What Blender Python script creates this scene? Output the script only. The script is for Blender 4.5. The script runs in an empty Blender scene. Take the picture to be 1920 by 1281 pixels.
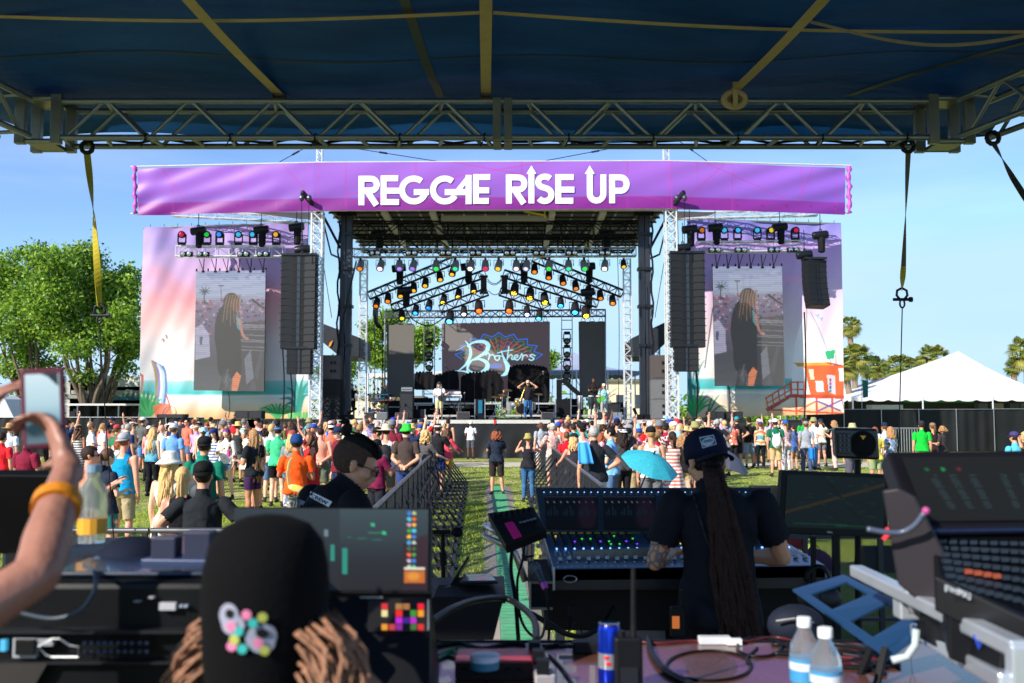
import bpy,math,random
import numpy as np
from mathutils import Vector,Matrix,Quaternion
from math import sin,cos,pi,radians as RAD
random.seed(7); np.random.seed(7)
SC=bpy.context.scene
COL=SC.collection
# ---------------------------------------------------------------- camera, sky, sun, exposure
EYE=2.2
cam=bpy.data.cameras.new('camera'); camo=bpy.data.objects.new('camera',cam); COL.objects.link(camo)
cam.lens=35; cam.sensor_width=36; cam.clip_start=0.05; cam.clip_end=3000
camo.location=(0,0,EYE); camo.rotation_euler=(RAD(94),0,0)
cam.dof.use_dof=True; cam.dof.focus_distance=11; cam.dof.aperture_fstop=4
SC.camera=camo
SUN_AZ,SUN_EL=48,31          # behind the camera, to the left
sdir=Vector((-sin(RAD(SUN_AZ))*cos(RAD(SUN_EL)),-cos(RAD(SUN_AZ))*cos(RAD(SUN_EL)),sin(RAD(SUN_EL))))
wd=bpy.data.worlds.new('World'); SC.world=wd; wd.use_nodes=True
wn=wd.node_tree; sky=wn.nodes.new('ShaderNodeTexSky'); sky.sky_type='NISHITA'
sky.sun_disc=False; sky.sun_elevation=RAD(SUN_EL); sky.sun_rotation=RAD(180+SUN_AZ)
sky.air_density=1.0; sky.dust_density=0.1; sky.ozone_density=3.5; sky.altitude=1500
bg=wn.nodes['Background']; bg.inputs[1].default_value=0.13
tn=wn.nodes.new('ShaderNodeMix'); tn.data_type='RGBA'; tn.blend_type='MULTIPLY'; tn.inputs['Factor'].default_value=1; tn.inputs['B'].default_value=(.93,.98,1.08,1)
wn.links.new(sky.outputs[0],tn.inputs['A']); tq=wn.nodes.new('ShaderNodeMix'); tq.data_type='RGBA'; tq.blend_type='DARKEN'; tq.inputs['Factor'].default_value=1; tq.inputs['B'].default_value=(2.9,4.35,5.75,1)
tw=wn.nodes.new('ShaderNodeTexNoise'); tw.inputs['Scale'].default_value=2.2; tw.inputs['Detail'].default_value=7; tm=wn.nodes.new('ShaderNodeMapping'); tm.inputs['Scale'].default_value=(1,1,5); tg=wn.nodes.new('ShaderNodeTexCoord')
tr=wn.nodes.new('ShaderNodeMapRange'); tr.inputs['From Min'].default_value=.48; tr.inputs['From Max'].default_value=.8; tr.inputs['To Max'].default_value=.35; tc_=wn.nodes.new('ShaderNodeMix'); tc_.data_type='RGBA'; tc_.inputs['B'].default_value=(5.2,5.9,6.6,1)
for a_,b_ in ((tg.outputs['Generated'],tm.inputs[0]),(tm.outputs[0],tw.inputs['Vector']),(tw.outputs['Fac'],tr.inputs['Value']),(tr.outputs['Result'],tc_.inputs['Factor']),(tq.outputs['Result'],tc_.inputs['A']),(tn.outputs['Result'],tq.inputs['A']),(tc_.outputs['Result'],bg.inputs[0])):wn.links.new(a_,b_)
sl=bpy.data.lights.new('sun','SUN'); sl.energy=4.6; sl.angle=RAD(0.53); sl.color=(1,.93,.82)
so=bpy.data.objects.new('sun',sl); so.rotation_euler=sdir.to_track_quat('Z','Y').to_euler(); so.location=(-20,-20,30); COL.objects.link(so)
SC.view_settings.view_transform='Standard'; SC.view_settings.look='None'
SC.view_settings.exposure=0.62; SC.view_settings.gamma=1
SC.cycles.max_bounces=6; SC.cycles.transparent_max_bounces=12

# ---------------------------------------------------------------- helpers
F=35/36*1920; TA=RAD(4)
def ray(px,py):
    x,y=(px-960)/F,(640.5-py)/F
    return Vector((x,cos(TA)-y*sin(TA),sin(TA)+y*cos(TA)))
def P(px,py,Y):
    d=ray(px,py); t=Y/d.y
    return Vector((t*d.x,Y,EYE+t*d.z))
def G(px,py,z=0.0):
    d=ray(px,py); t=(z-EYE)/d.z
    return Vector((t*d.x,t*d.y,z))
def XZ(px,z,Y):
    """point at pixel column px, depth Y, height z"""
    return Vector(((px-960)/F*Y,Y,z))
def V(*a):return Vector(a)

class MB:
    def __init__(s):s.v=[]; s.f=[]; s.mi=[]; s.cur=0
    def add(s,vs,fs):
        b=len(s.v); s.v+=[tuple(x) for x in vs]
        for f in fs:s.f.append(tuple(b+i for i in f)); s.mi.append(s.cur)
        return s
    def mat(s,i):s.cur=i; return s
    def box(s,c,d,R=None):
        c=Vector(c); h=[x/2 for x in d]
        vs=[Vector((sx*h[0],sy*h[1],sz*h[2])) for sx in (-1,1) for sy in (-1,1) for sz in (-1,1)]
        if R is not None:vs=[R @ v for v in vs]
        return s.add([c+v for v in vs],[(0,1,3,2),(4,6,7,5),(0,4,5,1),(2,3,7,6),(0,2,6,4),(1,5,7,3)])
    def bb(s,x0,x1,y0,y1,z0,z1):
        return s.box(((x0+x1)/2,(y0+y1)/2,(z0+z1)/2),(abs(x1-x0),abs(y1-y0),abs(z1-z0)))
    def bar(s,a,b,w,h=None,up=None):
        a,b=Vector(a),Vector(b); h=h or w
        z=(b-a).normalized(); u=Vector(up) if up is not None else Vector((0,0,1))
        if abs(z.dot(u))>.98:u=Vector((0,1,0))
        x=u.cross(z).normalized(); y=z.cross(x)
        vs=[p+x*(w/2*i)+y*(h/2*j) for p in (a,b) for i,j in ((-1,-1),(1,-1),(1,1),(-1,1))]
        return s.add(vs,[(3,2,1,0),(4,5,6,7),(0,1,5,4),(1,2,6,5),(2,3,7,6),(3,0,4,7)])
    def path(s,pts,r,n=6,cap=True,flat=1.0,closed=False):
        pts=[Vector(p) for p in pts]; m=len(pts)
        rs=r if isinstance(r,(list,tuple)) else [r]*m
        vs=[]; nrm=None
        for i,p in enumerate(pts):
            t=(pts[min(i+1,m-1)]-pts[max(i-1,0)])
            if closed:t=pts[(i+1) % m]-pts[i-1]
            t=t.normalized() if t.length>1e-9 else Vector((0,0,1))
            if nrm is None:
                nrm=t.orthogonal().normalized() if abs(t.z)>.9 else t.cross(Vector((0,0,1))).normalized()
            nrm=(nrm-t*nrm.dot(t)).normalized(); bi=t.cross(nrm)
            for k in range(n):
                a=2*pi*k/n; vs.append(p+(nrm*cos(a)+bi*sin(a)*flat)*rs[i])
        fs=[]
        for i in range(m if closed else m-1):
            j=(i+1) % m
            for k in range(n):
                k2=(k+1) % n; fs.append((i*n+k,i*n+k2,j*n+k2,j*n+k))
        if cap and not closed:fs+=[tuple(range(n))[::-1],tuple((m-1)*n+k for k in range(n))]
        return s.add(vs,fs)
    def tube(s,a,b,r,n=6,r2=None):
        return s.path([a,b],[r,r if r2 is None else r2],n)
    def lathe(s,prof,c=(0,0,0),axis=None,n=12,sx=1,sy=1):
        c=Vector(c); Q=Vector((0,0,1)).rotation_difference(Vector(axis)).to_matrix() if axis is not None else Matrix.Identity(3)
        vs=[]
        for r,z in prof:
            for k in range(n):
                a=2*pi*k/n; vs.append(c+Q @ Vector((r*cos(a)*sx,r*sin(a)*sy,z)))
        m=len(prof); fs=[(i*n+k,i*n+(k+1) % n,(i+1)*n+(k+1) % n,(i+1)*n+k) for i in range(m-1) for k in range(n)]
        fs+=[tuple(range(n))[::-1],tuple((m-1)*n+k for k in range(n))]
        return s.add(vs,fs)
    def ell(s,c,r,n=10,m=7,R=None):
        c=Vector(c); r=(r,r,r) if isinstance(r,(int,float)) else r
        vs=[]; R=R or Matrix.Identity(3)
        for i in range(m+1):
            th=pi*i/m
            for k in range(n):
                a=2*pi*k/n; vs.append(c+R @ Vector((r[0]*sin(th)*cos(a),r[1]*sin(th)*sin(a),r[2]*cos(th))))
        fs=[(i*n+k,(i+1)*n+k,(i+1)*n+(k+1) % n,i*n+(k+1) % n) for i in range(m) for k in range(n)]
        return s.add(vs,fs)
    def prism(s,poly,o,ux,uy,d):
        """poly (2d) in plane o+ux*x+uy*y, thick d along ux x uy (front at +)"""
        o,ux,uy=Vector(o),Vector(ux),Vector(uy); nz=ux.cross(uy).normalized()
        n=len(poly); a=[o+ux*x+uy*y for x,y in poly]
        vs=a+[p+nz*d for p in a]
        ar=sum(poly[i][0]*poly[(i+1) % n][1]-poly[(i+1) % n][0]*poly[i][1] for i in range(n))
        fs=[tuple(range(n))[::-1],tuple(range(n,2*n))]+[(i,(i+1) % n,n+(i+1) % n,n+i) for i in range(n)]
        if ar<0:fs=[f[::-1] for f in fs]
        return s.add(vs,fs)
    def grid(s,fn,nu,nv):
        vs=[fn(i/nu,j/nv) for j in range(nv+1) for i in range(nu+1)]
        return s.add(vs,[(j*(nu+1)+i,j*(nu+1)+i+1,(j+1)*(nu+1)+i+1,(j+1)*(nu+1)+i) for j in range(nv) for i in range(nu)])
    def mesh(s,name,mat,smooth=False):
        me=bpy.data.meshes.new(name); me.from_pydata(s.v,[],s.f)
        for mm in (mat if isinstance(mat,(list,tuple)) else [mat]):me.materials.append(mm)
        if isinstance(mat,(list,tuple)):me.polygons.foreach_set('material_index',s.mi)
        if smooth:
            me.shade_smooth()
            if smooth!='all':me.set_sharp_from_angle(angle=RAD(42))
        me.validate(); me.update(); return me
    def build(s,name,mat,parent=None,smooth=False,kind=None,label=None,bevel=0,thick=0):
        if parent is not None:
            L=parent_world(parent)
            if parent.name.startswith('person'):I=parent.matrix_basis.inverted(); s.v=[tuple(I @ Vector(q)) for q in s.v]
            else:s.v=[(x-L.x,y-L.y,z-L.z) for x,y,z in s.v]
        o=bpy.data.objects.new(name,s.mesh(name,mat,smooth)); COL.objects.link(o)
        if parent is not None:o.parent=parent
        if kind:o['kind']=kind
        if label:o['label']=label
        if bevel:
            b=o.modifiers.new('bevel','BEVEL'); b.width=bevel; b.segments=2; b.limit_method='ANGLE'
        if thick:
            b=o.modifiers.new('solid','SOLIDIFY'); b.thickness=thick; b.offset=0
        return o
def parent_world(p):
    L=Vector(p.location)
    while p.parent:p=p.parent; L+=Vector(p.location)
    return L
def empty(name,loc,label,cat,group=None):
    o=bpy.data.objects.new(name,None); COL.objects.link(o); o.location=loc; o.empty_display_size=.1
    return tag(o,label,cat,group)
def tag(o,label,cat,group=None,kind=None):
    if label:o['label']=label
    if cat:o['category']=cat
    if group:o['group']=group
    if kind:o['kind']=kind
    return o
ORD='nearest second third fourth fifth sixth seventh eighth ninth tenth eleventh twelfth thirteenth fourteenth fifteenth sixteenth seventeenth eighteenth nineteenth twentieth twenty-first twenty-second'.split()
def struct(o):o['kind']='structure'; return o
CH={}
def copy_tree(o,parent=None,kids=None):
    c=o.copy(); COL.objects.link(c); c.parent=parent
    for ch in [x for x in ALLKIDS(o)]:copy_tree(ch,c)
    return c
def ALLKIDS(o):return list(o.children)
def place(proto,used,loc,rot,label,group=None,scale=None):
    """first call moves the prototype, later calls copy it"""
    o=proto if not used else copy_tree(proto)
    used.append(1); o.location=loc; o.rotation_euler=rot
    if scale:o.scale=scale
    o['label']=label
    if group:o['group']=group
    return o

# ---------------------------------------------------------------- materials
def lin(c):
    return tuple(((x/255)/12.92 if x/255<=.04045 else ((x/255+.055)/1.055)**2.4) for x in c[:3])
MC={}
def mt(col,rough=.6,metal=0.0,var=.12,sc=6,bump=0.0,bsc=40,emit=0,trans=0,coat=0,alpha=1,sheen=0,tl=0,ecol=None):
    key=(col,rough,metal,var,sc,bump,bsc,emit,trans,coat,alpha,sheen,tl,ecol)
    if key in MC:return MC[key]
    m=bpy.data.materials.new('mat%d' % len(MC)); m.use_nodes=True; nt=m.node_tree; N,L=nt.nodes,nt.links
    b=N['Principled BSDF']; c=lin(col)
    tc=N.new('ShaderNodeTexCoord'); nz=N.new('ShaderNodeTexNoise'); nz.inputs['Scale'].default_value=sc; nz.inputs['Detail'].default_value=5
    L.new(tc.outputs['Object'],nz.inputs['Vector'])
    mx=N.new('ShaderNodeMix'); mx.data_type='RGBA'
    mx.inputs['A'].default_value=(*[x*(1-var) for x in c],1); mx.inputs['B'].default_value=(*[min(1,x*(1+var)+.004*var) for x in c],1)
    L.new(nz.outputs['Fac'],mx.inputs['Factor']); L.new(mx.outputs['Result'],b.inputs['Base Color'])
    mr=N.new('ShaderNodeMapRange'); mr.inputs['To Min'].default_value=max(0,rough-.1); mr.inputs['To Max'].default_value=min(1,rough+.1)
    L.new(nz.outputs['Fac'],mr.inputs['Value']); L.new(mr.outputs['Result'],b.inputs['Roughness'])
    b.inputs['Metallic'].default_value=metal
    b.inputs['Specular IOR Level'].default_value=.5 if metal>.2 or trans or coat else .15 if rough>.7 else .22 if max(c)<.03 else .5
    if bump:
        n2=N.new('ShaderNodeTexNoise'); n2.inputs['Scale'].default_value=bsc; n2.inputs['Detail'].default_value=4
        L.new(tc.outputs['Object'],n2.inputs['Vector']); bp=N.new('ShaderNodeBump'); bp.inputs['Strength'].default_value=bump
        bp.inputs['Distance'].default_value=.02; L.new(n2.outputs['Fac'],bp.inputs['Height']); L.new(bp.outputs['Normal'],b.inputs['Normal'])
    if emit:
        b.inputs['Emission Color'].default_value=(*lin(ecol or col),1); b.inputs['Emission Strength'].default_value=emit
    if trans:b.inputs['Transmission Weight'].default_value=trans; b.inputs['IOR'].default_value=1.33
    if coat:b.inputs['Coat Weight'].default_value=coat
    if alpha<1:b.inputs['Alpha'].default_value=alpha
    if sheen:b.inputs['Sheen Weight'].default_value=sheen
    if tl:
        t=N.new('ShaderNodeBsdfTranslucent'); L.new(mx.outputs['Result'],t.inputs['Color']); ms=N.new('ShaderNodeMixShader'); ms.inputs[0].default_value=tl
        L.new(b.outputs[0],ms.inputs[1]); L.new(t.outputs[0],ms.inputs[2]); L.new(ms.outputs[0],N['Material Output'].inputs[0])
    MC[key]=m; return m
def ramp_mat(name,stops,axis='Z',rough=.7,tl=0.0,noise=.02,nscale=2.0,wave=None,bump=.15,bsc=6,interp='LINEAR',mul=1.0):
    """print colour along a generated axis: stops [(pos,(r,g,b))]"""
    m=bpy.data.materials.new(name); m.use_nodes=True; nt=m.node_tree; N,L=nt.nodes,nt.links
    b=N['Principled BSDF']; b.inputs['Roughness'].default_value=rough
    tc=N.new('ShaderNodeTexCoord'); sp=N.new('ShaderNodeSeparateXYZ'); L.new(tc.outputs['Generated'],sp.inputs[0])
    nz=N.new('ShaderNodeTexNoise'); nz.inputs['Scale'].default_value=nscale; nz.inputs['Detail'].default_value=3; L.new(tc.outputs['Generated'],nz.inputs['Vector'])
    ma=N.new('ShaderNodeMath'); ma.operation='MULTIPLY_ADD'; ma.inputs[1].default_value=noise; L.new(nz.outputs['Fac'],ma.inputs[0]); L.new(sp.outputs[axis],ma.inputs[2])
    cr=N.new('ShaderNodeValToRGB'); cr.color_ramp.interpolation=interp; L.new(ma.outputs[0],cr.inputs[0])
    e=cr.color_ramp.elements
    while len(e)<len(stops):e.new(.5)
    for k,(p,c) in enumerate(stops):e[k].position=p; e[k].color=(*[x*mul for x in lin(c)],1)
    L.new(cr.outputs[0],b.inputs['Base Color'])
    if bump:
        n2=N.new('ShaderNodeTexNoise'); n2.inputs['Scale'].default_value=bsc; n2.inputs['Detail'].default_value=6; L.new(tc.outputs['Generated'],n2.inputs['Vector'])
        bp=N.new('ShaderNodeBump'); bp.inputs['Strength'].default_value=bump; bp.inputs['Distance'].default_value=.3; L.new(n2.outputs['Fac'],bp.inputs['Height']); L.new(bp.outputs['Normal'],b.inputs['Normal'])
    if tl:
        t=N.new('ShaderNodeBsdfTranslucent'); L.new(cr.outputs[0],t.inputs['Color']); ms=N.new('ShaderNodeMixShader'); ms.inputs[0].default_value=tl
        L.new(b.outputs[0],ms.inputs[1]); L.new(t.outputs[0],ms.inputs[2]); L.new(ms.outputs[0],N['Material Output'].inputs[0])
    return m
BLK=mt((17,18,22),.5,var=.25,sc=9)
BLK2=mt((23,24,28),.75,var=.3,sc=3,bump=.3)
DKM=mt((34,36,42),.45,.4,var=.25)
ALU=mt((186,188,190),.36,.85,var=.12,sc=12)
ALUW=mt((222,224,226),.45,.25,var=.08,sc=4)
GALV=mt((136,142,154),.42,.8,var=.2,sc=7,bump=.1,bsc=20)
CHR=mt((225,225,228),.15,1)
WHT=mt((225,226,228),.55,var=.04)
CABLE=mt((14,15,18),.45,var=.2)

# ---- lattice trusses
def truss_pts(a,b,s,up=(0,0,1)):
    a,b=Vector(a),Vector(b); t=(b-a).normalized(); u=Vector(up)
    if abs(t.dot(u))>.95:u=Vector((0,1,0))
    x=t.cross(u).normalized(); y=x.cross(t).normalized()
    return a,b,t,x*s/2,y*s/2
def lattice(root,a,b,s,r,mat,up=(0,0,1),r2=None,step=None,n=4,chord='chord',brace='bracing',cross=False):
    """far box truss: four chords as parts, its thin lacing as one part"""
    a,b,t,x,y=truss_pts(a,b,s,up); r2=r2 or r*.6; L=(b-a).length; step=step or s
    for i,j in ((-1,-1),(1,-1),(1,1),(-1,1)):
        m=MB(); m.tube(a+x*i+y*j,b+x*i+y*j,r,n); m.build(chord,mat,root)
    m=MB(); k=max(2,int(round(L/step))); sx=[(x*-1,y),(x*1,y),(y*-1,x),(y*1,x)]
    for o,v in sx:
        for i in range(k):
            p,q=a+t*(L*i/k),a+t*(L*(i+1)/k); sg=1 if i % 2 else-1
            m.tube(p+o+v*sg,q+o-v*sg,r2,3)
            if cross:m.tube(p+o-v*sg,q+o+v*sg,r2,3)
            m.tube(p+o+v,p+o-v,r2,3)
        m.tube(b+o+v,b+o-v,r2,3)
    o=m.build(brace,mat,root); o['kind']='stuff'
    return root
# ================================================================ GROUND
def grass_mat():
    m=bpy.data.materials.new('grass'); m.use_nodes=True; N,L=m.node_tree.nodes,m.node_tree.links; b=N['Principled BSDF']; b.inputs['Roughness'].default_value=.9
    tc=N.new('ShaderNodeTexCoord')
    def noise(s,d,sy=1):
        n=N.new('ShaderNodeTexNoise'); n.inputs['Scale'].default_value=s; n.inputs['Detail'].default_value=d
        mp=N.new('ShaderNodeMapping'); mp.inputs['Scale'].default_value=(1,sy,1); L.new(tc.outputs['Object'],mp.inputs[0]); L.new(mp.outputs[0],n.inputs['Vector']); return n
    a,c,f=noise(.5,8,1.0),noise(5,6),noise(60,3)
    r1=N.new('ShaderNodeValToRGB'); e=r1.color_ramp.elements
    e[0].position=.36; e[0].color=(.2,.27,.05,1); e[1].position=.64; e[1].color=(.55,.5,.2,1); x=e.new(.5); x.color=(.34,.4,.09,1)
    L.new(a.outputs['Fac'],r1.inputs[0])
    r2=N.new('ShaderNodeValToRGB'); e=r2.color_ramp.elements; e[0].position=.35; e[0].color=(.55,.6,.5,1); e[1].position=.68; e[1].color=(1.35,1.3,1.2,1); L.new(c.outputs['Fac'],r2.inputs[0])
    r3=N.new('ShaderNodeValToRGB'); e=r3.color_ramp.elements; e[0].position=.3; e[0].color=(.6,.6,.6,1); e[1].position=.7; e[1].color=(1.3,1.3,1.3,1); L.new(f.outputs['Fac'],r3.inputs[0])
    m1=N.new('ShaderNodeMix'); m1.data_type='RGBA'; m1.blend_type='MULTIPLY'; m1.inputs['Factor'].default_value=1; L.new(r1.outputs[0],m1.inputs['A']); L.new(r2.outputs[0],m1.inputs['B'])
    m2=N.new('ShaderNodeMix'); m2.data_type='RGBA'; m2.blend_type='MULTIPLY'; m2.inputs['Factor'].default_value=1; L.new(m1.outputs['Result'],m2.inputs['A']); L.new(r3.outputs[0],m2.inputs['B'])
    L.new(m2.outputs['Result'],b.inputs['Base Color'])
    bp=N.new('ShaderNodeBump'); bp.inputs['Strength'].default_value=.8; bp.inputs['Distance'].default_value=.05; L.new(f.outputs['Fac'],bp.inputs['Height']); L.new(bp.outputs['Normal'],b.inputs['Normal'])
    return m
GM=grass_mat()
m=MB(); m.grid(lambda u,v:V(-900+1800*u,-60+1900*v,0),2,2); struct(m.build('ground',GM))
# grass blades in the open aisle and clearings
rng=np.random.RandomState(3)
def blades(n,x0,x1,y0,y1,h):
    x=rng.uniform(x0,x1,n); y=y0+(y1-y0)*rng.uniform(0,1,n)**1.4; a=rng.uniform(0,2*pi,n); hh=h*rng.uniform(.5,1.3,n); w=.003+y*.0004
    dx,dy=np.cos(a)*w,np.sin(a)*w; lx,ly=rng.normal(0,.5,n)*hh,rng.normal(0,.5,n)*hh
    v=np.zeros((n,3,3)); v[:,0]=np.stack([x-dx,y-dy,0*x],1); v[:,1]=np.stack([x+dx,y+dy,0*x],1); v[:,2]=np.stack([x+lx,y+ly,hh],1)
    return v.reshape(-1,3)
bv=np.concatenate([blades(120000,-8,9,8.5,24,.04),blades(50000,-19,21,20,40,.04)])
me=bpy.data.meshes.new('grass_blades'); me.from_pydata(bv.tolist(),[],np.arange(len(bv)).reshape(-1,3).tolist())
me.materials.append(mt((168,186,72),.8,var=.5,sc=.9,tl=.3)); go=bpy.data.objects.new('grass_blades',me); COL.objects.link(go)
tag(go,'short lawn grass blades growing over the festival field','grass',kind='stuff')
# asphalt path crossing in front of the stage
m=MB(); p=[G(560,868),G(1400,868),G(1400,860),G(560,860)]; m.add([q+V(0,0,.004) for q in (G(820,876),G(1000,874),G(1000,862),G(820,862))],[(0,1,2,3)])
m=MB(); m.add([(-30,39.5,.004),(30,39.5,.004),(30,43,.004),(-30,43,.004)],[(0,1,2,3)])
struct(m.build('path',mt((196,186,170),.9,var=.15,sc=2,bump=.2)))
# cable ramp mats along the aisle (green walking matting with grey edge ramps)
grn=mt((96,164,124),.7,var=.4,sc=5); gry=mt((150,142,132),.8,var=.2,sc=3)
def mat_seg(y0,y1,i):
    def X(y):return .08+(y-9)*(-.024)
    r=empty('cable_ramp',(X((y0+y1)/2),(y0+y1)/2,0),'green and grey cable ramp section, %s along the aisle from the near end' % ORD[i],'cable ramp','cable ramp sections laid down the aisle')
    w=.30
    m=MB(); xa,xb=X(y0),X(y1)
    m.add([(xa-.17,y0,.0),(xa+.17,y0,0),(xb+.17,y1,0),(xb-.17,y1,0),(xa-.17,y0,.05),(xa+.17,y0,.05),(xb+.17,y1,.05),(xb-.17,y1,.05)],[(0,3,2,1),(4,5,6,7),(0,1,5,4),(1,2,6,5),(2,3,7,6),(3,0,4,7)])
    m.build('lid',grn,r)
    for sg in (-1,1):
        m=MB(); a,b=xa+sg*.173,xb+sg*.173; c,d=xa+sg*.36,xb+sg*.36
        m.add([(a,y0,0),(c,y0,0),(d,y1,0),(b,y1,0),(a,y0,.05),(b,y1,.05)],[(0,1,2,3),(4,5,2,1),(0,4,1),(3,2,5),(0,3,5,4)])
        m.build('ramp_edge',gry,r)
    m=MB()
    for k in range(5):
        y=y0+.08+(y1-y0-.1)*k/5; x=X(y); m.box((x,y,.053),(.30,.02,.006))
    m.build('grip_ridge',mt((52,150,98),.7),r)
for i in range(22):
    y=8.6+i*.93
    mat_seg(y,y+.9,i)

# ================================================================ CANOPY over the mixing position
Yt=8.2; s_t=.282
def node(px,py,Y=Yt):return P(px,py,Y)
zt,zb=P(960,190,Yt).z,P(960,258,Yt).z
xl,xr=P(110,258,Yt).x,P(1746,258,Yt).x
ct=empty('roof_truss',(0,Yt,zb),'grey metal box truss running straight across under the blue canopy edge','truss')
R1=.0255
for (z,y) in ((zt,Yt),(zb,Yt),(zt,Yt+s_t),(zb,Yt+s_t)):
    m=MB(); m.tube((xl,y,z),(xr,y,z),R1,12); m.build('chord',GALV,ct,smooth=True)
per=161/F*Yt; x0=P(118,258,Yt).x; xm0,xm1=P(925,258,Yt).x,P(957,258,Yt).x
k=0; x=x0
while x<xr-.1:
    xa,xb,xc=x+.02,x+per/2-.02,x+per-.02
    for Y in (Yt,Yt+s_t):
        for (p,q) in (((xa,Y,zb),(xb,Y,zt)),((xb+.04,Y,zt),(xc,Y,zb))):
            if min(p[0],q[0])<xm1 and max(p[0],q[0])>xm0:continue
            if max(p[0],q[0])>xr:continue
            m=MB(); m.tube(p,q,.0165,8); m.build('brace',GALV,ct,smooth=True)
    for z,off in ((zb,0),(zt,per/2),(zb,per/2)):
        if x+off<xr and not (xm0-.05<x+off<xm1+.05):
            m=MB(); m.tube((x+off,Yt,z),(x+off+.05*(1 if k % 2 else-1),Yt+s_t,z),.0165,8); m.build('cross_strut',GALV,ct,smooth=True)
    x+=per; k+=1
for xx in (xm0+.03,xm1-.02):
    m=MB()
    m.box((xx,Yt,(zt+zb)/2),(.07,.055,zt-zb+.05)); m.box((xx,Yt+s_t,(zt+zb)/2),(.07,.055,zt-zb+.05)); m.box((xx,Yt+s_t/2,zb-.004),(.068,s_t-.06,.05)); m.box((xx,Yt+s_t/2,zt+.004),(.068,s_t-.06,.05))
    m.build('splice_plate',mt((120,120,112),.45,.7,var=.3),ct,bevel=.004)
# tie straps on bottom chord and the black cable run
x=x0
cab=empty('cable_run',(0,Yt,zb),'black cable tied along the bottom chord of the canopy truss','cable')
m=MB(); pts=[]
for i in range(90):
    xx=xl+.1+(xr-xl-.2)*i/89; pts.append((xx,Yt+s_t-.04+.02*sin(i*1.3),zb+.035+.012*sin(i*.9)))
m.path(pts,.012,5); m.build('jacket',CABLE,cab)
m=MB()
while x<xr-.1:
    if x>xl+.3:
        cx=x; m.path([(cx+.03*cos(a)*.3,Yt-.0+.036*cos(a),zb+.036*sin(a)) for a in [i*2*pi/10 for i in range(10)]],.006,4,closed=True)
        m.path([(cx,Yt-.035,zb-.01),(cx-.02,Yt-.04,zb-.05),(cx-.04,Yt-.03,zb-.085)],.005,4)
    x+=per
m.build('tie',CABLE,cab)
# corner blocks and side trusses splaying outward
PLATE=mt((128,128,120),.42,.75,var=.3,sc=5)
def side(sgn,x_in,ang,label):
    c0=V(x_in,Yt,zb); cw=.34
    r=empty('corner_truss',c0,label,'truss')
    cx=x_in+sgn*.17
    for dx in (-.15,.15):
        for dy in (0,s_t):
            m=MB(); m.box((cx+dx,Yt+dy,(zb+zt)/2),(.085,.06,zt-zb+.11)); m.build('post',PLATE,r,bevel=.004)
    for z in (zb-.03,zt+.03):
        m=MB(); m.box((cx,Yt+s_t/2,z),(.22,.22,.03)); m.build('gusset',PLATE,r,bevel=.003)
        for dy in (0,s_t):
            m=MB(); m.tube((cx-.11,Yt+dy,z),(cx+.11,Yt+dy,z),.022,8); m.build('rail',GALV,r)
    # side truss
    d=V(sgn*sin(ang),-cos(ang),0); nrm=V(cos(ang),sgn*sin(ang),0)*sgn
    st=V(cx+sgn*.05,Yt-.06,0)
    L=6.4
    for o in (0,s_t):
        for z in (zb,zt):
            m=MB(); a=st+nrm*(o-.0)+V(0,0,z); m.tube(a,a+d*L,R1,12); m.build('chord',GALV,r,smooth=True)
        k=0; t=.12
        while t<L-.4:
            a,b=(zb,zt) if k % 2==0 else (zt,zb)
            m=MB(); m.tube(st+nrm*o+d*t+V(0,0,a),st+nrm*o+d*(t+.34)+V(0,0,b),.0165,8); m.build('brace',GALV,r,smooth=True)
            t+=.38; k+=1
    t=.12; k=0
    while t<L-.4:
        for z in (zb,zt):
            m=MB(); m.tube(st+d*t+V(0,0,z),st+nrm*s_t+d*t+V(0,0,z),.0165,8); m.build('cross_strut',GALV,r)
        t+=.5
    m=MB()
    for tt in (1.42,1.5):
        for o in (0,s_t):m.box(st+nrm*o+d*tt+V(0,0,(zb+zt)/2),(.055,.055,zt-zb),Matrix.Rotation(-sgn*ang,3,'Z'))
    m.build('splice_plate',PLATE,r,bevel=.004)
    return cx
side(-1,xl,RAD(8.5),'grey canopy truss corner and side run at the left of the tent')
side(1,xr,RAD(15),'grey canopy truss corner and side run at the right of the tent')
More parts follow.
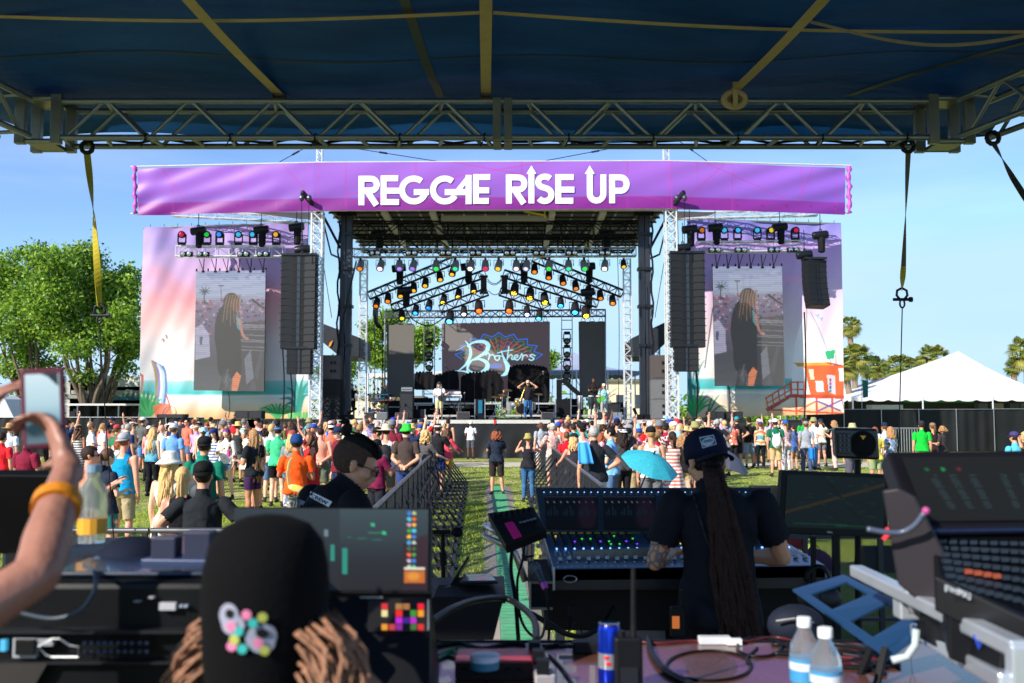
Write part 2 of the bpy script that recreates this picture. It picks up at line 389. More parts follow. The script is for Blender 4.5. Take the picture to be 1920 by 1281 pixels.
# tarp
def tarp_mat():
    m=bpy.data.materials.new('tarp'); m.use_nodes=True; N,L=m.node_tree.nodes,m.node_tree.links; b=N['Principled BSDF']; b.inputs['Roughness'].default_value=.6; b.inputs['Specular IOR Level'].default_value=.15
    tc=N.new('ShaderNodeTexCoord'); nz=N.new('ShaderNodeTexNoise'); nz.inputs['Scale'].default_value=1.1; nz.inputs['Detail'].default_value=6
    mp=N.new('ShaderNodeMapping'); mp.inputs['Scale'].default_value=(.5,1.4,1); L.new(tc.outputs['Object'],mp.inputs[0]); L.new(mp.outputs[0],nz.inputs['Vector'])
    r=N.new('ShaderNodeValToRGB'); e=r.color_ramp.elements; e[0].position=.35; e[0].color=(.006,.06,.22,1); e[1].position=.7; e[1].color=(.02,.12,.36,1); L.new(nz.outputs['Fac'],r.inputs[0])
    L.new(r.outputs[0],b.inputs['Base Color'])
    n2=N.new('ShaderNodeTexNoise'); n2.inputs['Scale'].default_value=2.2; n2.inputs['Detail'].default_value=7; L.new(mp.outputs[0],n2.inputs['Vector'])
    bp=N.new('ShaderNodeBump'); bp.inputs['Strength'].default_value=.35; bp.inputs['Distance'].default_value=.1; L.new(n2.outputs['Fac'],bp.inputs['Height']); L.new(bp.outputs['Normal'],b.inputs['Normal'])
    t=N.new('ShaderNodeBsdfTranslucent'); L.new(r.outputs[0],t.inputs['Color']); ms=N.new('ShaderNodeMixShader'); ms.inputs[0].default_value=.3
    L.new(b.outputs[0],ms.inputs[1]); L.new(t.outputs[0],ms.inputs[2]); L.new(ms.outputs[0],N['Material Output'].inputs[0])
    return m
TZ=4.9
def tz(x,y):return TZ+.06*(9.2-y)*.5+.035*sin(x*2.1+y)+.02*sin(y*3.1+x*.7)
tp=empty('canopy_tarp',(0,5,TZ),'dark blue canopy tarp stretched overhead above the truss','canopy')
m=MB()
def tf(u,v):
    y=9.35-v*9.6; xa=-4.65-(9.35-y)*.11; xb=4.55+(9.35-y)*.2; x=xa+(xb-xa)*u
    return V(x,y,tz(x,y)-(.0 if v>.0 else .09))
m.grid(tf,60,80); m.build('sheet',tarp_mat(),tp,smooth='all',thick=.004)
m=MB()
for yy in (7.55,6.2,4.6):
    m.grid(lambda u,v:(lambda x,y:V(x,y,tz(x,y)-.006))(-5+10.2*u,yy+.03*v),60,1)
m.build('seam',mt((8,40,70),.6),tp)
for (xa,ya,xb,yb) in ((P(800,140,7).x-.05,8.6,-.9,3.5),(2.9,8.5,5.4,5.3)):
    m=MB(); m.grid(lambda u,v:(lambda x,y:V(x,y,tz(x,y)-.008))(xa+(xb-xa)*u+.07*v,ya+(yb-ya)*u),40,1); m.build('repair_strip',mt((22,44,54),.5,var=.6,sc=4),tp)
# webbing straps under the tarp
WEB=mt((176,158,124),.8,var=.2,sc=8,bump=.3,bsc=60)
def strap(pts,w,label,z_off=-.035,ends=True,name='webbing_strap'):
    r=empty(name,pts[0],label,'strap'); m=MB(); n=24
    P3=[Vector(p) for p in pts]; a,b=P3
    d=(b-a).normalized(); sd=d.cross(V(0,0,1)).normalized()*w/2
    def f(u,v):
        p=a.lerp(b,u); return p+sd*(2*v-1)+V(0,0,-.012*sin(pi*u)*4)
    m.grid(f,n,1); m.build('webbing',WEB,r,thick=.004)
    return r
def on_tarp(px,py,z): # point where pixel ray meets height z
    return G(px,py,z)
sz=zt+.045
for (pa,pb,lab) in (((524,178),(365,0),'beige webbing strap slanting up left across the tarp from the truss'),
                      ((911,178),(911,-5),'beige webbing strap running back from the middle of the truss'),
                      ((1372,175),(1532,0),'beige webbing strap slanting up right from the rolled strap ratchet')):
    a,b=G(*pa,sz+.03),G(*pb,sz+.02); b=b+(b-a)*.8
    strap((a,b),.082,lab)
    # ratchet on the chord
    r=empty('ratchet_buckle',a,lab.replace('beige webbing strap','rusty ratchet buckle at the strap').split(' running')[0].split(' slanting')[0]+(' left of centre' if pa[0]<900 else ' at mid truss' if pa[0]<1000 else ' under the rolled webbing'),'ratchet')
    rm=mt((96,78,52),.6,.6,var=.5,sc=20)
    for sg in (-1,1):
        m=MB(); m.prism([(-.05,-.05),(.04,-.06),(.06,.02),(.0,.05),(-.05,.03)],a+V(sg*.045-.002,-.02,-.03),(0,1,0),(0,0,1),.005); m.build('side_plate',rm,r)
    m=MB(); m.tube(a+V(-.055,-.03,-.06),a+V(.055,-.03,-.06),.012,8); m.tube(a+V(-.055,.02,-.02),a+V(.055,.02,-.02),.016,8); m.build('spindle',rm,r)
    m=MB(); m.box(a+V(0,-.045,-.06),(.1,.05,.012)); m.build('handle',rm,r)
a,b=G(-60,29,TZ+.05),G(900,24,TZ+.05); strap((a,b),.05,'thin beige cross strap under the tarp on its left half')
c2=G(1950,60,TZ+.05); b2=G(925,24,TZ+.05); strap((b2,c2),.05,'thin beige cross strap under the tarp on its right half')
r=empty('loose_strap',G(1520,42,TZ),'slack beige strap sagging below the right cross strap','strap')
m=MB(); a,b=G(1520,44,TZ),G(1990,56,TZ)
m.grid(lambda u,v:a.lerp(b,u)+V(0,.02*v,-.16*sin(pi*u)**1.1*.9+.03*v),30,1); m.build('webbing',WEB,r,thick=.003)
# rolled strap bundle
c=P(1377,187,Yt-.08); r=empty('strap_roll',c,'rolled coil of beige webbing hanging on the truss right of centre','strap roll')
m=MB(); m.path([c+V(.085*cos(a)*(1-.0*a),.0,.06*sin(a)) for a in [i*2*pi/20 for i in range(20)]],.026,8,closed=True,flat=1.2); m.build('outer_turns',WEB,r,smooth='all')
m=MB(); m.path([c+V(.05*cos(a),.0,.032*sin(a)) for a in [i*2*pi/16 for i in range(16)]],.015,8,closed=True,flat=1.6); m.build('inner_turns',mt((120,105,78),.8),r,smooth='all')
m=MB(); m.box(c+V(0,-.035,.03),(.04,.01,.22)); m.build('tail',WEB,r)
# ratchet slings hanging from the truss with shackles and guy cables
YEL=mt((176,158,12),.7,var=.3,sc=6)
def sling(name,label,top,mid,end,foot,cols,w=.05,foot_lab=None):
    r=empty(name,top,label,'sling')
    top,mid,end=Vector(top),Vector(mid),Vector(end)
    for (a,b,c) in ((top,mid,cols[0]),(mid,end,cols[1])):
        m=MB(); sd=V(1,0,0)*w/2
        m.grid(lambda u,v:a.lerp(b,u)+V(cos(u*2.2+(0 if a is top else 2.2)),sin(u*2.2+(0 if a is top else 2.2)),0)*w/2*(2*v-1),20,1); m.build('webbing',c,r,thick=.005)
    m=MB(); m.path([top+V(.05*cos(a),-.0,.04+.05*sin(a)) for a in [i*2*pi/10 for i in range(10)]],.02,6,closed=True); m.build('choke_loop',CABLE if cols[0] is not WEB else WEB,r)
    if foot is not None:
        m=MB(); e=end; m.path([e+V(-.022,0,-.07),e+V(-.045,0,-.04),e+V(-.04,0,0),e+V(0,0,.022),e+V(.04,0,0),e+V(.045,0,-.04),e+V(.022,0,-.07)],.011,8); m.build('shackle',DKM,r,smooth='all')
        m=MB(); m.tube(e+V(-.075,0,-.075),e+V(.075,0,-.075),.013,8); m.tube(e+V(.06,0,-.075),e+V(.085,0,-.075),.022,8); m.build('pin',DKM,r)
        m=MB(); m.path([e+V(.02*cos(a),0,-.11+.035*sin(a)) for a in [i*2*pi/10 for i in range(10)]],.008,6,closed=True); m.build('thimble',DKM,r)
        m=MB(); m.tube(e+V(0,0,-.14),foot,.005,5); m.build('guy_wire',CABLE,r)
    return r
Ys=Yt+.1
sling('hanging_sling','yellow hanging sling with shackle and wire at the left of the view',P(163,285,Ys),P(176,405,Ys),P(187,575,Ys),P(213,1010,Ys),(mt((150,138,40),.7),YEL),.055)
sling('hanging_sling','olive hanging sling with black bow shackle and wire at the right',P(1703,283,Ys),P(1694,500,Ys),P(1691,545,Ys),P(1682,960,Ys),(mt((96,90,62),.8),YEL),.045)
sling('slanting_sling','dark webbing sling slanting down out at the right edge',P(1862,268,Yt-.2),P(1900,335,Yt-.6),P(1985,470,Yt-1.4),None,(mt((72,66,48),.8),mt((72,66,48),.8)),.05)
# ================================================================ print painter (flat print and screen pictures as colour attributes on dense sheets)
def catmull(pts,n=8):
    pts=[np.array(p,float) for p in pts]
    if len(pts)<3:return pts
    q=[2*pts[0]-pts[1]]+pts+[2*pts[-1]-pts[-2]]; out=[]
    for i in range(1,len(q)-2):
        for k in range(n):
            t=k/n; a,b,c,d=q[i-1],q[i],q[i+1],q[i+2]
            out.append(.5*((2*b)+(c-a)*t+(2*a-5*b+4*c-d)*t*t+(3*b-a-3*c+d)*t**3))
    out.append(pts[-1]); return out
class Paint:
    def __init__(s,X,Y,col=(0,0,0)):
        s.X,s.Y=X,Y; s.C=np.zeros((len(X),3))+np.array(col,float)
    def mix(s,w,col):
        w=np.clip(w,0,1)[:,None]; s.C=s.C*(1-w)+np.array(col,float)*w
    def grad(s,stops,jit=0):
        y=s.Y+jit*np.sin(s.X*.05)
        for k in range(3):s.C[:,k]=np.interp(y,[a for a,_ in stops],[c[k] for _,c in stops])
    def poly(s,pts,col,a=1.0):
        ins=np.zeros(len(s.X),bool); n=len(pts)
        for i in range(n):
            x1,y1=pts[i]; x2,y2=pts[(i+1) % n]
            if y1==y2:continue
            c=((y1>s.Y)!=(y2>s.Y)) & (s.X<(x2-x1)*(s.Y-y1)/(y2-y1)+x1); ins ^= c
        s.mix(ins*a,col)
    def line(s,pts,w,col,a=1.0,smooth=0,soft=.5):
        if smooth:pts=catmull(pts,smooth)
        ws=np.interp(np.linspace(0,1,len(pts)),np.linspace(0,1,len(w)),w) if isinstance(w,(list,tuple)) else [w]*len(pts)
        m=np.zeros(len(s.X))
        for i in range(len(pts)-1):
            (x1,y1),(x2,y2)=pts[i][:2],pts[i+1][:2]; dx,dy=x2-x1,y2-y1; L=dx*dx+dy*dy+1e-9
            t=np.clip(((s.X-x1)*dx+(s.Y-y1)*dy)/L,0,1); d=np.hypot(s.X-x1-t*dx,s.Y-y1-t*dy)
            ww=(ws[i]*(1-t)+ws[i+1]*t)/2; m=np.maximum(m,np.clip((ww-d)/soft+.5,0,1))
        s.mix(m*a,col)
    def ell(s,cx,cy,rx,ry,col,a=1.0,soft=.1):
        d=np.hypot((s.X-cx)/rx,(s.Y-cy)/ry); s.mix(np.clip((1-d)/soft+.5,0,1)*a,col)
    def noise(s,amp,seed=0,cell=1):
        r=np.random.RandomState(seed); s.C+=(r.rand(len(s.X),1)-.5)*amp*2
def attr_mat(name,emit=0.0,rough=.7,tl=0.0,dif=1.0,lines=0):
    m=bpy.data.materials.new(name); m.use_nodes=True; N,L=m.node_tree.nodes,m.node_tree.links; b=N['Principled BSDF']; b.inputs['Roughness'].default_value=rough; b.inputs['Specular IOR Level'].default_value=.12 if dif<.03 else .4
    at=N.new('ShaderNodeAttribute'); at.attribute_name='Col'
    if dif==1.0:L.new(at.outputs['Color'],b.inputs['Base Color'])
    else:b.inputs['Base Color'].default_value=(dif,dif,dif*.97,1)
    if emit:L.new(at.outputs['Color'],b.inputs['Emission Color']); b.inputs['Emission Strength'].default_value=emit
    if tl:
        t=N.new('ShaderNodeBsdfTranslucent'); L.new(at.outputs['Color'],t.inputs['Color']); ms=N.new('ShaderNodeMixShader'); ms.inputs[0].default_value=tl
        L.new(b.outputs[0],ms.inputs[1]); L.new(t.outputs[0],ms.inputs[2]); L.new(ms.outputs[0],N['Material Output'].inputs[0])
    return m
def painted(name,quad,nx,ny,place3,paintfn,mat,parent,smooth=True):
    """quad: px corners TL,TR,BR,BL ; place3(px,py,u,v)->world"""
    U,Vv=np.meshgrid(np.linspace(0,1,nx+1),np.linspace(0,1,ny+1)); U,Vv=U.ravel(),Vv.ravel()
    q=np.array(quad,float); w=[(1-U)*(1-Vv),U*(1-Vv),U*Vv,(1-U)*Vv]
    X=sum(w[i]*q[i,0] for i in range(4)); Y=sum(w[i]*q[i,1] for i in range(4))
    p=Paint(X,Y); paintfn(p)
    vs=place3(X,Y,U,Vv); L=parent_world(parent) if parent else V(0,0,0); vs=vs-np.array(L)
    idx=np.arange((nx+1)*(ny+1)).reshape(ny+1,nx+1)
    f=np.stack([idx[:-1,:-1],idx[1:,:-1],idx[1:,1:],idx[:-1,1:]],-1).reshape(-1,4)
    me=bpy.data.meshes.new(name); me.vertices.add(len(vs)); me.vertices.foreach_set('co',vs.astype(np.float32).ravel())
    me.loops.add(len(f)*4); me.loops.foreach_set('vertex_index',f.astype(np.int32).ravel()); me.polygons.add(len(f))
    me.polygons.foreach_set('loop_start',np.arange(0,len(f)*4,4,dtype=np.int32)); me.update(calc_edges=True); me.validate()
    c=np.clip(p.C,0,255)/255; c=np.where(c<=.04045,c/12.92,((c+.055)/1.055)**2.4)
    at=me.color_attributes.new('Col','FLOAT_COLOR','POINT'); at.data.foreach_set('color',np.concatenate([c,np.ones((len(c),1))],1).astype(np.float32).ravel())
    me.materials.append(mat)
    if smooth:me.shade_smooth()
    o=bpy.data.objects.new(name,me); COL.objects.link(o)
    if parent:o.parent=parent
    return o
def flatY(Yd):
    def f(X,Y,U,Vv):
        x,y=(X-960)/F,(640.5-Y)/F; dy=cos(TA)-y*sin(TA); dz=sin(TA)+y*cos(TA); t=Yd/dy
        yy=t*dy if np.ndim(Yd) else np.full_like(X,Yd)
        return np.stack([t*x,yy,EYE+t*dz],1)
    return f
def clothY(Yd,fn):
    def f(X,Y,U,Vv):
        q=flatY(Yd)(X,Y,U,Vv); q[:,1]+=fn(U,Vv); return q
    return f

# ================================================================ STAGE
YS=47.0; DZ=1.79
st=empty('stage',XZ(960,0,YS),'wide black concert stage deck with a silver front lip and draped black skirt','stage')
xa,xb=XZ(586,0,YS).x,XZ(1264,0,YS).x
m=MB(); m.bb(xa,xb,YS,YS+12.5,DZ-.12,DZ); m.build('deck',mt((58,56,54),.7,var=.4,sc=1.5,bump=.1),st)
m=MB(); m.bb(xa+.0,xb,YS-.06,YS-.005,DZ-.17,DZ+.0); m.build('front_lip',mt((205,202,196),.5,.2,var=.15),st)
m=MB()
def skirt(u,v):
    x=xa+(xb-xa)*u; z=(DZ-.17)*(1-v)
    return V(x,YS-.03+.05*sin(x*3.1+1.5*v)*v+.09*sin(x*1.1+z)*v+.04*sin(x*7.3-z*2)*v,z)
m.grid(skirt,260,10); m.build('skirt',mt((40,41,44),.32,var=.3,sc=2,bump=.4,bsc=5),st,smooth='all')
for k in range(7):
    x=xa+.5+(xb-xa-1)*k/6; m=MB(); m.bb(x-.05,x+.05,YS+6,YS+6.1,0,DZ-.13); m.build('deck_leg',DKM,st)
m=MB(); c=XZ(928,DZ-.1,YS-.08); m.box(c,(.1,.03,.2)); m.build('red_marker',mt((200,30,30)),st)

# roof
rf=empty('stage_roof',XZ(925,11.6,YS+5),'dark ribbed stage roof over the band with grey cross beams','roof')
xa,xb=XZ(604,0,YS).x,XZ(1254,0,YS).x; RZ=11.66
m=MB(); m.bb(xa,xb,YS-.3,YS+12,RZ+.38,RZ+.42); m.build('roof_skin',mt((120,120,122),.8,var=.2),rf)
n=15
for k in range(n+1):
    x=xa+.1+(xb-xa-.2)*k/n; m=MB(); m.bb(x-.035,x+.035,YS-.3,YS+12,RZ+.26,RZ+.379); m.build('purlin',mt((226,222,212),.6),rf)
for k in range(10):
    y=YS-.1+12*k/10; m=MB(); m.bb(xa,xb,y-.03,y+.03,RZ+.16,RZ+.259); m.build('cross_rail',mt((60,60,62),.6,.3),rf)
for pxa in (722,812,1035,1130):
    xx=XZ(pxa,0,YS+1.2).x; m=MB(); m.bb(xx-.15,xx+.15,YS+.2,YS+11.8,RZ-.02,RZ+.15); m.build('main_beam',mt((200,196,184),.6),rf)
a,b=XZ(818,0,YS+.9).x,XZ(1035,0,YS+.9).x
m=MB(); m.bb(a+.2,b-.2,YS+.8,YS+1.1,RZ-.22,RZ+.02); m.build('header_beam',mt((150,145,130),.6,.2),rf)
m=MB(); m.bb(xa-.4,xb+.4,YS-.62,YS-.32,RZ+.0,RZ+.12); m.build('front_rail',mt((190,188,182),.5,.3),rf)
c=XZ(1022,RZ-.05,YS+.4); m=MB(); m.bar(c,c+V(-1.0,.1,.2),.08); m.bar(c+V(0,0,-.12),c+V(0,0,.2),.07); m.build('yellow_strut',mt((220,190,20),.5),rf)
for yy,zz in ((YS+2.3,RZ-.75),(YS+6,RZ-.9)):
    r=empty('roof_truss',XZ(925,zz,yy),'black lattice truss %s under the stage roof' % ('nearer' if yy<YS+4 else 'farther'),'truss')
    lattice(r,(xa+.9,yy,zz+.35),(xb-.9,yy,zz+.35),.72,.05,BLK,step=.8,r2=.03)

# purple banner
bn=empty('banner',XZ(925,11.7,YS-.6),'long purple stage-top banner with white festival lettering and magenta lower band','banner')
def bannerY(U,Vv):
    return-.03*np.sin(U*34+Vv*3)*np.clip(np.abs(U-.5)*3-.45,0,1)-.012*np.sin(U*60+Vv*9)--.03*np.sin(U*70+Vv*9+2*np.sin(U*30))*np.clip(.25-U,0,1)*4-.05*np.sin(U*66+Vv*14)*np.clip(np.abs(U-.5)*2-.35,0,1)+.9*np.clip(np.abs(U-.5)*2-.5,0,1)
def bpaint(p):
    q=[(252,313),(600,305),(1250,302),(1591,311)]; top=np.interp(p.X,[a for a,_ in q],[b for _,b in q]); bot=np.interp(p.X,[252,600,1250,1591],[401,395,391,399]); v=(p.Y-top)/(bot-top)
    for k in range(3):p.C[:,k]=np.interp(v,[0,.45,.735,.75,1],[[160,150,132,138,128][k*0+i] if k==0 else [102,92,84,44,34][i] if k==1 else [204,196,180,146,138][i] for i in range(5)])
    right=np.clip((p.X-1300)/280,0,1)[:,None]; p.C=p.C*(1-right*.2)+np.array([96,92,210])*right*.2
    for x in [252+i*66 for i in range(21)]:p.line([(x,300),(x+1,395)],1.0,(190,60,150),.4)  # pink lines from here: truss showing through the cloth, painted into its colour
    for a,b in (((297,310),(350,385)),((530,308),(575,360)),((1360,305),(1292,370)),((1530,308),(1500,376)),((850,304),(1240,374)),((640,366),(1020,304)),((1325,305),(1480,372))):p.line([a,b],1.3,(196,50,140),.6)
    for x,w in ((592,7),(1254,7)):p.line([(x-4,304),(x-4,395)],2,(205,70,170),.6); p.line([(x+4,304),(x+4,395)],2,(205,70,170),.6)
    for x in range(300,1580,47):p.poly([(x,382),(x+6,382),(x+6,387),(x,387)],(120,30,120),.5)
U_=[(252,313),(600,305),(1250,302),(1591,311)]
def bplace(X,Y,U,Vv):
    top=np.interp(X,[252,600,1250,1591],[313,305,302,311]); bot=np.interp(X,[252,600,1250,1591],[401,395,391,399])
    Y2=top+(bot-top)*Vv; return clothY(YS-.75,bannerY)(X,Y2,U,Vv)
def bp2(p):
    top=np.interp(p.X,[252,600,1250,1591],[313,305,302,311]); bot=np.interp(p.X,[252,600,1250,1591],[401,395,391,399])
    v=(p.Y-302)/(399-302); p.Y=top+(bot-top)*v; bpaint(p)
painted('cloth',[(252,302),(1591,302),(1591,399),(252,399)],520,70,bplace,bp2,attr_mat('banner_print_showthrough',rough=.45,tl=.12),bn)
for px0,px1,y in ((252,1591,0),):
    pass
for e,lab in ((252,-1),(1591,1)):
    a,b=P(e,312,YS-.2),P(e+2,400,YS-.2); m=MB(); m.path([a+(b-a)*t+V(.03*sin(t*19),.0,0) for t in [i/14 for i in range(15)]],[.10+.05*sin(i*2.3) for i in range(15)],6); m.build('gathered_edge',mt((186,76,178),.5),bn,smooth='all')
m=MB()
for yy in (0,1):
    pts=[P(x,np.interp(x,[252,600,1250,1591],[313,305,302,311] if yy==0 else [401,395,391,399]),YS-.62+.9*max(0,abs(x-921)/669-.5)) for x in range(245,1600,50)]
    m.path(pts,.045,5)
m.build('hem_rail',mt((214,208,214),.5,.2),bn)
# lettering: coordinates measured in the photograph, 2.98 px per source px
def ribbon(mb,pts,w,place,d=.01,lvl=0,w2=None):
    pts=[np.array(p,float) for p in pts]; n=len(pts); Lp,Rp=[],[]
    for i in range(n):
        t=pts[min(i+1,n-1)]-pts[max(i-1,0)]; t=t/np.linalg.norm(t); nn=np.array([-t[1],t[0]])
        if 0<i<n-1:
            a=pts[i]-pts[i-1]; a=a/np.linalg.norm(a); c=max(.5,abs(np.dot(nn,[-a[1],a[0]]))); nn=nn/c
        Lp.append(pts[i]+nn*w/2); Rp.append(pts[i]-nn*w/2)
    vs=[place(*q,lvl) for q in Lp]+[place(*q,lvl) for q in Rp]
    k=len(mb.v); mb.add(vs,[(i,i+1,n+i+1,n+i) for i in range(n-1)])
def arc(cx,cy,rx,ry,a0,a1,n=18):return [(cx+rx*cos(RAD(a0+(a1-a0)*i/n)),cy-ry*sin(RAD(a0+(a1-a0)*i/n))) for i in range(n+1)]
def blet(x,y,lvl):return P(640+x/2.98,y/2.98,YS-.785-.008*lvl)
W_=33
letters=[
 ('R',[[(112,983),(112,1147)],[(112,999)]+arc(165,1032,33,33,90,-90)+[(112,1065)],[(140,1062),(196,1147)]]),
 ('E',[[(236,983),(236,1145)],[(222,997),(318,997)],[(236,1066),(330,1066)],[(222,1129),(322,1129)]]),
 ('G',[arc(405,1062,66,64,50,345,26),[(405,1074),(490,1074)]]),
 ('G',[arc(578,1062,66,64,50,330,26),[(578,1074),(655,1074)]]),
 ('A',[[(634,1086),(708,994)],[(711,978),(711,1141)],[(640,1074),(712,1074)]]),
 ('E',[[(752,978),(752,1139)],[(738,990),(832,990)],[(752,1064),(826,1064)],[(738,1123),(824,1123)]]),
 ('R',[[(936,975),(936,1138)],[(936,991)]+arc(990,1026,33,34,90,-90)+[(936,1060)],[(965,1056),(1020,1138)]]),
 ('I',[[(1062,965),(1062,1137)]]),
 ('S',[arc(1138,1018,38,31,40,260,14)+arc(1136,1088,38,36,80,-145,16)[1:]]),
 ('E',[[(1212,975),(1212,1137)],[(1198,990),(1298,990)],[(1212,1060),(1302,1060)],[(1198,1122),(1296,1122)]]),
 ('U',[[(1388,965),(1388,1078)]+arc(1426,1083,38,38,180,360,14)+[(1464,975)]]),
 ('P',[[(1513,975),(1513,1136)],[(1513,991)]+arc(1562,1029,32,37,90,-90)+[(1513,1066)]]),
]
LW=mt((240,240,244),.5,var=.02)
for nm,strokes in letters:
    m=MB()
    for li,s_ in enumerate(strokes):ribbon(m,s_,W_ if nm!='A' or li!=0 else 26,blet,lvl=li*.6)
    if nm in 'IU' :
        cx=s_[0][0] if nm=='I' else 1388
        m.add([blet(cx-28,972,2),blet(cx+28,972,2),blet(cx,925,2)],[(0,1,2)])
    m.build('letter',LW,bn,label='white letter '+nm+(' topped by an arrow' if nm in 'IU' else ''))

# side scrims with beach print
def left_paint(p):
    p.grad([(420,(150,124,200)),(470,(186,156,214)),(520,(206,160,208)),(560,(238,158,168)),(600,(244,190,186)),(640,(246,226,224)),(712,(244,240,238)),(716,(150,216,214)),(738,(60,190,190)),(742,(220,236,240)),(752,(240,234,224)),(764,(244,216,178)),(785,(236,168,96))])
    p.line([(262,520),(300,512),(330,540),(360,565)],26,(232,140,150),.35,8,12)
    p.line([(262,470),(330,455),(420,470)],30,(130,116,204),.35,6,14)
    for a,b in ((455,200),(470,215)):p.line([(430+60,a),(560,a+30),(580,a+70)],12,(134,118,206),.3,6,6)
    p.line([(262,742),(340,746),(460,744),(580,740)],4,(250,250,250),.9,8)
    for i,c in enumerate([(168,140,70),(140,120,190),(236,236,240),(150,200,214),(90,100,180)]):
        x=285+i*4.5; p.line([(x,678+i*2.4),(x+5,700),(x+6,730),(x+2,757)],4.6,c,.95,8,1)
    p.line([(283,676),(303,690),(309,720),(304,757)],1,(60,80,130),.8,8,.5)
    for x,y in ((255,790),(262,790),(268,792)):
        for k in range(9):
            a=RAD(30+k*15); p.line([(x+8,y-8),(x+8+24*cos(a),y-14-34*sin(a)),(x+8+34*cos(a),y-8-50*sin(a))],[5,4,1],(58,170,84) if k % 2 else (34,140,66),.95,5,1)
    p.poly([(284,762),(300,756),(318,758),(322,775),(314,785),(290,784)],(232,96,64),.85)
    p.line([(309,740),(318,764),(300,783)],3,(210,50,40),.9)
    p.line([(262,700),(268,705),(266,735)],4,(210,92,70),.9)
    for a,b,c in (((300,782),(308,766),(322,762)),((312,783),(330,776),(326,762))):p.line([a,b,c],[3,2,.6],(52,70,50),.9,5)
    for k in range(10):
        a=RAD(25+k*14); p.line([(520,784),(520+26*cos(a),778-18*sin(a)),(520+44*cos(a),784-26*sin(a))],[5,4,1],(64,186,90) if k % 2 else (30,140,70),.95,5,1)
    for k,(dx,dy) in enumerate([(-36,-22),(-22,-44),(-6,-60),(10,-66),(20,-54),(-30,-8),(22,-30)]):
        p.line([(560,778),(560+dx*.4,760+dy*.5),(560+dx,770+dy)],[8,6,1],(24,120,112) if k % 2 else (30,150,130),.95,6,1)
    for k in range(7):p.line([(545+k*5,790),(540+k*6,775)],5,(70,190,92),.9)
    for x,y in ((311,631),(305,638)):p.line([(x-3,y),(x,y-3),(x+1,y+4),(x+3,y-1)],1.5,(60,60,66),.9)
    p.mix(np.full(len(p.X),.12),(250,248,250)); p.noise(2)
def right_paint(p):
    p.grad([(418,(120,116,204)),(450,(152,132,214)),(455,(190,150,224)),(520,(206,170,226)),(570,(224,196,222)),(620,(236,214,224)),(660,(246,238,238)),(708,(244,240,238)),(712,(100,200,206)),(728,(56,186,192)),(732,(226,236,240)),(742,(226,220,214)),(758,(240,216,184)),(785,(238,158,84))])
    for k in range(6):p.line([(1462,536-k*2),(1478+k*6,520+k*2),(1502+k*5,520+k*12)],[5,4,1],(236,168,214),.5,5,2)
    for k in range(8):
        a=RAD(-70+k*38); p.line([(1330,540),(1330+25*cos(a),540-25*sin(a))],[5,1],(236,160,206),.35)
    p.line([(1290,740),(1400,736),(1480,738),(1582,735)],4,(250,250,250),.9,8)
    p.poly([(1287,770),(1340,745),(1385,772),(1430,742),(1440,780),(1290,790)],(250,226,190),.55)
    # sail
    s1=[tuple(q) for q in catmull([(1512,585),(1497,620),(1488,670),(1484,745)],8)]
    p.poly(s1+[(1506,745),(1512,585)],(250,246,246),.95)
    s2=[tuple(q) for q in catmull([(1516,590),(1540,640),(1562,700),(1584,775)],8)]
    p.poly([(1516,590)]+s2+[(1512,745)],(248,244,244),.9)
    p.line([(1512,580),(1508,700),(1506,780)],1.3,(110,100,120),.8)
    p.line([(1520,585),(1548,650),(1584,770)],1,(90,96,140),.8,5)
    for x,y in ((1533,593),(1540,599)):p.line([(x-4,y-3),(x,y),(x+2,y-4),(x,y+3)],1.4,(70,150,170),.8)
    p.poly([(1546,659),(1565,656),(1563,673),(1550,674)],(36,176,110)); p.line([(1566,656),(1567,684)],1,(90,110,100))
    # lifeguard hut
    O,O2,Dk=(232,92,38),(214,66,34),(120,60,70)
    p.poly([(1506,684),(1582,686),(1582,745),(1520,745)],O); p.poly([(1489,681),(1552,679),(1560,685),(1496,687)],(222,160,40)); p.line([(1552,681),(1584,687)],3,(196,60,40))
    p.poly([(1515,692),(1524,692),(1526,712),(1519,712)],(238,224,190)); p.poly([(1528,715),(1542,715),(1544,735),(1530,736)],(214,230,226)); p.poly([(1549,703),(1565,704),(1566,740),(1553,736)],(226,214,220))
    for k,c in enumerate([(196,40,60),(170,60,150),(60,60,170),(60,150,160)]):p.poly([(1554,710+k*7),(1558,710+k*7),(1558,715+k*7),(1554,715+k*7)],c)
    p.poly([(1572,690),(1584,691),(1584,715),(1574,715)],(246,230,222))
    p.poly([(1482,739),(1584,742),(1584,748),(1482,746)],O2)
    for x in (1484,1496,1508):p.line([(x,716),(x,742)],3,O2)
    for y in (717,730):p.line([(1482,y),(1510,y)],2.5,O)
    p.poly([(1436,766),(1484,738),(1484,745),(1440,772)],Dk)
    p.line([(1436,747),(1483,718)],3,O); p.line([(1438,757),(1484,730)],2.4,O); p.line([(1440,767),(1486,741)],3,O2)
    for k in range(5):p.line([(1437+k*11,746-k*7),(1440+k*11,766-k*6)],2.4,O)
    for x in (1493,1530,1560):p.line([(x,746),(x,776)],4,O2)
    p.line([(1493,772),(1530,752)],3,O); p.line([(1530,752),(1575,770)],3,(130,70,140)); p.line([(1530,772),(1578,750)],3,(120,70,150)); p.line([(1440,768),(1584,776)],3,O2)
    for k in range(11):
        a=RAD(15+k*14); p.line([(1300,780),(1300+20*cos(a),768-20*sin(a)),(1300+36*cos(a),770-44*sin(a))],[6,5,1],(50,190,70) if k % 2 else (26,140,80),.95,5,1)
    for dx,dy in ((-18,-80),(-8,-96),(8,-76),(24,-84)):p.line([(1296,750),(1296+dx*.6,720+dy*.3),(1296+dx,760+dy)],[5,3,.8],(40,130,130),.85,5,1)
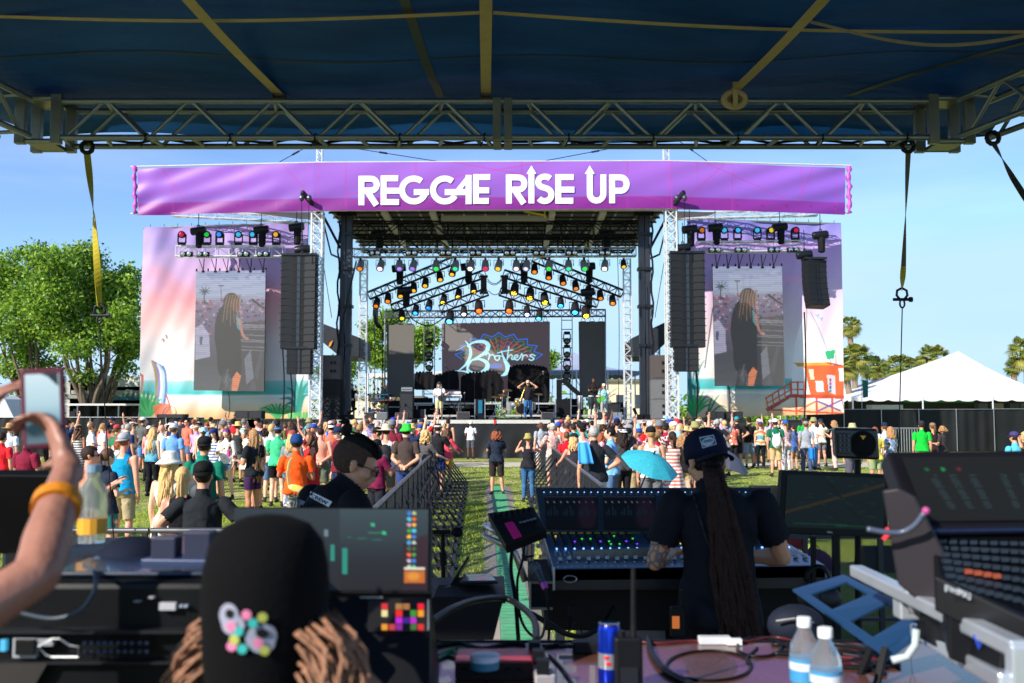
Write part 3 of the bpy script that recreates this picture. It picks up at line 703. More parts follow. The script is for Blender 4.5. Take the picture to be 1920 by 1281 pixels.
    for dx,dy in ((30,-44),(46,-20),(14,-40)):p.line([(1325,784),(1325+dx*.5,770+dy*.4),(1325+dx*.8,784+dy)],[4,3,.6],(28,110,66),.9,5,1)
    p.mix(np.full(len(p.X),.1),(250,248,250)); p.noise(2)
YW=50.2
def lfold(U,Vv):return-.16*np.sin(U*9+Vv*4)*np.exp(-U*2.2)-.10*np.sin((U-Vv*.22)*22)*np.exp(-U*2.6)*(1-.3*Vv)-.05*np.sin(U*26+Vv*2)-.02*np.sin(U*60+Vv*30)*.5
def rfold(U,Vv):return-.07*np.sin(U*7+Vv*2)-.035*np.sin(U*21-Vv*4)-.015*np.sin(U*50+Vv*17)
cm=attr_mat('scrim_print',rough=.6,tl=.15)
for lab,quad,pf,ff in (('pale sunset beach print scrim hanging left of the stage with surfboards',[(269,428),(578,417),(578,784),(262,788)],left_paint,lfold),
                      ('lilac beach print scrim hanging right of the stage with sailboat and orange hut',[(1288,411),(1576,420),(1583,776),(1288,784)],right_paint,rfold)):
    r=empty('scrim',P((quad[0][0]+quad[1][0])/2,780,YW),lab,'scrim')
    painted('cloth',quad,230,260,clothY(YW,ff),pf,cm,r)
    m=MB(); m.tube(P(*quad[0],YW),P(*quad[1],YW),.05,6); m.build('top_pipe',ALU,r)
    m=MB()
    for k in range(12):
        a=P(*quad[0],YW).lerp(P(*quad[1],YW),(k+.5)/12); m.tube(a,a+V(0,0,.18),.015,4)
    m.build('tie',BLK,r,kind='stuff')

# LED side screens
def led_paint(ox,oy,tint):
    def f(p):
        p.X=p.X-ox; p.Y=p.Y-oy  # local 0..135, 0..227
        p.grad([(0,(150,158,190)),(45,(150,160,185)),(62,(120,110,130)),(100,(98,88,112)),(140,(80,76,88)),(170,(70,70,74)),(228,(84,86,88))])
        r=np.random.RandomState(5)
        for k in range(230):
            x,y=r.uniform(0,135),r.uniform(52,118); c=[(150,60,70),(60,60,90),(170,160,180),(110,80,120),(190,140,150),(50,44,60)][r.randint(6)]
            p.ell(x,y,r.uniform(1,3),r.uniform(1,3),c,.8,.5)
        for k in range(9):
            a=RAD(k*40); p.line([(18,38),(18+12*cos(a),36+9*sin(a))],[3,1],(56,66,74),.8)
        p.line([(17,38),(17,62)],2,(66,66,70)); p.line([(48,27),(49,50)],1.2,(70,80,90)); p.line([(44,27),(53,27)],2,(60,70,80))
        p.poly([(0,105),(14,100),(26,118),(28,160),(0,166)],(170,170,196),.8); p.poly([(8,122),(14,122),(13,138),(9,138)],(80,80,110))
        p.poly([(86,96),(135,92),(135,228),(80,228),(84,140)],(58,56,56),.75)
        for y in (100,104,108,119,128,131,141,147):p.line([(86,y),(135,y+2)],1.3,(170,172,186),.55)
        for k in range(26):p.line([(88+k*1.8,100),(88+k*1.8,106)],.8,(190,190,200),.5)
        p.poly([(100,228),(122,150),(128,152),(112,228)],(78,78,86),.7); p.poly([(120,228),(90,160),(94,156),(128,228)],(60,60,62),.7)
        p.poly([(92,164),(104,148),(110,200),(96,212)],(150,156,176),.5)
        # musician seen from the side
        body=catmull([(52,62),(40,84),(36,120),(40,150),(44,190),(60,200),(84,196),(86,150),(84,110),(80,84),(70,66)],6)
        p.poly([tuple(q) for q in body],(46,44,44))
        p.ell(68,58,15,18,(58,50,46)); p.ell(76,62,9,12,(120,84,70),.8)
        for k in range(12):
            x=56+k*2.6; p.line([(x+2,44),(x-2,62),(x-8+k,90+(k % 3)*6)],[1.6,1.6,1.2],(150,116,90) if k % 2 else (80,62,54),.85,5)
        p.poly([(76,80),(86,92),(84,112),(78,104)],(86,160,166),.8); p.line([(82,90),(90,120),(98,126)],5,(176,120,104),.9,5)
        p.line([(108,54),(124,66),(135,72)],[5,3,2],(52,50,52))
        p.poly([(68,226),(70,200),(78,188),(86,196),(78,228)],(206,122,82)); p.poly([(44,226),(52,190),(66,196),(64,228)],(60,58,58))
        for k in range(30):p.line([(r.uniform(50,60),r.uniform(180,226)),(r.uniform(60,66),r.uniform(180,226))],1,(130,130,140),.25)
        w=(np.sin(p.Y*2*pi/3.6)>.2)*.22; p.mix(w,(54,52,54))
        p.C=p.C*tint
    return f
for lab,quad,ty in (('tall portrait video screen in front of the left scrim showing a keyboard player',[(368,509),(498,507),(495,734),(363,732)],1.0),('tall portrait video screen in front of the right scrim showing a keyboard player',[(1336,500),(1466,499),(1472,723),(1341,724)],.95)):
    r=empty('video_screen',P(quad[3][0]+65,quad[3][1],49.0),lab,'screen')
    painted('picture',quad,136,200,flatY(49.0),led_paint(quad[0][0]-2,quad[0][1],ty),attr_mat('led_pic%d' % quad[0][0],emit=.8,rough=.55,dif=.035),r)
    q=[P(*c,49.0) for c in quad]; m=MB(); m.add(q+[c+V(0,.12,0) for c in q],[(4,5,6,7),(0,4,7,3)[::-1],(1,2,6,5)[::-1],(0,1,5,4)[::-1],(3,7,6,2)[::-1]]); m.v=[(a,b+.01,c) for a,b,c in m.v]; m.build('cabinet',BLK,r)
    m=MB(); 
    for k in range(7):a=q[0].lerp(q[1],k/6)+V(0,.06,0); m.bar(a,a+V(0,0,.14),.06)
    m.build('top_bracket',BLK,r,kind='stuff')

# ---- towers, masts, wing trusses
def tower(px,y_top,Yd,s,mat,lab,z0=DZ,r=.035,step=None,cat='tower',name='lattice_tower',z1=None):
    a=XZ(px,z0,Yd); b=XZ(px,P(px,y_top,Yd).z if z1 is None else z1,Yd)
    rr=empty(name,a,lab,cat); lattice(rr,a,b,s,r,mat,step=step,cross=(s>.4),r2=r*.55); 
    m=MB(); m.box(a+V(0,0,.03),(s+.25,s+.25,.05)); m.build('base_plate',mat,rr)
    return rr
tower(592,398,YS-.35,.5,ALUW,'silver lattice tower at the left front corner of the stage',r=.045)
tower(1260,394,YS-.35,.5,ALUW,'silver lattice tower at the right front corner of the stage',r=.045)
tower(594,273,YS+3,.26,ALUW,'thin white mast rising above the banner on the left',z0=12.2,cat='mast',name='roof_mast',r=.03)
tower(1253,273,YS+3,.26,ALUW,'thin white mast rising above the banner on the right',z0=12.2,cat='mast',name='roof_mast',r=.03)
tower(680,488,YS+3.5,.36,ALUW,'slim silver lattice tower behind the left black column',r=.03)
tower(1177,486,YS+3.5,.36,ALUW,'slim silver lattice tower behind the right black column',r=.03)
tower(640,640,YS+7,.3,GALV,'short grey lattice stand behind the left column',r=.025)
tower(1232,640,YS+7,.3,GALV,'short grey lattice stand behind the right column',r=.025)
def column(px,sg,lab):
    Yd=YS+1.2; x=XZ(px,0,Yd).x; r=empty('roof_column',V(x,Yd,DZ),lab,'column')
    z1=P(px,405,Yd).z
    m=MB(); m.bb(x-.27,x-.03,Yd-.22,Yd+.22,DZ,z1); m.build('mast_channel',mt((40,44,54),.45,.3,var=.3,sc=2),r)
    m=MB(); m.bb(x+.02,x+.27,Yd-.16,Yd+.24,DZ,z1); m.build('guide_channel',mt((52,56,66),.45,.3,var=.3,sc=2),r)
    for py in (575,505,648,440):
        z=P(px,py,Yd).z; m=MB(); m.bb(x-.34,x+.34,Yd-.28,Yd+.28,z-.07,z+.07); m.bb(x-.31,x-.26,Yd-.3,Yd-.22,z-.5,z+.07); m.bb(x+.27,x+.31,Yd-.3,Yd-.22,z-.5,z+.07); m.build('collar',DKM,r)
    zz=P(px,700,Yd).z
    m=MB(); m.bb(x-.42,x+.42,Yd-.4,Yd+.4,DZ,DZ+.25); m.bar(V(x-.35,Yd,DZ),V(x-sg*.6,Yd-.2,z1-9.4),.1); m.build('foot',BLK,r)
    m=MB(); m.bar((x+sg*.3,Yd,z1-1.6),(x+sg*1.1,Yd,z1-.1),.12); m.bar((x+sg*.75,Yd,z1-1.9),(x+sg*1.15,Yd,z1-.3),.07); m.bar((x+sg*.3,Yd,z1-2.1),(x+sg*.75,Yd,z1-1.9),.09); m.build('knee_brace',BLK,r)
    m=MB(); m.bb(x-.45,x+.45,Yd-.3,Yd+.3,z1-.05,z1+.35); m.build('cap',BLK,r)
    m=MB(); m.path([V(x+sg*.33,Yd-.3,z1-.3-i*.5)+V(.06*sin(i*1.7),0,0) for i in range(18)],.05,5); m.build('cable_loom',CABLE,r)
column(647,-1,'black steel roof column at the left side of the stage')
column(1210,1,'black steel roof column at the right side of the stage')
for lab,a,b in (('white lattice wing truss under the left end of the banner',(325,400),(598,414)),('white lattice wing truss under the right end of the banner',(1262,406),(1532,399))):
    r=empty('wing_truss',P(*a,YW),lab,'truss'); lattice(r,P(*a,YW-.2),P(*b,YW-1.4),.3,.035,ALUW,step=.8)
for lab,pts in (('white fascia panel beside the left lattice tower',[(468,398),(605,398),(605,412),(560,410)]),('white fascia panel beside the right lattice tower',[(1250,396),(1345,398),(1330,404),(1262,410)])):
    r=empty('fascia_panel',P(*pts[0],YS+.6),lab,'panel'); m=MB(); q=[P(*c,YS+.8) for c in pts]; m.add(q+[c+V(0,.1,0) for c in q],[(0,1,2,3),(7,6,5,4),(0,3,7,4),(3,2,6,7),(0,4,5,1),(1,5,6,2)]); m.build('sheet',mt((214,204,190),.6),r)
# guy lines above the banner
for a,b,lab in (((524,304),(600,262),'rigging wire with turnbuckle above the left part of the banner'),((650,276),(822,303),'thin rigging wire crossing the sky left of the banner centre'),((1180,272),(1020,302),'thin rigging wire crossing the sky right of the banner centre'),((1270,262),(1328,304),'rigging wire with turnbuckle above the right part of the banner')):
    r=empty('rigging_wire',P(*a,YS+1),lab,'wire'); m=MB(); m.tube(P(*a,YS+1),P(*b,YS+1),.018,4); m.build('wire',CABLE,r)
    c=P(*a,YS+1).lerp(P(*b,YS+1),.4); d=(P(*b,YS+1)-P(*a,YS+1)).normalized(); m=MB(); m.tube(c-d*.2,c+d*.2,.05,5); m.build('turnbuckle',DKM,r)
# fascia pulleys hanging off the banner
for px,lab in ((566,'chain motor arm poking out beneath the banner left of the opening'),(1283,'chain motor arm poking out beneath the banner right of the opening')):
    c=P(px,372,YS-1.4); sg=-1 if px<900 else 1; r=empty('hoist_beam',c,lab,'rigging arm')
    m=MB(); m.bar(c+V(0,-.0,.3),c+V(-sg*.6,1.2,-.4),.14,.2); m.build('arm',DKM,r)
    for dx in (0,-sg*.35):
        m=MB(); m.ell(c+V(dx,-.05,0),(.12,.1,.16),8,6); m.build('pulley',mt((70,72,80),.4,.6),r)
        m=MB(); m.tube(c+V(dx,-.05,0),P(px+dx*30,476 if px>900 else 480,YS-1.4)+V(0,0,0),.018,4); m.build('chain',CABLE,r)

# ---- light fixtures
def par_proto(silver):
    r=empty('stage_light',(0,0,0),'x','stage light'); mm=mt((168,170,172),.35,.6) if silver else mt((36,36,40),.5,.2)
    Q=Vector((0,-.62,-.8)).normalized()
    m=MB(); m.lathe([(.09,-.26),(.13,-.22),(.15,-.05),(.155,.12),(.16,.17)],(0,0,-.3),Q,14); m.build('body',mm,r,smooth=True)
    m=MB(); m.lathe([(.098,.0),(.085,.03),(.05,.045),(.01,.05)],Vector((0,0,-.3))+Q*.16,Q,12); m.build('lens',WHT,r,smooth=True)
    m=MB(); m.path([(-.2,0,-.3),(-.2,0,-.06),(.2,0,-.06),(.2,0,-.3)],.02,4); m.build('yoke',BLK if not silver else ALU,r)
    m=MB(); m.box((0,0,-.02),(.08,.1,.1)); m.build('clamp',BLK,r)
    return r
def set_lens(o,mat):
    for c in o.children:
        if c.name.split('.')[0] in ('lens',):
            c.material_slots[0].link='OBJECT'; c.material_slots[0].material=mat
LC={'orange':(255,130,20),'amber':(255,176,40),'white':(255,250,235),'pink':(255,190,235),'violet':(150,110,250),'green':(20,215,70),'teal':(40,200,150),'magenta':(235,20,90),'blue':(40,150,255),'red':(255,60,10),'yellow':(255,225,40),'cyan':(60,190,240),'lavender':(190,190,255)}
def lensmat(c,e):return mt(LC[c],.3,emit=e,var=0)
PS,PB=par_proto(True),par_proto(False); uS,uB=[],[]
YF=YS+2.6
fr=empty('lighting_truss',P(925,482,YF),'long silver front lighting truss spanning the stage opening','truss')
lattice(fr,P(663,475,YF),P(1192,473,YF),.42,.03,ALU,step=.45,n=5)
front=[(676,'orange',.7),(714,'pink',2.5),(749,'violet',1),(775,'violet',.8),(818,'green',1.2),(854,'teal',1),(883,'white',2),(910,'magenta',1),(935,'amber',1),(968,'pink',2),(987,'lavender',1),(1030,'green',1.0),(1066,'teal',1),(1095,'green',1.2),(1134,'white',2.4)]
for i,(px,c,e) in enumerate(front):
    nb='' if i==0 else ', between %s and %s ones' % (front[i-1][1],front[i+1][1] if i+1<len(front) else 'black')
    o=place(PS,uS,P(px,485,YF-.1),(0,0,random.uniform(-.3,.3)),'silver can light, %s lens, under the front truss%s' % (c,nb),'silver can lights under the front truss',(1.25,)*3); set_lens(o,lensmat(c,e))
o=place(PB,uB,P(1169,485,YF-.1),(0,0,0),'black can light with amber lens at the right end of the front truss','black can lights on the angled trusses'); set_lens(o,lensmat('amber',1))
def angled(a,b,Yd,lights,lab,dcol=mt((30,32,40),.5,.4)):
    r=empty('angled_truss',P(*a,Yd),lab,'truss'); A,B=P(*a,Yd),P(*b,Yd+.0); lattice(r,A,B,.38,.03,dcol,step=.36)
    for i,(px,py,c,e) in enumerate(lights):
        t=min(1,max(0,(px-a[0])/(b[0]-a[0]))); q=A.lerp(B,t)+V(0,-.1,-.22)
        o=place(PB,uB,q,(0,0,random.uniform(-.25,.25)),'black can light with %s lens, %s along the %s' % (c,['first','second','third','fourth','fifth','sixth','seventh'][i],lab.split(' with')[0]),'black can lights on the angled trusses',(1.45,)*3 if e>3 else (1.2,)*3)
        set_lens(o,lensmat(c,e))
angled((691,555),(852,488),YF+1.2,[(707,566,'orange',.6),(728,559,'orange',.7),(751,549,'amber',.8),(776,540,'amber',.8),(798,529,'amber',.8),(825,518,'amber',.8),(849,507,'amber',.9)],'upper left black angled truss with amber cans')
angled((735,578),(910,513),YF+.9,[(754,592,'yellow',.8),(780,582,'blue',2),(805,570,'blue',.6),(832,561,'yellow',1.5),(860,551,'amber',2),(888,540,'amber',2)],'middle left black angled truss with blue and yellow cans')
angled((825,580),(914,547),YF+.6,[(844,593,'cyan',5),(870,584,'white',1.5),(898,572,'red',6)],'lower left black angled truss with a red can')
angled((937,547),(1031,578),YF+.6,[(955,571,'red',6),(988,584,'lavender',3),(1011,592,'cyan',3)],'lower right black angled truss with a red can')
angled((944,513),(1121,570),YF+.9,[(965,539,'amber',6),(994,549,'amber',5),(1021,559,'yellow',4),(1051,568,'blue',3),(1078,577,'blue',4),(1098,584,'yellow',4)],'middle right black angled truss with blue and yellow cans')
angled((1000,484),(1167,551),YF+1.2,[(1002,505,'orange',.8),(1029,516,'orange',.7),(1055,528,'orange',.7),(1079,539,'orange',.7),(1103,545,'orange',.6),(1125,555,'orange',.7),(1148,564,'orange',.8)],'upper right black angled truss with orange cans')
# truss ends, motors above the truss, hanging chain motors
def motor(px,py,Yd,lab,h=.8,top=None,used=[]):
    c=P(px,py,Yd); r=empty('chain_motor',c,lab,'chain motor')
    m=MB(); m.lathe([(.17,-.36),(.2,-.3),(.2,.3),(.17,.36)],c,(1,0,.12),10); m.build('housing',mt((24,26,32),.35),r,smooth=True)
    m=MB(); m.lathe([(.15,0),(.19,-.1),(.17,-h),(.1,-h-.05)],c+V(.05,0,-.05),None,8); m.build('chain_bag',BLK2,r,smooth=True)
    m=MB(); m.path([c+V(0,0,.15),c+V(0,0,(top or 1.3))],.02,4); m.path([c+V(.06*cos(a),0,.22+.09*sin(a)) for a in [k*.7 for k in range(9)]],.02,4,closed=True); m.build('hook_and_chain',CABLE,r)
for px,py,Yd,lab in ((372,433,48.2,'black chain motor above the left end of the left wing lights'),(490,431,48.2,'black chain motor above the right end of the left wing lights'),(556,426,47.6,'black chain motor over the left line array, top'),(567,468,46.6,'black chain motor seated on top of the left line array'),
        (1293,430,47.4,'black chain motor over the right line array, top'),(1280,465,46.6,'black chain motor seated on top of the right line array'),(1341,427,48.2,'black chain motor above the left end of the right wing lights'),(1462,426,48.2,'black chain motor above the right part of the right wing lights'),(1538,441,47.2,'black chain motor hanging over the small curved array'),(1508,478,46.8,'black chain motor at the rear of the small curved array'),
        (710,440,YF+.1,'grey chain motor above the left part of the front truss'),(1137,440,YF+.1,'grey chain motor above the right part of the front truss'),(748,503,YF+1.4,'black chain motor over the upper left angled truss'),(1103,500,YF+1.4,'black chain motor over the upper right angled truss'),(877,500,YF+1,'black chain motor over the middle left angled truss'),(981,500,YF+1,'black chain motor over the middle right angled truss'),(760,545,YF+1,'black chain motor between the two left angled trusses'),(1102,548,YF+1,'black chain motor between the two right angled trusses')):
    motor(px,py,Yd,lab,.75,1.2 if Yd<48.3 else .9)
for (px,py,lab) in ((907,534,'vertical dark truss stub joining the left angled trusses'),(946,534,'vertical dark truss stub joining the right angled trusses')):
    c=P(px,py,YF+.75); r=empty('truss_link',c,lab,'truss link'); m=MB(); m.box(c,(.3,.3,.75)); m.build('block',mt((40,30,28),.6),r); m=MB(); m.box(c+V(0,0,.42),(.42,.4,.08)); m.box(c+V(0,0,-.42),(.42,.4,.08)); m.build('plate',BLK,r)
r=empty('signal_cable',P(925,530,YF+.7),'thin black cables looping between the two sets of angled trusses','cable')
m=MB()
for a,b,s in (((914,523),(944,517),12),((914,527),(943,522),10),((916,545),(940,545),8)):
    A,B=P(*a,YF+.7),P(*b,YF+.7); m.path([A.lerp(B,t)-V(0,0,4*t*(1-t)*s*.027) for t in [i/10 for i in range(11)]],.018,4)
m.build('loops',CABLE,r)
r=empty('cable_loom',P(700,560,YF+1),'bundle of black cables drooping from the left angled trusses to the deck','cable')
m=MB()
for k in range(5):
    m.path([tuple(q) for q in catmull([P(702+k*2,566,YF+1.1),P(700+k*2,590+k*3,YF+1.1),P(706+k*2,612,YF+1.2),P(717,619+k,YF+1.4),P(717,650,YF+1.4),P(717,778,YF+1.4)],5)],.035,4)
m.path([tuple(q) for q in catmull([P(738,582,YF+1.1),P(735,600,YF+1.1),P(720,606,YF+1.1),P(712,580,YF+1.1)],5)],.03,4)
m.path([tuple(q) for q in catmull([P(760,578,YF+1.1),P(775,600,YF+1.1),P(805,611,YF+1.1),P(836,594,YF+1.1)],5)],.03,4)
m.build('cables',CABLE,r)
# wing light rows: truss, moving heads on top, blinders, V hangers
def head_proto():
    r=empty('moving_head',(0,0,0),'x','moving light')
    m=MB(); m.box((0,0,.06),(.26,.24,.12)); m.build('base',BLK,r,bevel=.01)
    for s in (-1,1):
        m=MB(); m.box((s*.14,0,.27),(.04,.1,.34)); m.build('yoke_arm',BLK,r)
    m=MB(); m.lathe([(.06,-.17),(.12,-.13),(.135,.0),(.14,.12)],(0,0,.42),(0,-1,-.1),12); m.build('head',BLK,r,smooth=True)
    m=MB(); m.lathe([(.09,0),(.06,.03),(.01,.035)],(0,-.12,.41),(0,-1,-.1),12); m.build('lens',WHT,r,smooth=True)
    return r
HP,uH=head_proto(),[]
def blinder_proto():
    r=empty('blinder_light',(0,0,0),'x','blinder light')
    m=MB(); m.box((0,0,0),(.6,.16,.24)); m.build('frame',BLK,r,bevel=.02)
    for s in (-1,1):
        m=MB(); m.lathe([(.11,0),(.1,.06),(.04,.08),(.01,.085)],(s*.15,-.08,0),(0,-1,-.1),12); m.build('lens',CHR,r,smooth=True)
    return r
BP,uL=blinder_proto(),[]
def wing(px0,px1,py,heads,blind,hang,side_):
    Yd=48.4; r=empty('lighting_truss',P(px0,py,Yd),'white box truss carrying lights over the %s video screen' % side_,'truss')
    lattice(r,P(px0,py,Yd),P(px1,py-2 if side_=='right' else py,Yd),.5,.032,ALUW,step=.62,n=5)
    for i,(px,c,e) in enumerate(heads):
        o=place(HP,uH,P(px,py-11,Yd-.1),(0,0,random.uniform(-.2,.2)),'black moving light with %s lens on the %s wing truss, %s from its left end' % (c,side_,['first','second','third','fourth','fifth','sixth'][i]),'moving lights on the wing trusses',(1.3,)*3); set_lens(o,lensmat(c,e))
    for i,px in enumerate(blind):
        place(BP,uL,P(px,py+5,Yd-.36),(0,0,0),'two-lamp blinder %s from the left on the %s wing truss' % (['first','second','third','fourth'][i],side_),'blinders on the wing trusses')
    for i,px in enumerate(hang):
        a=P(px,py+13,Yd); h=empty('screen_hanger',a,'black V-shaped hanger %s from the left above the %s video screen' % (['first','second','third','fourth','fifth','sixth'][i],side_),'hanger','V hangers holding the side video screens'); m=MB()
        m.tube(a+V(-.13,0,0),a+V(0,.3,-.56),.022,4); m.tube(a+V(.13,0,0),a+V(0,.3,-.56),.022,4); m.build('legs',BLK,h)
        m=MB(); m.box(a+V(0,.3,-.6),(.12,.1,.1)); m.build('shackle',BLK,h)
wing(332,532,472,[(341,'magenta',.2),(388,'green',.3),(412,'blue',.4),(447,'cyan',.4),(475,'cyan',.4),(518,'amber',.4)],[350,381,457,494],[378,401,423,445,467,491],'left')
wing(1306,1502,464,[(1315,'orange',.2),(1358,'cyan',.4),(1383,'cyan',.4),(1420,'cyan',.4),(1445,'yellow',.3),(1491,'magenta',.2)],[1340,1389,1451,1487],[1346,1367,1388,1410,1432,1453],'right')
for i,px in enumerate((703,772,836,892,956,1011,1072,1134)):
    place(BP,uL,P(px,475,YF-.3),(0,0,0),'two-lamp blinder mounted on the face of the front stage truss, %s from the left' % ['first','second','third','fourth','fifth','sixth','seventh','eighth'][i],'blinders on the front truss')
# ---- line arrays
GR=mt((30,32,36),.6,.3,var=.2,sc=30)
GR2=mt((62,68,76),.4,.6,var=.2,sc=30)
def array(px0,px1,y0,y1,n,Yd,lab,side_,curve=0,tilt=0,yaw=0):
    a,b=P((px0+px1)/2,y0,Yd),P((px0+px1)/2,y1,Yd); w=(px1-px0)/F*Yd; h=(a.z-b.z)/n
    r=empty('line_array',a,lab,'line array')
    R0=Matrix.Rotation(yaw,3,'Z'); pos=a.copy(); ang=tilt
    for k in range(n):
        Rk=R0 @ Matrix.Rotation(ang,3,'X'); dn=Rk @ V(0,0,-1); c=pos+dn*h/2
        m=MB(); m.box(c,(w*.99,.55,h*.97),Rk); bx=m.build('cabinet',mt((26,27,30),.5),r)
        for s in (-1,1):
            m=MB(); m.box(c+Rk @ V(s*w*.265,-.28,0),(w*.42,.03,h*.88),Rk @ Matrix.Rotation(-s*.12,3,'Z')); m.build('grille',GR,bx)
        m=MB(); m.box(c+Rk @ V(0,-.285,0),(w*.09,.02,h*.9),Rk); m.build('centre_grille',GR2 if px0<1400 else GR,bx)
        m=MB(); m.box(c+Rk @ V(0,-.27,h*.47),(w*1.06,.05,.035),Rk); m.build('rigging_bar',DKM,bx)
        pos=pos+dn*h; ang+=curve
    m=MB(); m.box(a+V(0,0,.08),(w*1.02,.7,.1)); m.build('flying_frame',DKM,r)
    return r
array(530,596,482,655,13,46.3,'tall black line array of thirteen cabinets left of the stage','left')
array(540,586,656,702,4,46.35,'short black downfill array hanging under the left line array','left')
array(1255,1319,478,652,13,46.3,'tall black line array of thirteen cabinets right of the stage','right')
array(1263,1308,652,697,4,46.35,'short black downfill array hanging under the right line array','right')
array(1506,1546,489,578,8,46.6,'small curved black line array in front of the right scrim','right',curve=-.045,tilt=.05,yaw=.35)
# cable drops from arrays
for px,y0,y1,lab in ((530,655,786,'black cable drop under the left line array'),(545,700,786,'second black cable drop under the left line array'),(1305,696,786,'black cable drop under the right line array'),(1508,585,786,'black cable drop below the small curved array'),(428,735,784,'thin pole under the left video screen'),(1366,724,782,'thin pole under the right video screen'),(700,560,780,'thin rigging line left of the back screens'),(1158,480,780,'thin rigging line right of the back screens')):
    Yd=46.6; r=empty('cable_drop',P(px,y1,Yd),lab,'cable'); m=MB(); m.path([P(px+3*sin(t*3),y0+(y1-y0)*t,Yd) for t in [i/8 for i in range(9)]],.04 if 'line' not in lab.split()[1:2] and 'thin' not in lab else .02,4); m.build('cable',CABLE,r)
for k,(a,b) in enumerate((((604,480),(622,596)),((1247,480),(1228,596)),((668,490),(634,640)))):
    r=empty('guy_cable',P(*a,YS+1),['thin guy cable beside the left tower','thin guy cable beside the right tower','dark cable slanting over the left column'][k],'cable'); m=MB(); m.tube(P(*a,YS+.6),P(*b,YS+.6),.02 if k<2 else .05,4); m.build('cable',CABLE,r)

# ---- back of stage: truss, LED walls, ladders of moving heads
YB=YS+10
bt=empty('back_truss',P(928,590,YB),'grey back truss from which the three video walls hang','truss'); lattice(bt,P(722,590,YB),P(1135,587,YB),.38,.03,GALV,step=.5,cross=True)
def brothers(p):
    p.X=(p.X-640)*2.98; p.Y=(p.Y-400)*2.98
    p.C[:]=(46,34,40)
    cx,cy=880,815
    cols=[(220,70,40),(40,150,90),(210,110,40),(30,130,80),(200,50,50),(40,90,200)]
    for ring,(R,c) in enumerate([(225,(20,90,200)),(200,(24,130,90)),(160,(150,50,40)),(120,(170,80,40)),(80,(30,110,70))]):
        n=9; pts=[]
        for i in range(n*2+1):
            a=RAD(180-180*i/(2*n)); rr=R*(1.0 if i % 2 else .84); pts.append((cx+rr*cos(a)*1.1,cy-rr*sin(a)*.66))
        p.line(pts,5 if ring==0 else 4,c,.95 if ring==0 else .6,soft=3)
        for i in range(0,2*n,1):
            a=RAD(180-180*(i+.5)/(2*n)); p.line([(cx+R*.8*cos(a)*1.1,cy-R*.8*sin(a)*.66),(cx+R*.65*cos(a)*1.1,cy-R*.65*sin(a)*.66)],5,cols[(i+ring) % 6],.5,soft=4)
    for k in range(14):
        a=RAD(15+k*11); p.line([(cx+60*cos(a),cy-40*sin(a)),(cx+200*cos(a),cy-110*sin(a))],[14,3],cols[k % 6],.35,soft=6)
    p.poly([(830,845),(860,838),(900,845),(895,865),(835,866)],(20,80,220),.6)
    C=(138,192,206)
    p.line([(693,714),(716,745),(722,790),(700,840),(655,880)],[4,14,18,14,4],C,1,8,2)
    p.line([(640,768),(690,742)],3,C,.8); p.line([(706,742),(740,722),(790,717),(820,738),(806,775),(760,806),(722,824)],[10,12,20,26,20,12,6],C,1,8,2)
    p.line([(722,824),(770,815),(812,835),(812,868),(770,896),(724,886),(705,866)],[6,12,22,26,20,12,6],C,1,8,2); p.line([(725,826),(708,850),(702,885)],[10,14,8],C,1,6,2)
    p.line([(640,880),(690,884),(740,900),(800,905),(838,880)],[4,8,14,12,3],C,1,8,2)
    w=7
    p.line([(808,792),(820,780),(828,795),(822,820),(828,798),(845,790),(856,800)],w,C,1,6,1.5)
    p.line([(880,795),(862,798),(858,812),(870,822),(884,812),(880,795),(894,800)],w,C,1,6,1.5)
    p.line([(895,770),(900,790),(912,820),(928,850),(930,880),(912,900),(893,908)],[6,8,16,26,28,18,5],C,1,8,2)
    p.line([(872,782),(905,772),(958,764)],6,C,1,6,1.5); p.line([(936,745),(930,790),(926,818)],w,C,1,6,1.5); p.line([(928,810),(945,790),(955,798),(952,815),(964,816)],w,C,1,6,1.5)
    p.line([(964,812),(985,802),(982,792),(968,798),(968,814),(984,820),(998,808)],w,C,1,6,1.5)
    p.line([(998,808),(1008,786),(1014,798),(1010,820),(1016,800),(1030,792),(1040,800)],w,C,1,6,1.5)
    p.line([(1082,796),(1066,790),(1054,797),(1070,806),(1076,814),(1062,822),(1048,816)],w,C,1,6,1.5)
for nm,quad,pf in (('wide centre video wall at the back of the stage showing script lettering',[(828,607),(1031,603),(1031,745),(829,747)],brothers),('narrow blank video wall at the back left of the stage',[(725,608),(776,607),(776,745),(726,745)],None),('narrow blank video wall at the back right of the stage',[(1085,603),(1135,603),(1137,745),(1087,745)],None)):
    r=empty('video_wall',P(quad[0][0]+30,740,YB+.1),nm,'video wall'); q=[P(*c,YB+.1) for c in quad]
    if pf:painted('picture',quad,330,230,flatY(YB+.08),pf,attr_mat('wall_pic',emit=1.1,rough=.6,dif=.15),r)
    m=MB(); m.add([c+V(0,.03,0) for c in q]+[c+V(0,.15,0) for c in q],[(3,2,1,0),(4,5,6,7),(0,1,5,4),(1,2,6,5),(2,3,7,6),(3,0,4,7)]); m.build('panel',mt((104,101,97),.6,var=.05,sc=1),r)
    m=MB(); k=max(2,round((quad[1][0]-quad[0][0])/17))
    for i in range(k):
        t=q[0].lerp(q[1],(i+.5)/k); m.tube(t+V(-.14,0,0),t+V(0,0,.34),.018,4); m.tube(t+V(.14,0,0),t+V(0,0,.34),.018,4); m.tube(t+V(-.14,0,.0),t+V(.14,0,.0),.018,4)
    m.build('hanger',BLK,r)
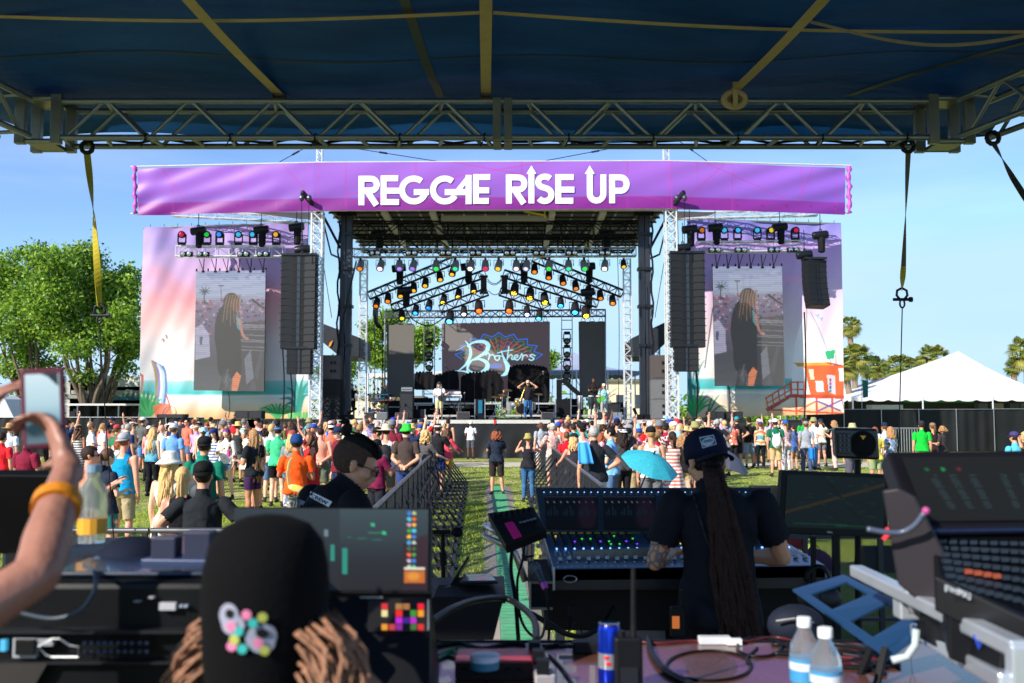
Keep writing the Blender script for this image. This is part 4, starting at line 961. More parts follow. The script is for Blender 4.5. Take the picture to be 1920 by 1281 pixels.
for px,lab in ((805,'left'),(1063,'right')):
    a,b=P(px,765,YB-.4),P(px,592,YB-.4); r=empty('light_ladder',a,'thin grey ladder truss holding black moving lights on the %s of the centre wall' % lab,'ladder truss')
    for s in (-1,1):m=MB(); m.tube(a+V(s*.3,0,0),b+V(s*.3,0,0),.03,5); m.build('rail',ALU,r)
    for k in range(10):c=a.lerp(b,(k+.5)/10); m=MB(); m.tube(c-V(.3,0,0),c+V(.3,0,0),.025,4); m.build('rung',ALU,r)
    for i,py in enumerate((622,647,672,697)):
        o=place(HP,uH,P(px,py,YB-.6),(pi,0,pi),'black moving light with yellow lens %s down the %s stage ladder' % (['first','second','third','fourth'][i],lab),'moving lights on the back ladders',(1.35,)*3); set_lens(o,mt((120,110,60),.2,coat=1))
# frame legs for the back truss
for px in (722,1135):
    r=empty('upright_pole',P(px,770,YB),'thin upright pole under the %s end of the back truss' % ('left' if px<900 else 'right'),'pole'); m=MB(); m.tube(XZ(px,DZ,YB),P(px,582,YB),.045,6); m.build('pole',GALV,r)
# ================================================================ STAGE EQUIPMENT
CABB=mt((32,33,36),.7,var=.2); GRIL=mt((44,46,50),.55,.3,var=.3,sc=25); GRYC=mt((112,112,114),.5,.2,var=.15)
def cabinet(px,py,Yd,w,h,d,lab,cat='speaker',z=None,col=None,ncol=1,name='speaker_cabinet',slant=False,grp=None,py_is_bottom=True,gcol=None):
    b=P(px,py,Yd); z=DZ if z is None else z; b=V(b.x,Yd,z); r=empty(name,b,lab,cat,grp)
    m=MB()
    if slant:m.prism([(-d/2,0),(d/2,0),(d/2,h),(-d*.05,h)],b+V(-w/2,d/2,0),(0,1,0),(0,0,1),w)
    else:m.bb(b.x-w/2,b.x+w/2,Yd,Yd+d,z,z+h)
    m.build('body',col or CABB,r,bevel=.012)
    for k in range(ncol):
        m=MB(); x=b.x-w/2+w*(k+.5)/ncol
        if slant:m.grid(lambda u,v:V(x-w*.44/ncol+w*.88/ncol*u,Yd+.0-.02+(.45*d-.0)*v,z+.03+(h-.05)*v),1,1)
        else:m.bb(x-w*.44/ncol,x+w*.44/ncol,Yd-.02,Yd-.001,z+h*.07,z+h*.93)
        m.build('grille',gcol or GRIL,r)
    return r
SUBT='black subwoofer cabinet'
# subs on the wings of the stage, standing on the ground in front of the scrims
for px,w,h,lab in ((437,2.1,1.83,'black subwoofer stack on the ground below the left scrim, nearer the trees'),(505,2.1,1.83,'black subwoofer stack on the ground below the left scrim, middle'),(580,1.6,1.83,'black subwoofer stack on the ground at the foot of the left tower'),(1280,1.6,1.83,'black subwoofer stack at the foot of the right tower'),
                      (1357,2.1,1.8,'black subwoofer stack on the ground below the right video screen'),(1497,2.2,1.8,'black subwoofer stack on the ground below the printed orange hut')):
    cabinet(px,850,YS-1.2,w,h,1.1,lab,z=0,ncol=3)
cabinet(466,780,YS-1.0,1.25,.36,.6,'small black front fill on the left subwoofer stack',z=1.85,ncol=2)
cabinet(1343,780,YS-1.0,.75,.36,.6,'small black front fill left one on the right subwoofer stack',z=1.82,ncol=2)
cabinet(1378,780,YS-1.0,.75,.36,.6,'small black front fill right one on the right subwoofer stack',z=1.82,ncol=2)
cabinet(320,783,YS-.6,1.3,.16,.6,'low flat black cabinet on the fence line near the left scrim',z=1.9)
# side stacks
for side_,px in (('left',618),('right',1241)):
    zz=DZ
    for k,(h,c) in enumerate(((.95,GRYC if side_=='right' else CABB),(.95,GRYC if side_=='right' else CABB),(1.15,mt((78,70,68),.6)))):
        r=cabinet(px,780,YS+.3,.95,h,.8,'%s side fill cabinet, %s of its stack by the %s tower' % ('grey' if (side_=='right' and k<2) else 'dark',['bottom','middle','top'][k],side_),z=zz,ncol=1,col=c,gcol=c)
        m=MB(); 
        for dx in (.02,.18):
            for dz in (.28,.62):m.bb(parent_world(r).x+dx,parent_world(r).x+dx+.1,YS+.25,YS+.275,zz+h*dz,zz+h*dz+.14)
        m.build('handle_recess',BLK,r); zz+=h+.01
# monitors along the lip
cabinet(690,781,YS+.5,.52,.36,.4,'silver grey floor monitor left end of the stage, dark half',slant=False,ncol=1,col=GRYC); cabinet(716,781,YS+.5,.5,.36,.4,'silver grey floor monitor left end of the stage, light half',ncol=1,col=ALU,gcol=GRYC)
cabinet(752,780,YS+.9,.62,.34,.45,'brown-grey wedge monitor right of the keyboard rig',slant=True,col=mt((86,74,72),.7))
cabinet(868,780,YS+.6,.62,.38,.45,'brown-grey wedge monitor near the stage centre',slant=True,col=mt((108,92,86),.7))
cabinet(1027,778,YS+.7,.62,.36,.45,'brown-grey wedge monitor right of the saxophonist',slant=True,col=mt((108,92,86),.7))
cabinet(1133,778,YS+.6,.55,.36,.45,'dark floor monitor below the turquoise shirt guitarist',ncol=2); cabinet(1158,778,YS+.6,.45,.36,.45,'light grey floor monitor right of the turquoise shirt guitarist',col=GRYC,gcol=ALU)
# bass rig: tall black box with white amp head
r=cabinet(762,778,YS+2.2,.68,1.35,.5,'tall black bass cabinet left of the white shirt guitarist')
b=XZ(763,DZ+1.36,YS+2.2); r=empty('amplifier_head',b,'small silver faced amplifier head on the tall black bass cabinet','amplifier')
m=MB(); m.bb(b.x-.3,b.x+.3,b.y,b.y+.35,b.z,b.z+.26); m.build('case',CABB,r,bevel=.01); m=MB(); m.bb(b.x-.27,b.x+.27,b.y-.02,b.y-.002,b.z+.03,b.z+.22); m.build('front_panel',mt((150,156,160),.4,.5),r)
m=MB()
for k in range(7):m.tube(V(b.x-.22+.07*k,b.y-.02,b.z+.12),V(b.x-.22+.07*k,b.y-.05,b.z+.12),.02,6)
m.build('knobs',BLK,r,kind='stuff')
r=cabinet(1152,776,YS+3,.66,.8,.5,'black guitar cabinet behind the turquoise shirt guitarist')
# risers: rolling platforms with aluminium edges
def riser(px0,px1,Yd,d,h,lab,drop=0):
    a,b=XZ(px0,0,Yd).x,XZ(px1,0,Yd).x; r=empty('riser',V((a+b)/2,Yd,DZ),lab,'riser'); z=DZ+h
    m=MB(); m.bb(a,b,Yd,Yd+d,z-.09,z); m.build('platform',mt((196,194,188),.5,.3,var=.15),r,bevel=.01)
    n=max(2,int((b-a)/1.1))
    for k in range(n+1):
        x=a+.06+(b-a-.12)*k/n
        for yy in (Yd+.05,Yd+d-.05):
            m=MB(); m.bb(x-.03,x+.03,yy-.03,yy+.03,DZ,z-.092); m.build('leg',ALU,r)
    m=MB(); m.bb(a,b,Yd+.02,Yd+.06,DZ+.12,DZ+.17); m.build('rail',ALU,r)
    return r
riser(772,905,YS+5.2,2.4,.85,'tall silver riser with legs carrying draped gear left of centre')
riser(905,1045,YS+5.6,2.4,.85,'tall silver riser carrying the drum kit and draped gear at centre')
riser(797,880,YS+2.6,1.2,.22,'low silver riser behind the white shirt guitarist'); riser(945,1020,YS+3.4,1.9,.22,'low silver riser under the drum kit'); riser(1058,1168,YS+3.0,2.0,.22,'low silver riser under the percussion')
# draped equipment
DRP=mt((17,16,19),.8,var=.4,sc=4,bump=.5,bsc=8)
def drape(pts,Yd,d,zb,lab,seed):
    """pts: outline of the top edge in the photo"""
    r=empty('draped_gear',P(pts[0][0],745,Yd),lab,'draped equipment'); rr=np.random.RandomState(seed); xs=[p[0] for p in pts]
    def f(u,v):
        px=xs[0]+(xs[-1]-xs[0])*u; top=P(px,np.interp(px,xs,[p[1] for p in pts]),Yd).z; fold=.05*sin(px*.45+seed)+.03*sin(px*.23)
        if v<.4:t=v/.4; z=top-(top-zb)*(1-t); y=Yd+fold*(1-t)-.08*(1-t)
        elif v<.6:t=(v-.4)/.2; z=top+.04*sin(px+t); y=Yd+d*t
        else:t=(v-.6)/.4; z=top-(top-zb)*t; y=Yd+d
        return V(XZ(px,0,Yd).x,y,z)
    m=MB(); m.grid(f,60,24); m.build('drape',DRP,r,smooth='all')
    return r
drape([(777,700),(782,697),(800,697),(812,703),(828,702),(834,697),(850,694),(858,697),(859,712)],YS+5.6,.9,DZ+1.55,'black cloth draped over gear on the left riser',2)
drape([(864,706),(880,698),(905,697),(918,694),(930,696),(938,703),(944,717)],YS+5.9,1.2,DZ+.92,'black cloth draped over gear left of the drum kit',5)
drape([(952,700),(956,688),(968,684),(990,683),(1010,686),(1024,688),(1030,700)],YS+7.2,.8,DZ+.92,'tall black cloth draped over gear right behind the drummer',9)
# white keyboards cluttered around left riser
r=empty('keyboard_rig',XZ(868,DZ+.95,YS+4.5),'white speckled instrument rig behind the white shirt guitarist','keyboard')
m=MB(); a=XZ(838,0,YS+4.5).x; b=XZ(866,0,YS+4.5).x; m.bb(a,b,YS+4.4,YS+4.8,DZ+1.08,DZ+1.25); m.bb(a+.05,b-.05,YS+4.5,YS+4.9,DZ+1.3,DZ+1.42); m.build('body',WHT,r,bevel=.02)
m=MB(); 
for k in range(16):m.bb(a+.04+k*.043,a+.06+k*.043,YS+4.385,YS+4.398,DZ+1.1,DZ+1.2)
m.build('black_keys',BLK,r,kind='stuff')
m=MB(); m.bar((a+.1,YS+4.6,DZ),(b-.1,YS+4.6,DZ+1.08),.04); m.bar((b-.1,YS+4.6,DZ),(a+.1,YS+4.6,DZ+1.08),.04); m.build('stand',BLK,r)
# left keyboard stand with two keyboards
def keyb(px0,px1,Yd,z,lab,col,tilt=.05):
    a,b=XZ(px0,0,Yd).x,XZ(px1,0,Yd).x; r=empty('keyboard',V((a+b)/2,Yd,z),lab,'keyboard'); m=MB(); m.bb(a,b,Yd,Yd+.32,z,z+.09); m.build('body',col,r,bevel=.01)
    m=MB(); m.bb(a+.05,b-.05,Yd+.2,Yd+.31,z+.091,z+.1); m.build('keys',WHT,r); m=MB(); m.bb(a+.1,b-.2,Yd-.012,Yd-.001,z+.03,z+.06); m.build('rear_ports',ALU,r); return r
keyb(689,736,YS+1.9,DZ+1.17,'upper black keyboard in front of the long haired keyboard player',BLK); keyb(690,734,YS+1.8,DZ+.9,'lower red and black keyboard in front of the long haired keyboard player',mt((150,32,40),.4)); keyb(641,662,YS+1.5,DZ+.93,'small white keyboard beside the left column',mt((190,190,194),.4))
r=empty('keyboard_stand',XZ(711,DZ,YS+2),'keyboard stand hung with coloured flower garlands','stand')
m=MB()
for px in (694,728):m.bar(XZ(px,DZ,YS+2.05),XZ(px,DZ+1.17,YS+2.05),.05); 
for z in (.3,.88,1.13):m.bar(XZ(694,DZ+z,YS+2.05),XZ(728,DZ+z,YS+2.05),.04)
m.build('frame',DKM,r)
rr=random.Random(4); cs=[(220,60,60),(240,190,40),(60,130,210),(240,240,236),(240,130,40),(70,170,80)]
for k,c in enumerate(cs):
    m=MB()
    for j in range(9):
        p=XZ(rr.uniform(698,722),DZ+rr.uniform(.25,1.1),YS+1.88); m.ell(p,rr.uniform(.05,.09),7,5)
    m.build('flowers',mt(c,.7),r,kind='stuff')
# mic stands, laptop stands
def mic_stand(px,Yd,h,lab,boom=None,z=DZ):
    b=XZ(px,z,Yd); r=empty('microphone_stand',b,lab,'microphone stand')
    m=MB()
    for k in range(3):a=k*2.1+.4; m.tube(b+V(0,0,.12),b+V(.28*cos(a),.28*sin(a),.01),.015,4)
    m.build('tripod_feet',BLK,r); m=MB(); m.tube(b,b+V(0,0,h),.017,5); m.build('pole',BLK,r); t=b+V(0,0,h)
    if boom:m=MB(); m.tube(t-V(*boom)*.3,t+V(*boom),.014,5); m.build('boom',BLK,r); t=t+V(*boom)
    m=MB(); m.ell(t,(.045,.045,.055),7,6); m.tube(t,t+V(.0,.05,-.14),.022,6); m.build('microphone',mt((150,150,152),.4,.6),r,smooth=True)
mic_stand(722,YS+1.0,1.4,'microphone stand by the keyboard player',(-.2,.2,.2)); mic_stand(828,YS+.6,1.45,'microphone stand left of stage centre',(-.15,.3,.1)); mic_stand(871,YS+2.3,1.3,'microphone stand between guitarist and draped gear'); mic_stand(978,YS+1.2,1.5,'microphone stand beside the saxophonist'); mic_stand(1088,YS+1.8,1.6,'tall boom microphone stand right of the drum kit',(-.9,.3,1.5)); mic_stand(1125,YS+.9,1.45,'microphone stand at the turquoise shirt guitarist'); mic_stand(842,YS+4.8,2.5,'tall microphone stand over the left riser',(-.2,0,.3)); mic_stand(890,YS+4.8,2.4,'tall microphone stand above the middle drape',(-.25,0,.35)); mic_stand(1000,YS+3.6,1.9,'boom stand right of the drum kit',(.5,0,.5))
for px,lab in ((900,'black side table stand holding a blue towel left of centre'),(1056,'black equipment case stack right of the drum riser'),(783,'black trunk beside the bass cabinet')):
    b=XZ(px,DZ,YS+2.5); r=empty('road_case',b,lab,'road case'); m=MB(); w=.25 if px==900 else .38; m.bb(b.x-w,b.x+w,b.y,b.y+.5,b.z,b.z+(1.0 if px!=783 else .5)); m.build('box',BLK2,r,bevel=.02)
    m=MB(); 
    for sx in (-1,1):
        m.bb(b.x+sx*w-.02,b.x+sx*w+.02,b.y-.01,b.y+.02,b.z,b.z+(1.0 if px!=783 else .5))
    m.build('edge_trim',ALU,r)
    if px==900:m=MB(); m.bb(b.x-.08,b.x+.12,b.y-.06,b.y-.02,b.z+.3,b.z+.95); m.build('towel',mt((40,110,140),.9),r)
# drum kit
b=XZ(962,DZ+.22,YS+3.7); r=empty('drum_kit',b,'silver drum kit with dark gold-rimmed bass drum behind the saxophonist','drum kit')
m=MB(); m.lathe([(.28,-.22),(.28,.2)],b+V(.42,0,.3),(0,-1,0),18); m.build('bass_drum',mt((150,150,154),.3,.5),r,smooth=True)
m=MB(); m.lathe([(.27,0),(.05,.015),(.01,.015)],b+V(.42,-.21,.3),(0,-1,0),18); m.build('bass_head',BLK,r)
m=MB(); m.path([b+V(.42+.285*cos(a),-.21,.3+.285*sin(a)) for a in [k*2*pi/20 for k in range(20)]],.022,6,closed=True); m.build('hoop',mt((150,110,60),.35),r)
for x,y,z,rad,h,nm in ((.25,.0,.72,.15,.2,'rack_tom'),(.6,0,.72,.15,.2,'rack_tom'),(-.15,.1,.45,.2,.38,'floor_tom'),(.05,-.1,.55,.17,.13,'snare'),(.95,.1,.45,.2,.35,'floor_tom')):
    m=MB(); m.lathe([(rad,-h/2),(rad,h/2),(rad*.95,h/2+.01)],b+V(x,y,z),(0,-.2,1),14); m.build(nm,mt((178,180,184),.3,.5),r,smooth=True)
for x,z in ((-.55,1.0),(-.25,1.25),(.9,1.3),(1.3,1.05),(.45,1.35),(-.9,.9)):
    m=MB(); m.lathe([(.02,.03),(.22,.0),(.01,-.01)],b+V(x,.1,z),(.1,-.3,1),14); m.build('cymbal',mt((190,150,70),.3,.9),r,smooth=True)
    m=MB(); m.tube(b+V(x,.1,z),b+V(x,.1,.02),.014,4); 
    for k in range(3):a=k*2.1; m.tube(b+V(x,.1,.3),b+V(x+.25*cos(a),.1+.25*sin(a),0),.012,4)
    m.build('cymbal_stand',CHR,r)
# congas
for k,(px,h) in enumerate(((1108,.72),(1122,.72),(1088,.6))):
    b=XZ(px,DZ+.22,YS+3.5+.1*k); r=empty('conga',b,['black conga drum left of the percussionist','black conga drum right of the percussionist','narrow standing drum far left of the percussion set'][k],'drum')
    m=MB(); m.lathe([(.1,.28),(.15,.5),(.17,.65),(.13,.95)],b,None,14); m.build('shell',mt((40,52,56),.25) if k<2 else ALU,r,smooth=True); m=MB(); m.lathe([(.135,.93),(.135,.97),(.12,.975)],b,None,14); m.build('head',WHT,r)
    m=MB()
    for a in (0.3,2.4,4.5):m.tube(b+V(.08*cos(a),.08*sin(a),.5),b+V(.28*cos(a),.28*sin(a),0),.014,4)
    m.build('stand',CHR,r)
# stacked angled black case at right of drape (ramp)
r=empty('folded_case_lid',XZ(1058,DZ,YS+6),'slanting black case lid right of the tall drape','case'); m=MB(); a=P(1054,712,YS+6); b_=P(1092,745,YS+6); m.bar(a,b_,.5,.22); m.bar(P(1048,712,YS+6),P(1048,770,YS+6),.25,.4); m.build('lid',BLK,r)
# deck litter: cables and small boxes
r=empty('deck_cables',XZ(925,DZ,YS+1),'tangle of black cables and small boxes lying along the stage lip','cable')
m=MB(); rr=random.Random(8)
for k in range(36):
    x=XZ(rr.uniform(640,1230),0,YS).x; y=YS+rr.uniform(.3,1.6); pts=[V(x+i*.16*rr.choice((-1,1)),y+rr.uniform(-.2,.2),DZ+.02+rr.uniform(0,.03)) for i in range(6)]; m.path(pts,.018,4)
m.build('cables',CABLE,r,kind='stuff')
m=MB()
for k in range(26):
    x=XZ(rr.uniform(660,1200),0,YS).x; y=YS+rr.uniform(.4,2.4); m.box((x,y,DZ+.05),(rr.uniform(.08,.3),.15,rr.uniform(.06,.16)))
m.build('stomp_boxes',mt((70,66,62),.5,var=.5),r,kind='stuff')
for k,(px,w,h) in enumerate(((790,1.2,1.15),(822,.9,.8),(850,1.3,1.0),(884,.9,1.25),(912,1.1,.8),(1008,1.2,1.0),(1040,.9,.75),(1075,1.1,1.1),(1160,.8,.9),(740,.9,1.0))):
    b=XZ(px,DZ,YS+8.6); r=empty('road_case',b,'dark road case at the very back of the deck, %s from the left' % ORD[k].replace('nearest','first'),'road case','road cases along the back of the deck'); m=MB(); m.bb(b.x-w/2,b.x+w/2,b.y,b.y+.7,b.z,b.z+h); m.build('box',BLK2,r,bevel=.03); m=MB(); m.bb(b.x-w/2,b.x+w/2,b.y-.02,b.y-.001,b.z+h*.62,b.z+h*.66); m.build('trim',ALU,r)
# side wing drapes
BD=mt((34,40,50),.5,var=.35,sc=1.5,bump=.4,bsc=3)
for lab,pts in (('dark fabric wing cover slung left of the stage opening',[(603,606),(645,622),(676,634),(676,668),(636,668),(603,640)]),('dark fabric wing cover slung right of the stage opening',[(1185,634),(1256,600),(1256,636),(1222,668),(1188,668)])):
    r=empty('wing_cover',P(*pts[0],YS+2.4),lab,'fabric cover'); n=len(pts); q=[P(a,b,YS+2.4) for a,b in pts]; qb=[p+V(0,3.6,-.1) for p in q]
    m=MB(); m.add(q+qb,[tuple(range(n))[::-1],tuple(range(n,2*n))]+[(i,(i+1) % n,n+(i+1) % n,n+i) for i in range(n)]); m.build('fabric',BD,r)
r=empty('orange_tab',P(618,645,YS+2.3),'small orange tab on the left dark wing cover','tab'); m=MB(); a=P(618,645,YS+2.34); m.prism([(-.06,-.16),(.06,-.1),(.16,.18),(0,.06)],a,(1,0,0),(0,0,1),.01); m.build('tab',mt((240,150,20),.5),r)
# ================================================================ FENCES, TENTS, BEHIND
MESHF=mt((26,29,31),.6,var=.3,sc=1.2,bump=.3,bsc=3)
def scrimfence(px0,px1,Yd,ztop,lab,n):
    a,b=XZ(px0,0,Yd).x,XZ(px1,0,Yd).x; r=empty('fence',V((a+b)/2,Yd,0),lab,'fence')
    for k in range(n):
        x0,x1=a+(b-a)*k/n,a+(b-a)*(k+1)/n; m=MB()
        m.grid(lambda u,v:V(x0+(x1-x0)*u,Yd+.05*sin(u*7+k)*sin(v*3)+.02*sin(u*23),.02+(ztop-.04)*v),24,6); m.build('mesh_panel',MESHF,r,smooth='all')
        m=MB(); m.tube(V(x0,Yd-.06,0),V(x0,Yd-.06,ztop+.03),.025,6); m.build('post',ALU,r)
        m=MB(); m.tube(V(x0,Yd-.04,ztop),V(x1,Yd-.04,ztop),.022,6); m.build('top_rail',ALU,r)
scrimfence(-40,385,48.5,1.9,'long black mesh fence behind the left crowd',6)
scrimfence(1510,1860,54,2.3,'long black mesh fence behind the right crowd',5)
scrimfence(1860,2100,53.2,2.32,'lighter grey mesh fence section at the right edge',2)
scrimfence(1470,1580,46.5,1.35,'low black mesh barrier under the printed hut',2)
TENTW=mt((240,240,240),.55,tl=.12,var=.03)
def marquee(pk,l,rr_,eave_y,Yd,d,lab,mat,legs=True,rope=True):
    """ridge peak px, left/right eave px"""
    pz=P(*pk,Yd+d/2); zl=P(l,eave_y,Yd).z; xl_,xr_=XZ(l,0,Yd).x,XZ(rr_,0,Yd).x; r=empty('marquee',V((xl_+xr_)/2,Yd,0),lab,'tent')
    c=[V(xl_,Yd,zl),V(xr_,Yd,zl),V(xr_,Yd+d,zl),V(xl_,Yd+d,zl)]
    for i in range(4):
        a,b=c[i],c[(i+1) % 4]; m=MB(); m.grid(lambda u,v:a.lerp(b,u).lerp(pz,v)+V(0,0,-.35*sin(pi*v)*1.0),12,10); m.build('roof_panel',mat,r,smooth='all')
        m=MB(); n=12
        for k in range(n):
            p,q=a.lerp(b,k/n),a.lerp(b,(k+1)/n); h=.28; m.add([p+V(0,0,.0),q,q+V(0,0,-h*.7),p.lerp(q,.75)+V(0,0,-h),p.lerp(q,.5)+V(0,0,-h*1.05),p.lerp(q,.25)+V(0,0,-h),p+V(0,0,-h*.7)],[tuple(range(7))])
        m.build('valance',mat,r)
    if legs:
        for i in range(4):
            a,b=c[i],c[(i+1) % 4]
            for t in (0,.33,.66):p=a.lerp(b,t); m=MB(); m.tube(V(p.x,p.y,0),p,.05,6); m.build('leg',ALUW,r)
    return r
marquee((1797,659),1598,1995,744,62,13,'large white peaked marquee behind the right fence',TENTW)
marquee((1563,722),1500,1640,770,66,5,'small pale blue-white tent half hidden beside the right scrim',mt((180,190,214),.6))
marquee((1640,733),1585,1700,755,72,6,'small white tent roof peeking out left of the large marquee',TENTW)
marquee((960,672),690,820,700,64,6,'white tent seen through the left of the stage',mt((214,218,226),.6))
marquee((1075,660),1022,1200,696,66,8,'grey blue tent seen through the right of the stage',mt((150,160,184),.6))
b=XZ(1750,0,64); r=empty('market_stall',b,'dark serving counter with green bunting inside the large marquee','stall')
m=MB(); m.bb(b.x-6,b.x+8,66,66.4,0,3.1); m.build('back_wall',mt((60,62,48),.8,var=.4),r); m=MB(); m.bb(b.x-4,b.x-2,64,65,0,2.6); m.build('white_cooler',WHT,r)
m=MB(); m.bb(b.x-2,b.x+2.5,63.9,63.95,2.75,3.1); m.build('green_bunting',mt((40,140,80),.7),r)
for k in range(4):
    m=MB(); m.bb(b.x+3+k,b.x+3.6+k,64.3,64.9,0,2.7); m.build('shelf_unit',mt([(80,86,90),(130,120,100),(60,66,70),(150,150,146)][k],.7),r)
r=empty('flag_sign',XZ(1622,2.5,58),'small green feather sign above the fence by the palms','sign'); m=MB(); a=P(1616,715,58); m.prism([(0,-1.0),(.3,-.95),(.32,0),(0,.05)],P(1617,714,58),(1,0,0),(0,0,1),.03); m.build('flag',mt((30,110,96),.7),r); m=MB(); m.tube(P(1616,790,58),P(1616,712,58),.02,5); m.build('pole',ALU,r)
# left background: RV, pergola, gear tents
b=XZ(8,0,56); r=empty('camper_van',b,'white camper van partly seen at the left edge behind the fence','van')
m=MB(); m.prism([(-5,.5),(1.2,.5),(1.35,1.6),(.7,2.85),(.2,3.05),(-5,3.05)],b+V(0,1,0),(1,0,0),(0,0,1),2.2); m.build('body',WHT,r,bevel=.06)
m=MB(); m.prism([(-.6,1.75),(.85,1.7),(.5,2.7),(-.5,2.7)],b+V(0,.97,0),(1,0,0),(0,0,1),.04); m.v=[(x,y-.04,z) for x,y,z in m.v]; m.build('side_window',mt((60,72,84),.1),r)
for dx in (-3.6,.2):m=MB(); m.lathe([(.38,-.12),(.38,.12)],b+V(dx,-1.2,.38),(0,1,0),14); m.build('wheel',BLK,r)
r=empty('pergola',XZ(190,0,55),'low flat white-edged canopy row over dark merchandise racks by the tree trunks','canopy'); a,b2=XZ(108,0,55).x,XZ(262,0,55).x
m=MB(); m.bb(a,b2,55,58,P(0,757,55).z-.1,P(0,757,55).z); m.build('roof',mt((226,224,220),.6),r)
m=MB(); m.bb(a,b2,57.8,58,.0,P(0,757,55).z-.1); m.build('back_screen',BLK2,r)
for k in range(5):x=a+(b2-a)*k/4; m=MB(); m.tube(V(x,55.05,0),V(x,55.05,P(0,757,55).z-.1),.04,5); m.build('post',ALU,r)
m=MB(); rr=random.Random(3)
for k in range(26):m.box((rr.uniform(a,b2),rr.uniform(55.8,57.3),rr.uniform(1.8,2.2)),(.3,.3,.6))
m.build('hanging_goods',mt((44,44,50),.8,var=.8,sc=3),r,kind='stuff')
for (px,py,w,h,c,lab,cat) in ((200,735,5,2.2,(210,214,214),'white box trailer behind the tree trunks','trailer'),(150,742,3,1.9,(188,190,190),'pale grey container left of the tree trunks','container'),(240,745,2.6,1.6,(60,150,190),'blue canopy tent behind the right tree trunk','tent')):
    z=P(px,py,66).z; b=XZ(px,z,66); r=empty('container' if cat!='tent' else 'blue_tent',b,lab,cat); m=MB(); m.bb(b.x-w/2,b.x+w/2,66,68,0,z+h/2); m.build('shell',mt(c,.6,var=.1,sc=1),r,bevel=.1); m=MB(); m.bb(b.x-w/2+.2,b.x+w/2-.2,65.93,65.99,z-.2,z+.1); m.build('stripe',mt(tuple(int(x*.75) for x in c),.6),r)
r=empty('crumpled_tarp',P(235,745,54),'crumpled black and green tarp heap beside the left scrim','tarp'); m=MB(); rr=np.random.RandomState(1)
m.grid(lambda u,v:P(208+52*u,745-14*sin(pi*u)*v+rr.uniform(-3,3),54)+V(0,v*.8+rr.uniform(-.1,.1),0),12,6); m.build('sheet',mt((40,60,42),.6,var=.9,sc=1),r)
# buildings far away through the stage
for px,w,h,lab in ((1180,7,5.0,'pale beige low building seen through the right side of the stage'),(708,8,3.4,'long pale low building seen through the left side of the stage')):
    b=XZ(px,0,95); r=empty('low_building',b,lab,'building'); m=MB(); m.bb(b.x-w/2,b.x+w/2,95,101,0,h); m.build('wall',mt((226,214,186),.8,var=.1),r); m=MB(); m.bb(b.x-w/2-.3,b.x+w/2+.3,94.7,101.3,h,h+.25); m.build('roof',mt((120,110,100),.8),r)
    for k in range(4):x=b.x-w/2+w*(k+.5)/4; m=MB(); m.bb(x-.4,x+.4,94.93,94.99,h*.5,h*.75); m.build('window',mt((60,70,84),.2),r)
# ---- vegetation
def leaf_cloud(lobes,n,size,seed,mats,name,parent,kind='stuff',droop=0.0):
    rg=np.random.RandomState(seed); w=np.array([l[3]*l[4]*l[5] for l in lobes]) ; w=(w**.75)/np.sum(w**.75); L=parent_world(parent)
    idx=rg.choice(len(lobes),n,p=w); lb=np.array(lobes)[idx]
    d=rg.normal(size=(n,3)); d /= np.linalg.norm(d,axis=1)[:,None]; rad=rg.uniform(.3,1.3,n)**.6
    c=lb[:,:3]+d*lb[:,3:6]*rad[:,None]
    # clumping: pull leaves toward twig centres
    tw=lb[:,:3]+(lambda e:e/np.linalg.norm(e,axis=1)[:,None])(d+rg.normal(size=(n,3))*.0)*lb[:,3:6]
    K=max(20,n//28); tc=c[rg.randint(0,n,K)]; near=tc[rg.randint(0,K,n)]
    same=np.linalg.norm(near-c,axis=1)<1e9
    j=rg.rand(n)<.72; c[j]=near[j]+rg.normal(size=(j.sum(),3))*size*2.3*np.array([1.2,1.2,.7])
    a=rg.normal(size=(n,3)); a /= np.linalg.norm(a,axis=1)[:,None]; b=np.cross(a,rg.normal(size=(n,3))); b /= np.linalg.norm(b,axis=1)[:,None]
    s=(size*rg.uniform(.6,1.3,n))[:,None]; vs=np.stack([c-a*s,c-b*s*.55,c+a*s,c+b*s*.55],1).reshape(-1,3)-np.array(L)
    me=bpy.data.meshes.new(name); me.vertices.add(n*4); me.vertices.foreach_set('co',vs.astype(np.float32).ravel()); me.loops.add(n*4); me.loops.foreach_set('vertex_index',np.arange(n*4,dtype=np.int32)); me.polygons.add(n); me.polygons.foreach_set('loop_start',np.arange(0,n*4,4,dtype=np.int32)); me.update(calc_edges=True)
    for mm in mats:me.materials.append(mm)
    me.polygons.foreach_set('material_index',(rg.rand(n)**1.3*len(mats)).astype(np.int32))
    o=bpy.data.objects.new(name,me); COL.objects.link(o); o.parent=parent; o['kind']=kind; return o
LV=[mt((140,176,56),.5,var=.35,sc=2,tl=.4),mt((172,200,70),.5,var=.3,sc=2,tl=.5),mt((92,136,40),.5,var=.3,sc=2,tl=.35),mt((62,98,34),.5,var=.3,sc=2,tl=.3)]
BRK=mt((112,98,84),.9,var=.35,sc=3,bump=.8,bsc=12)
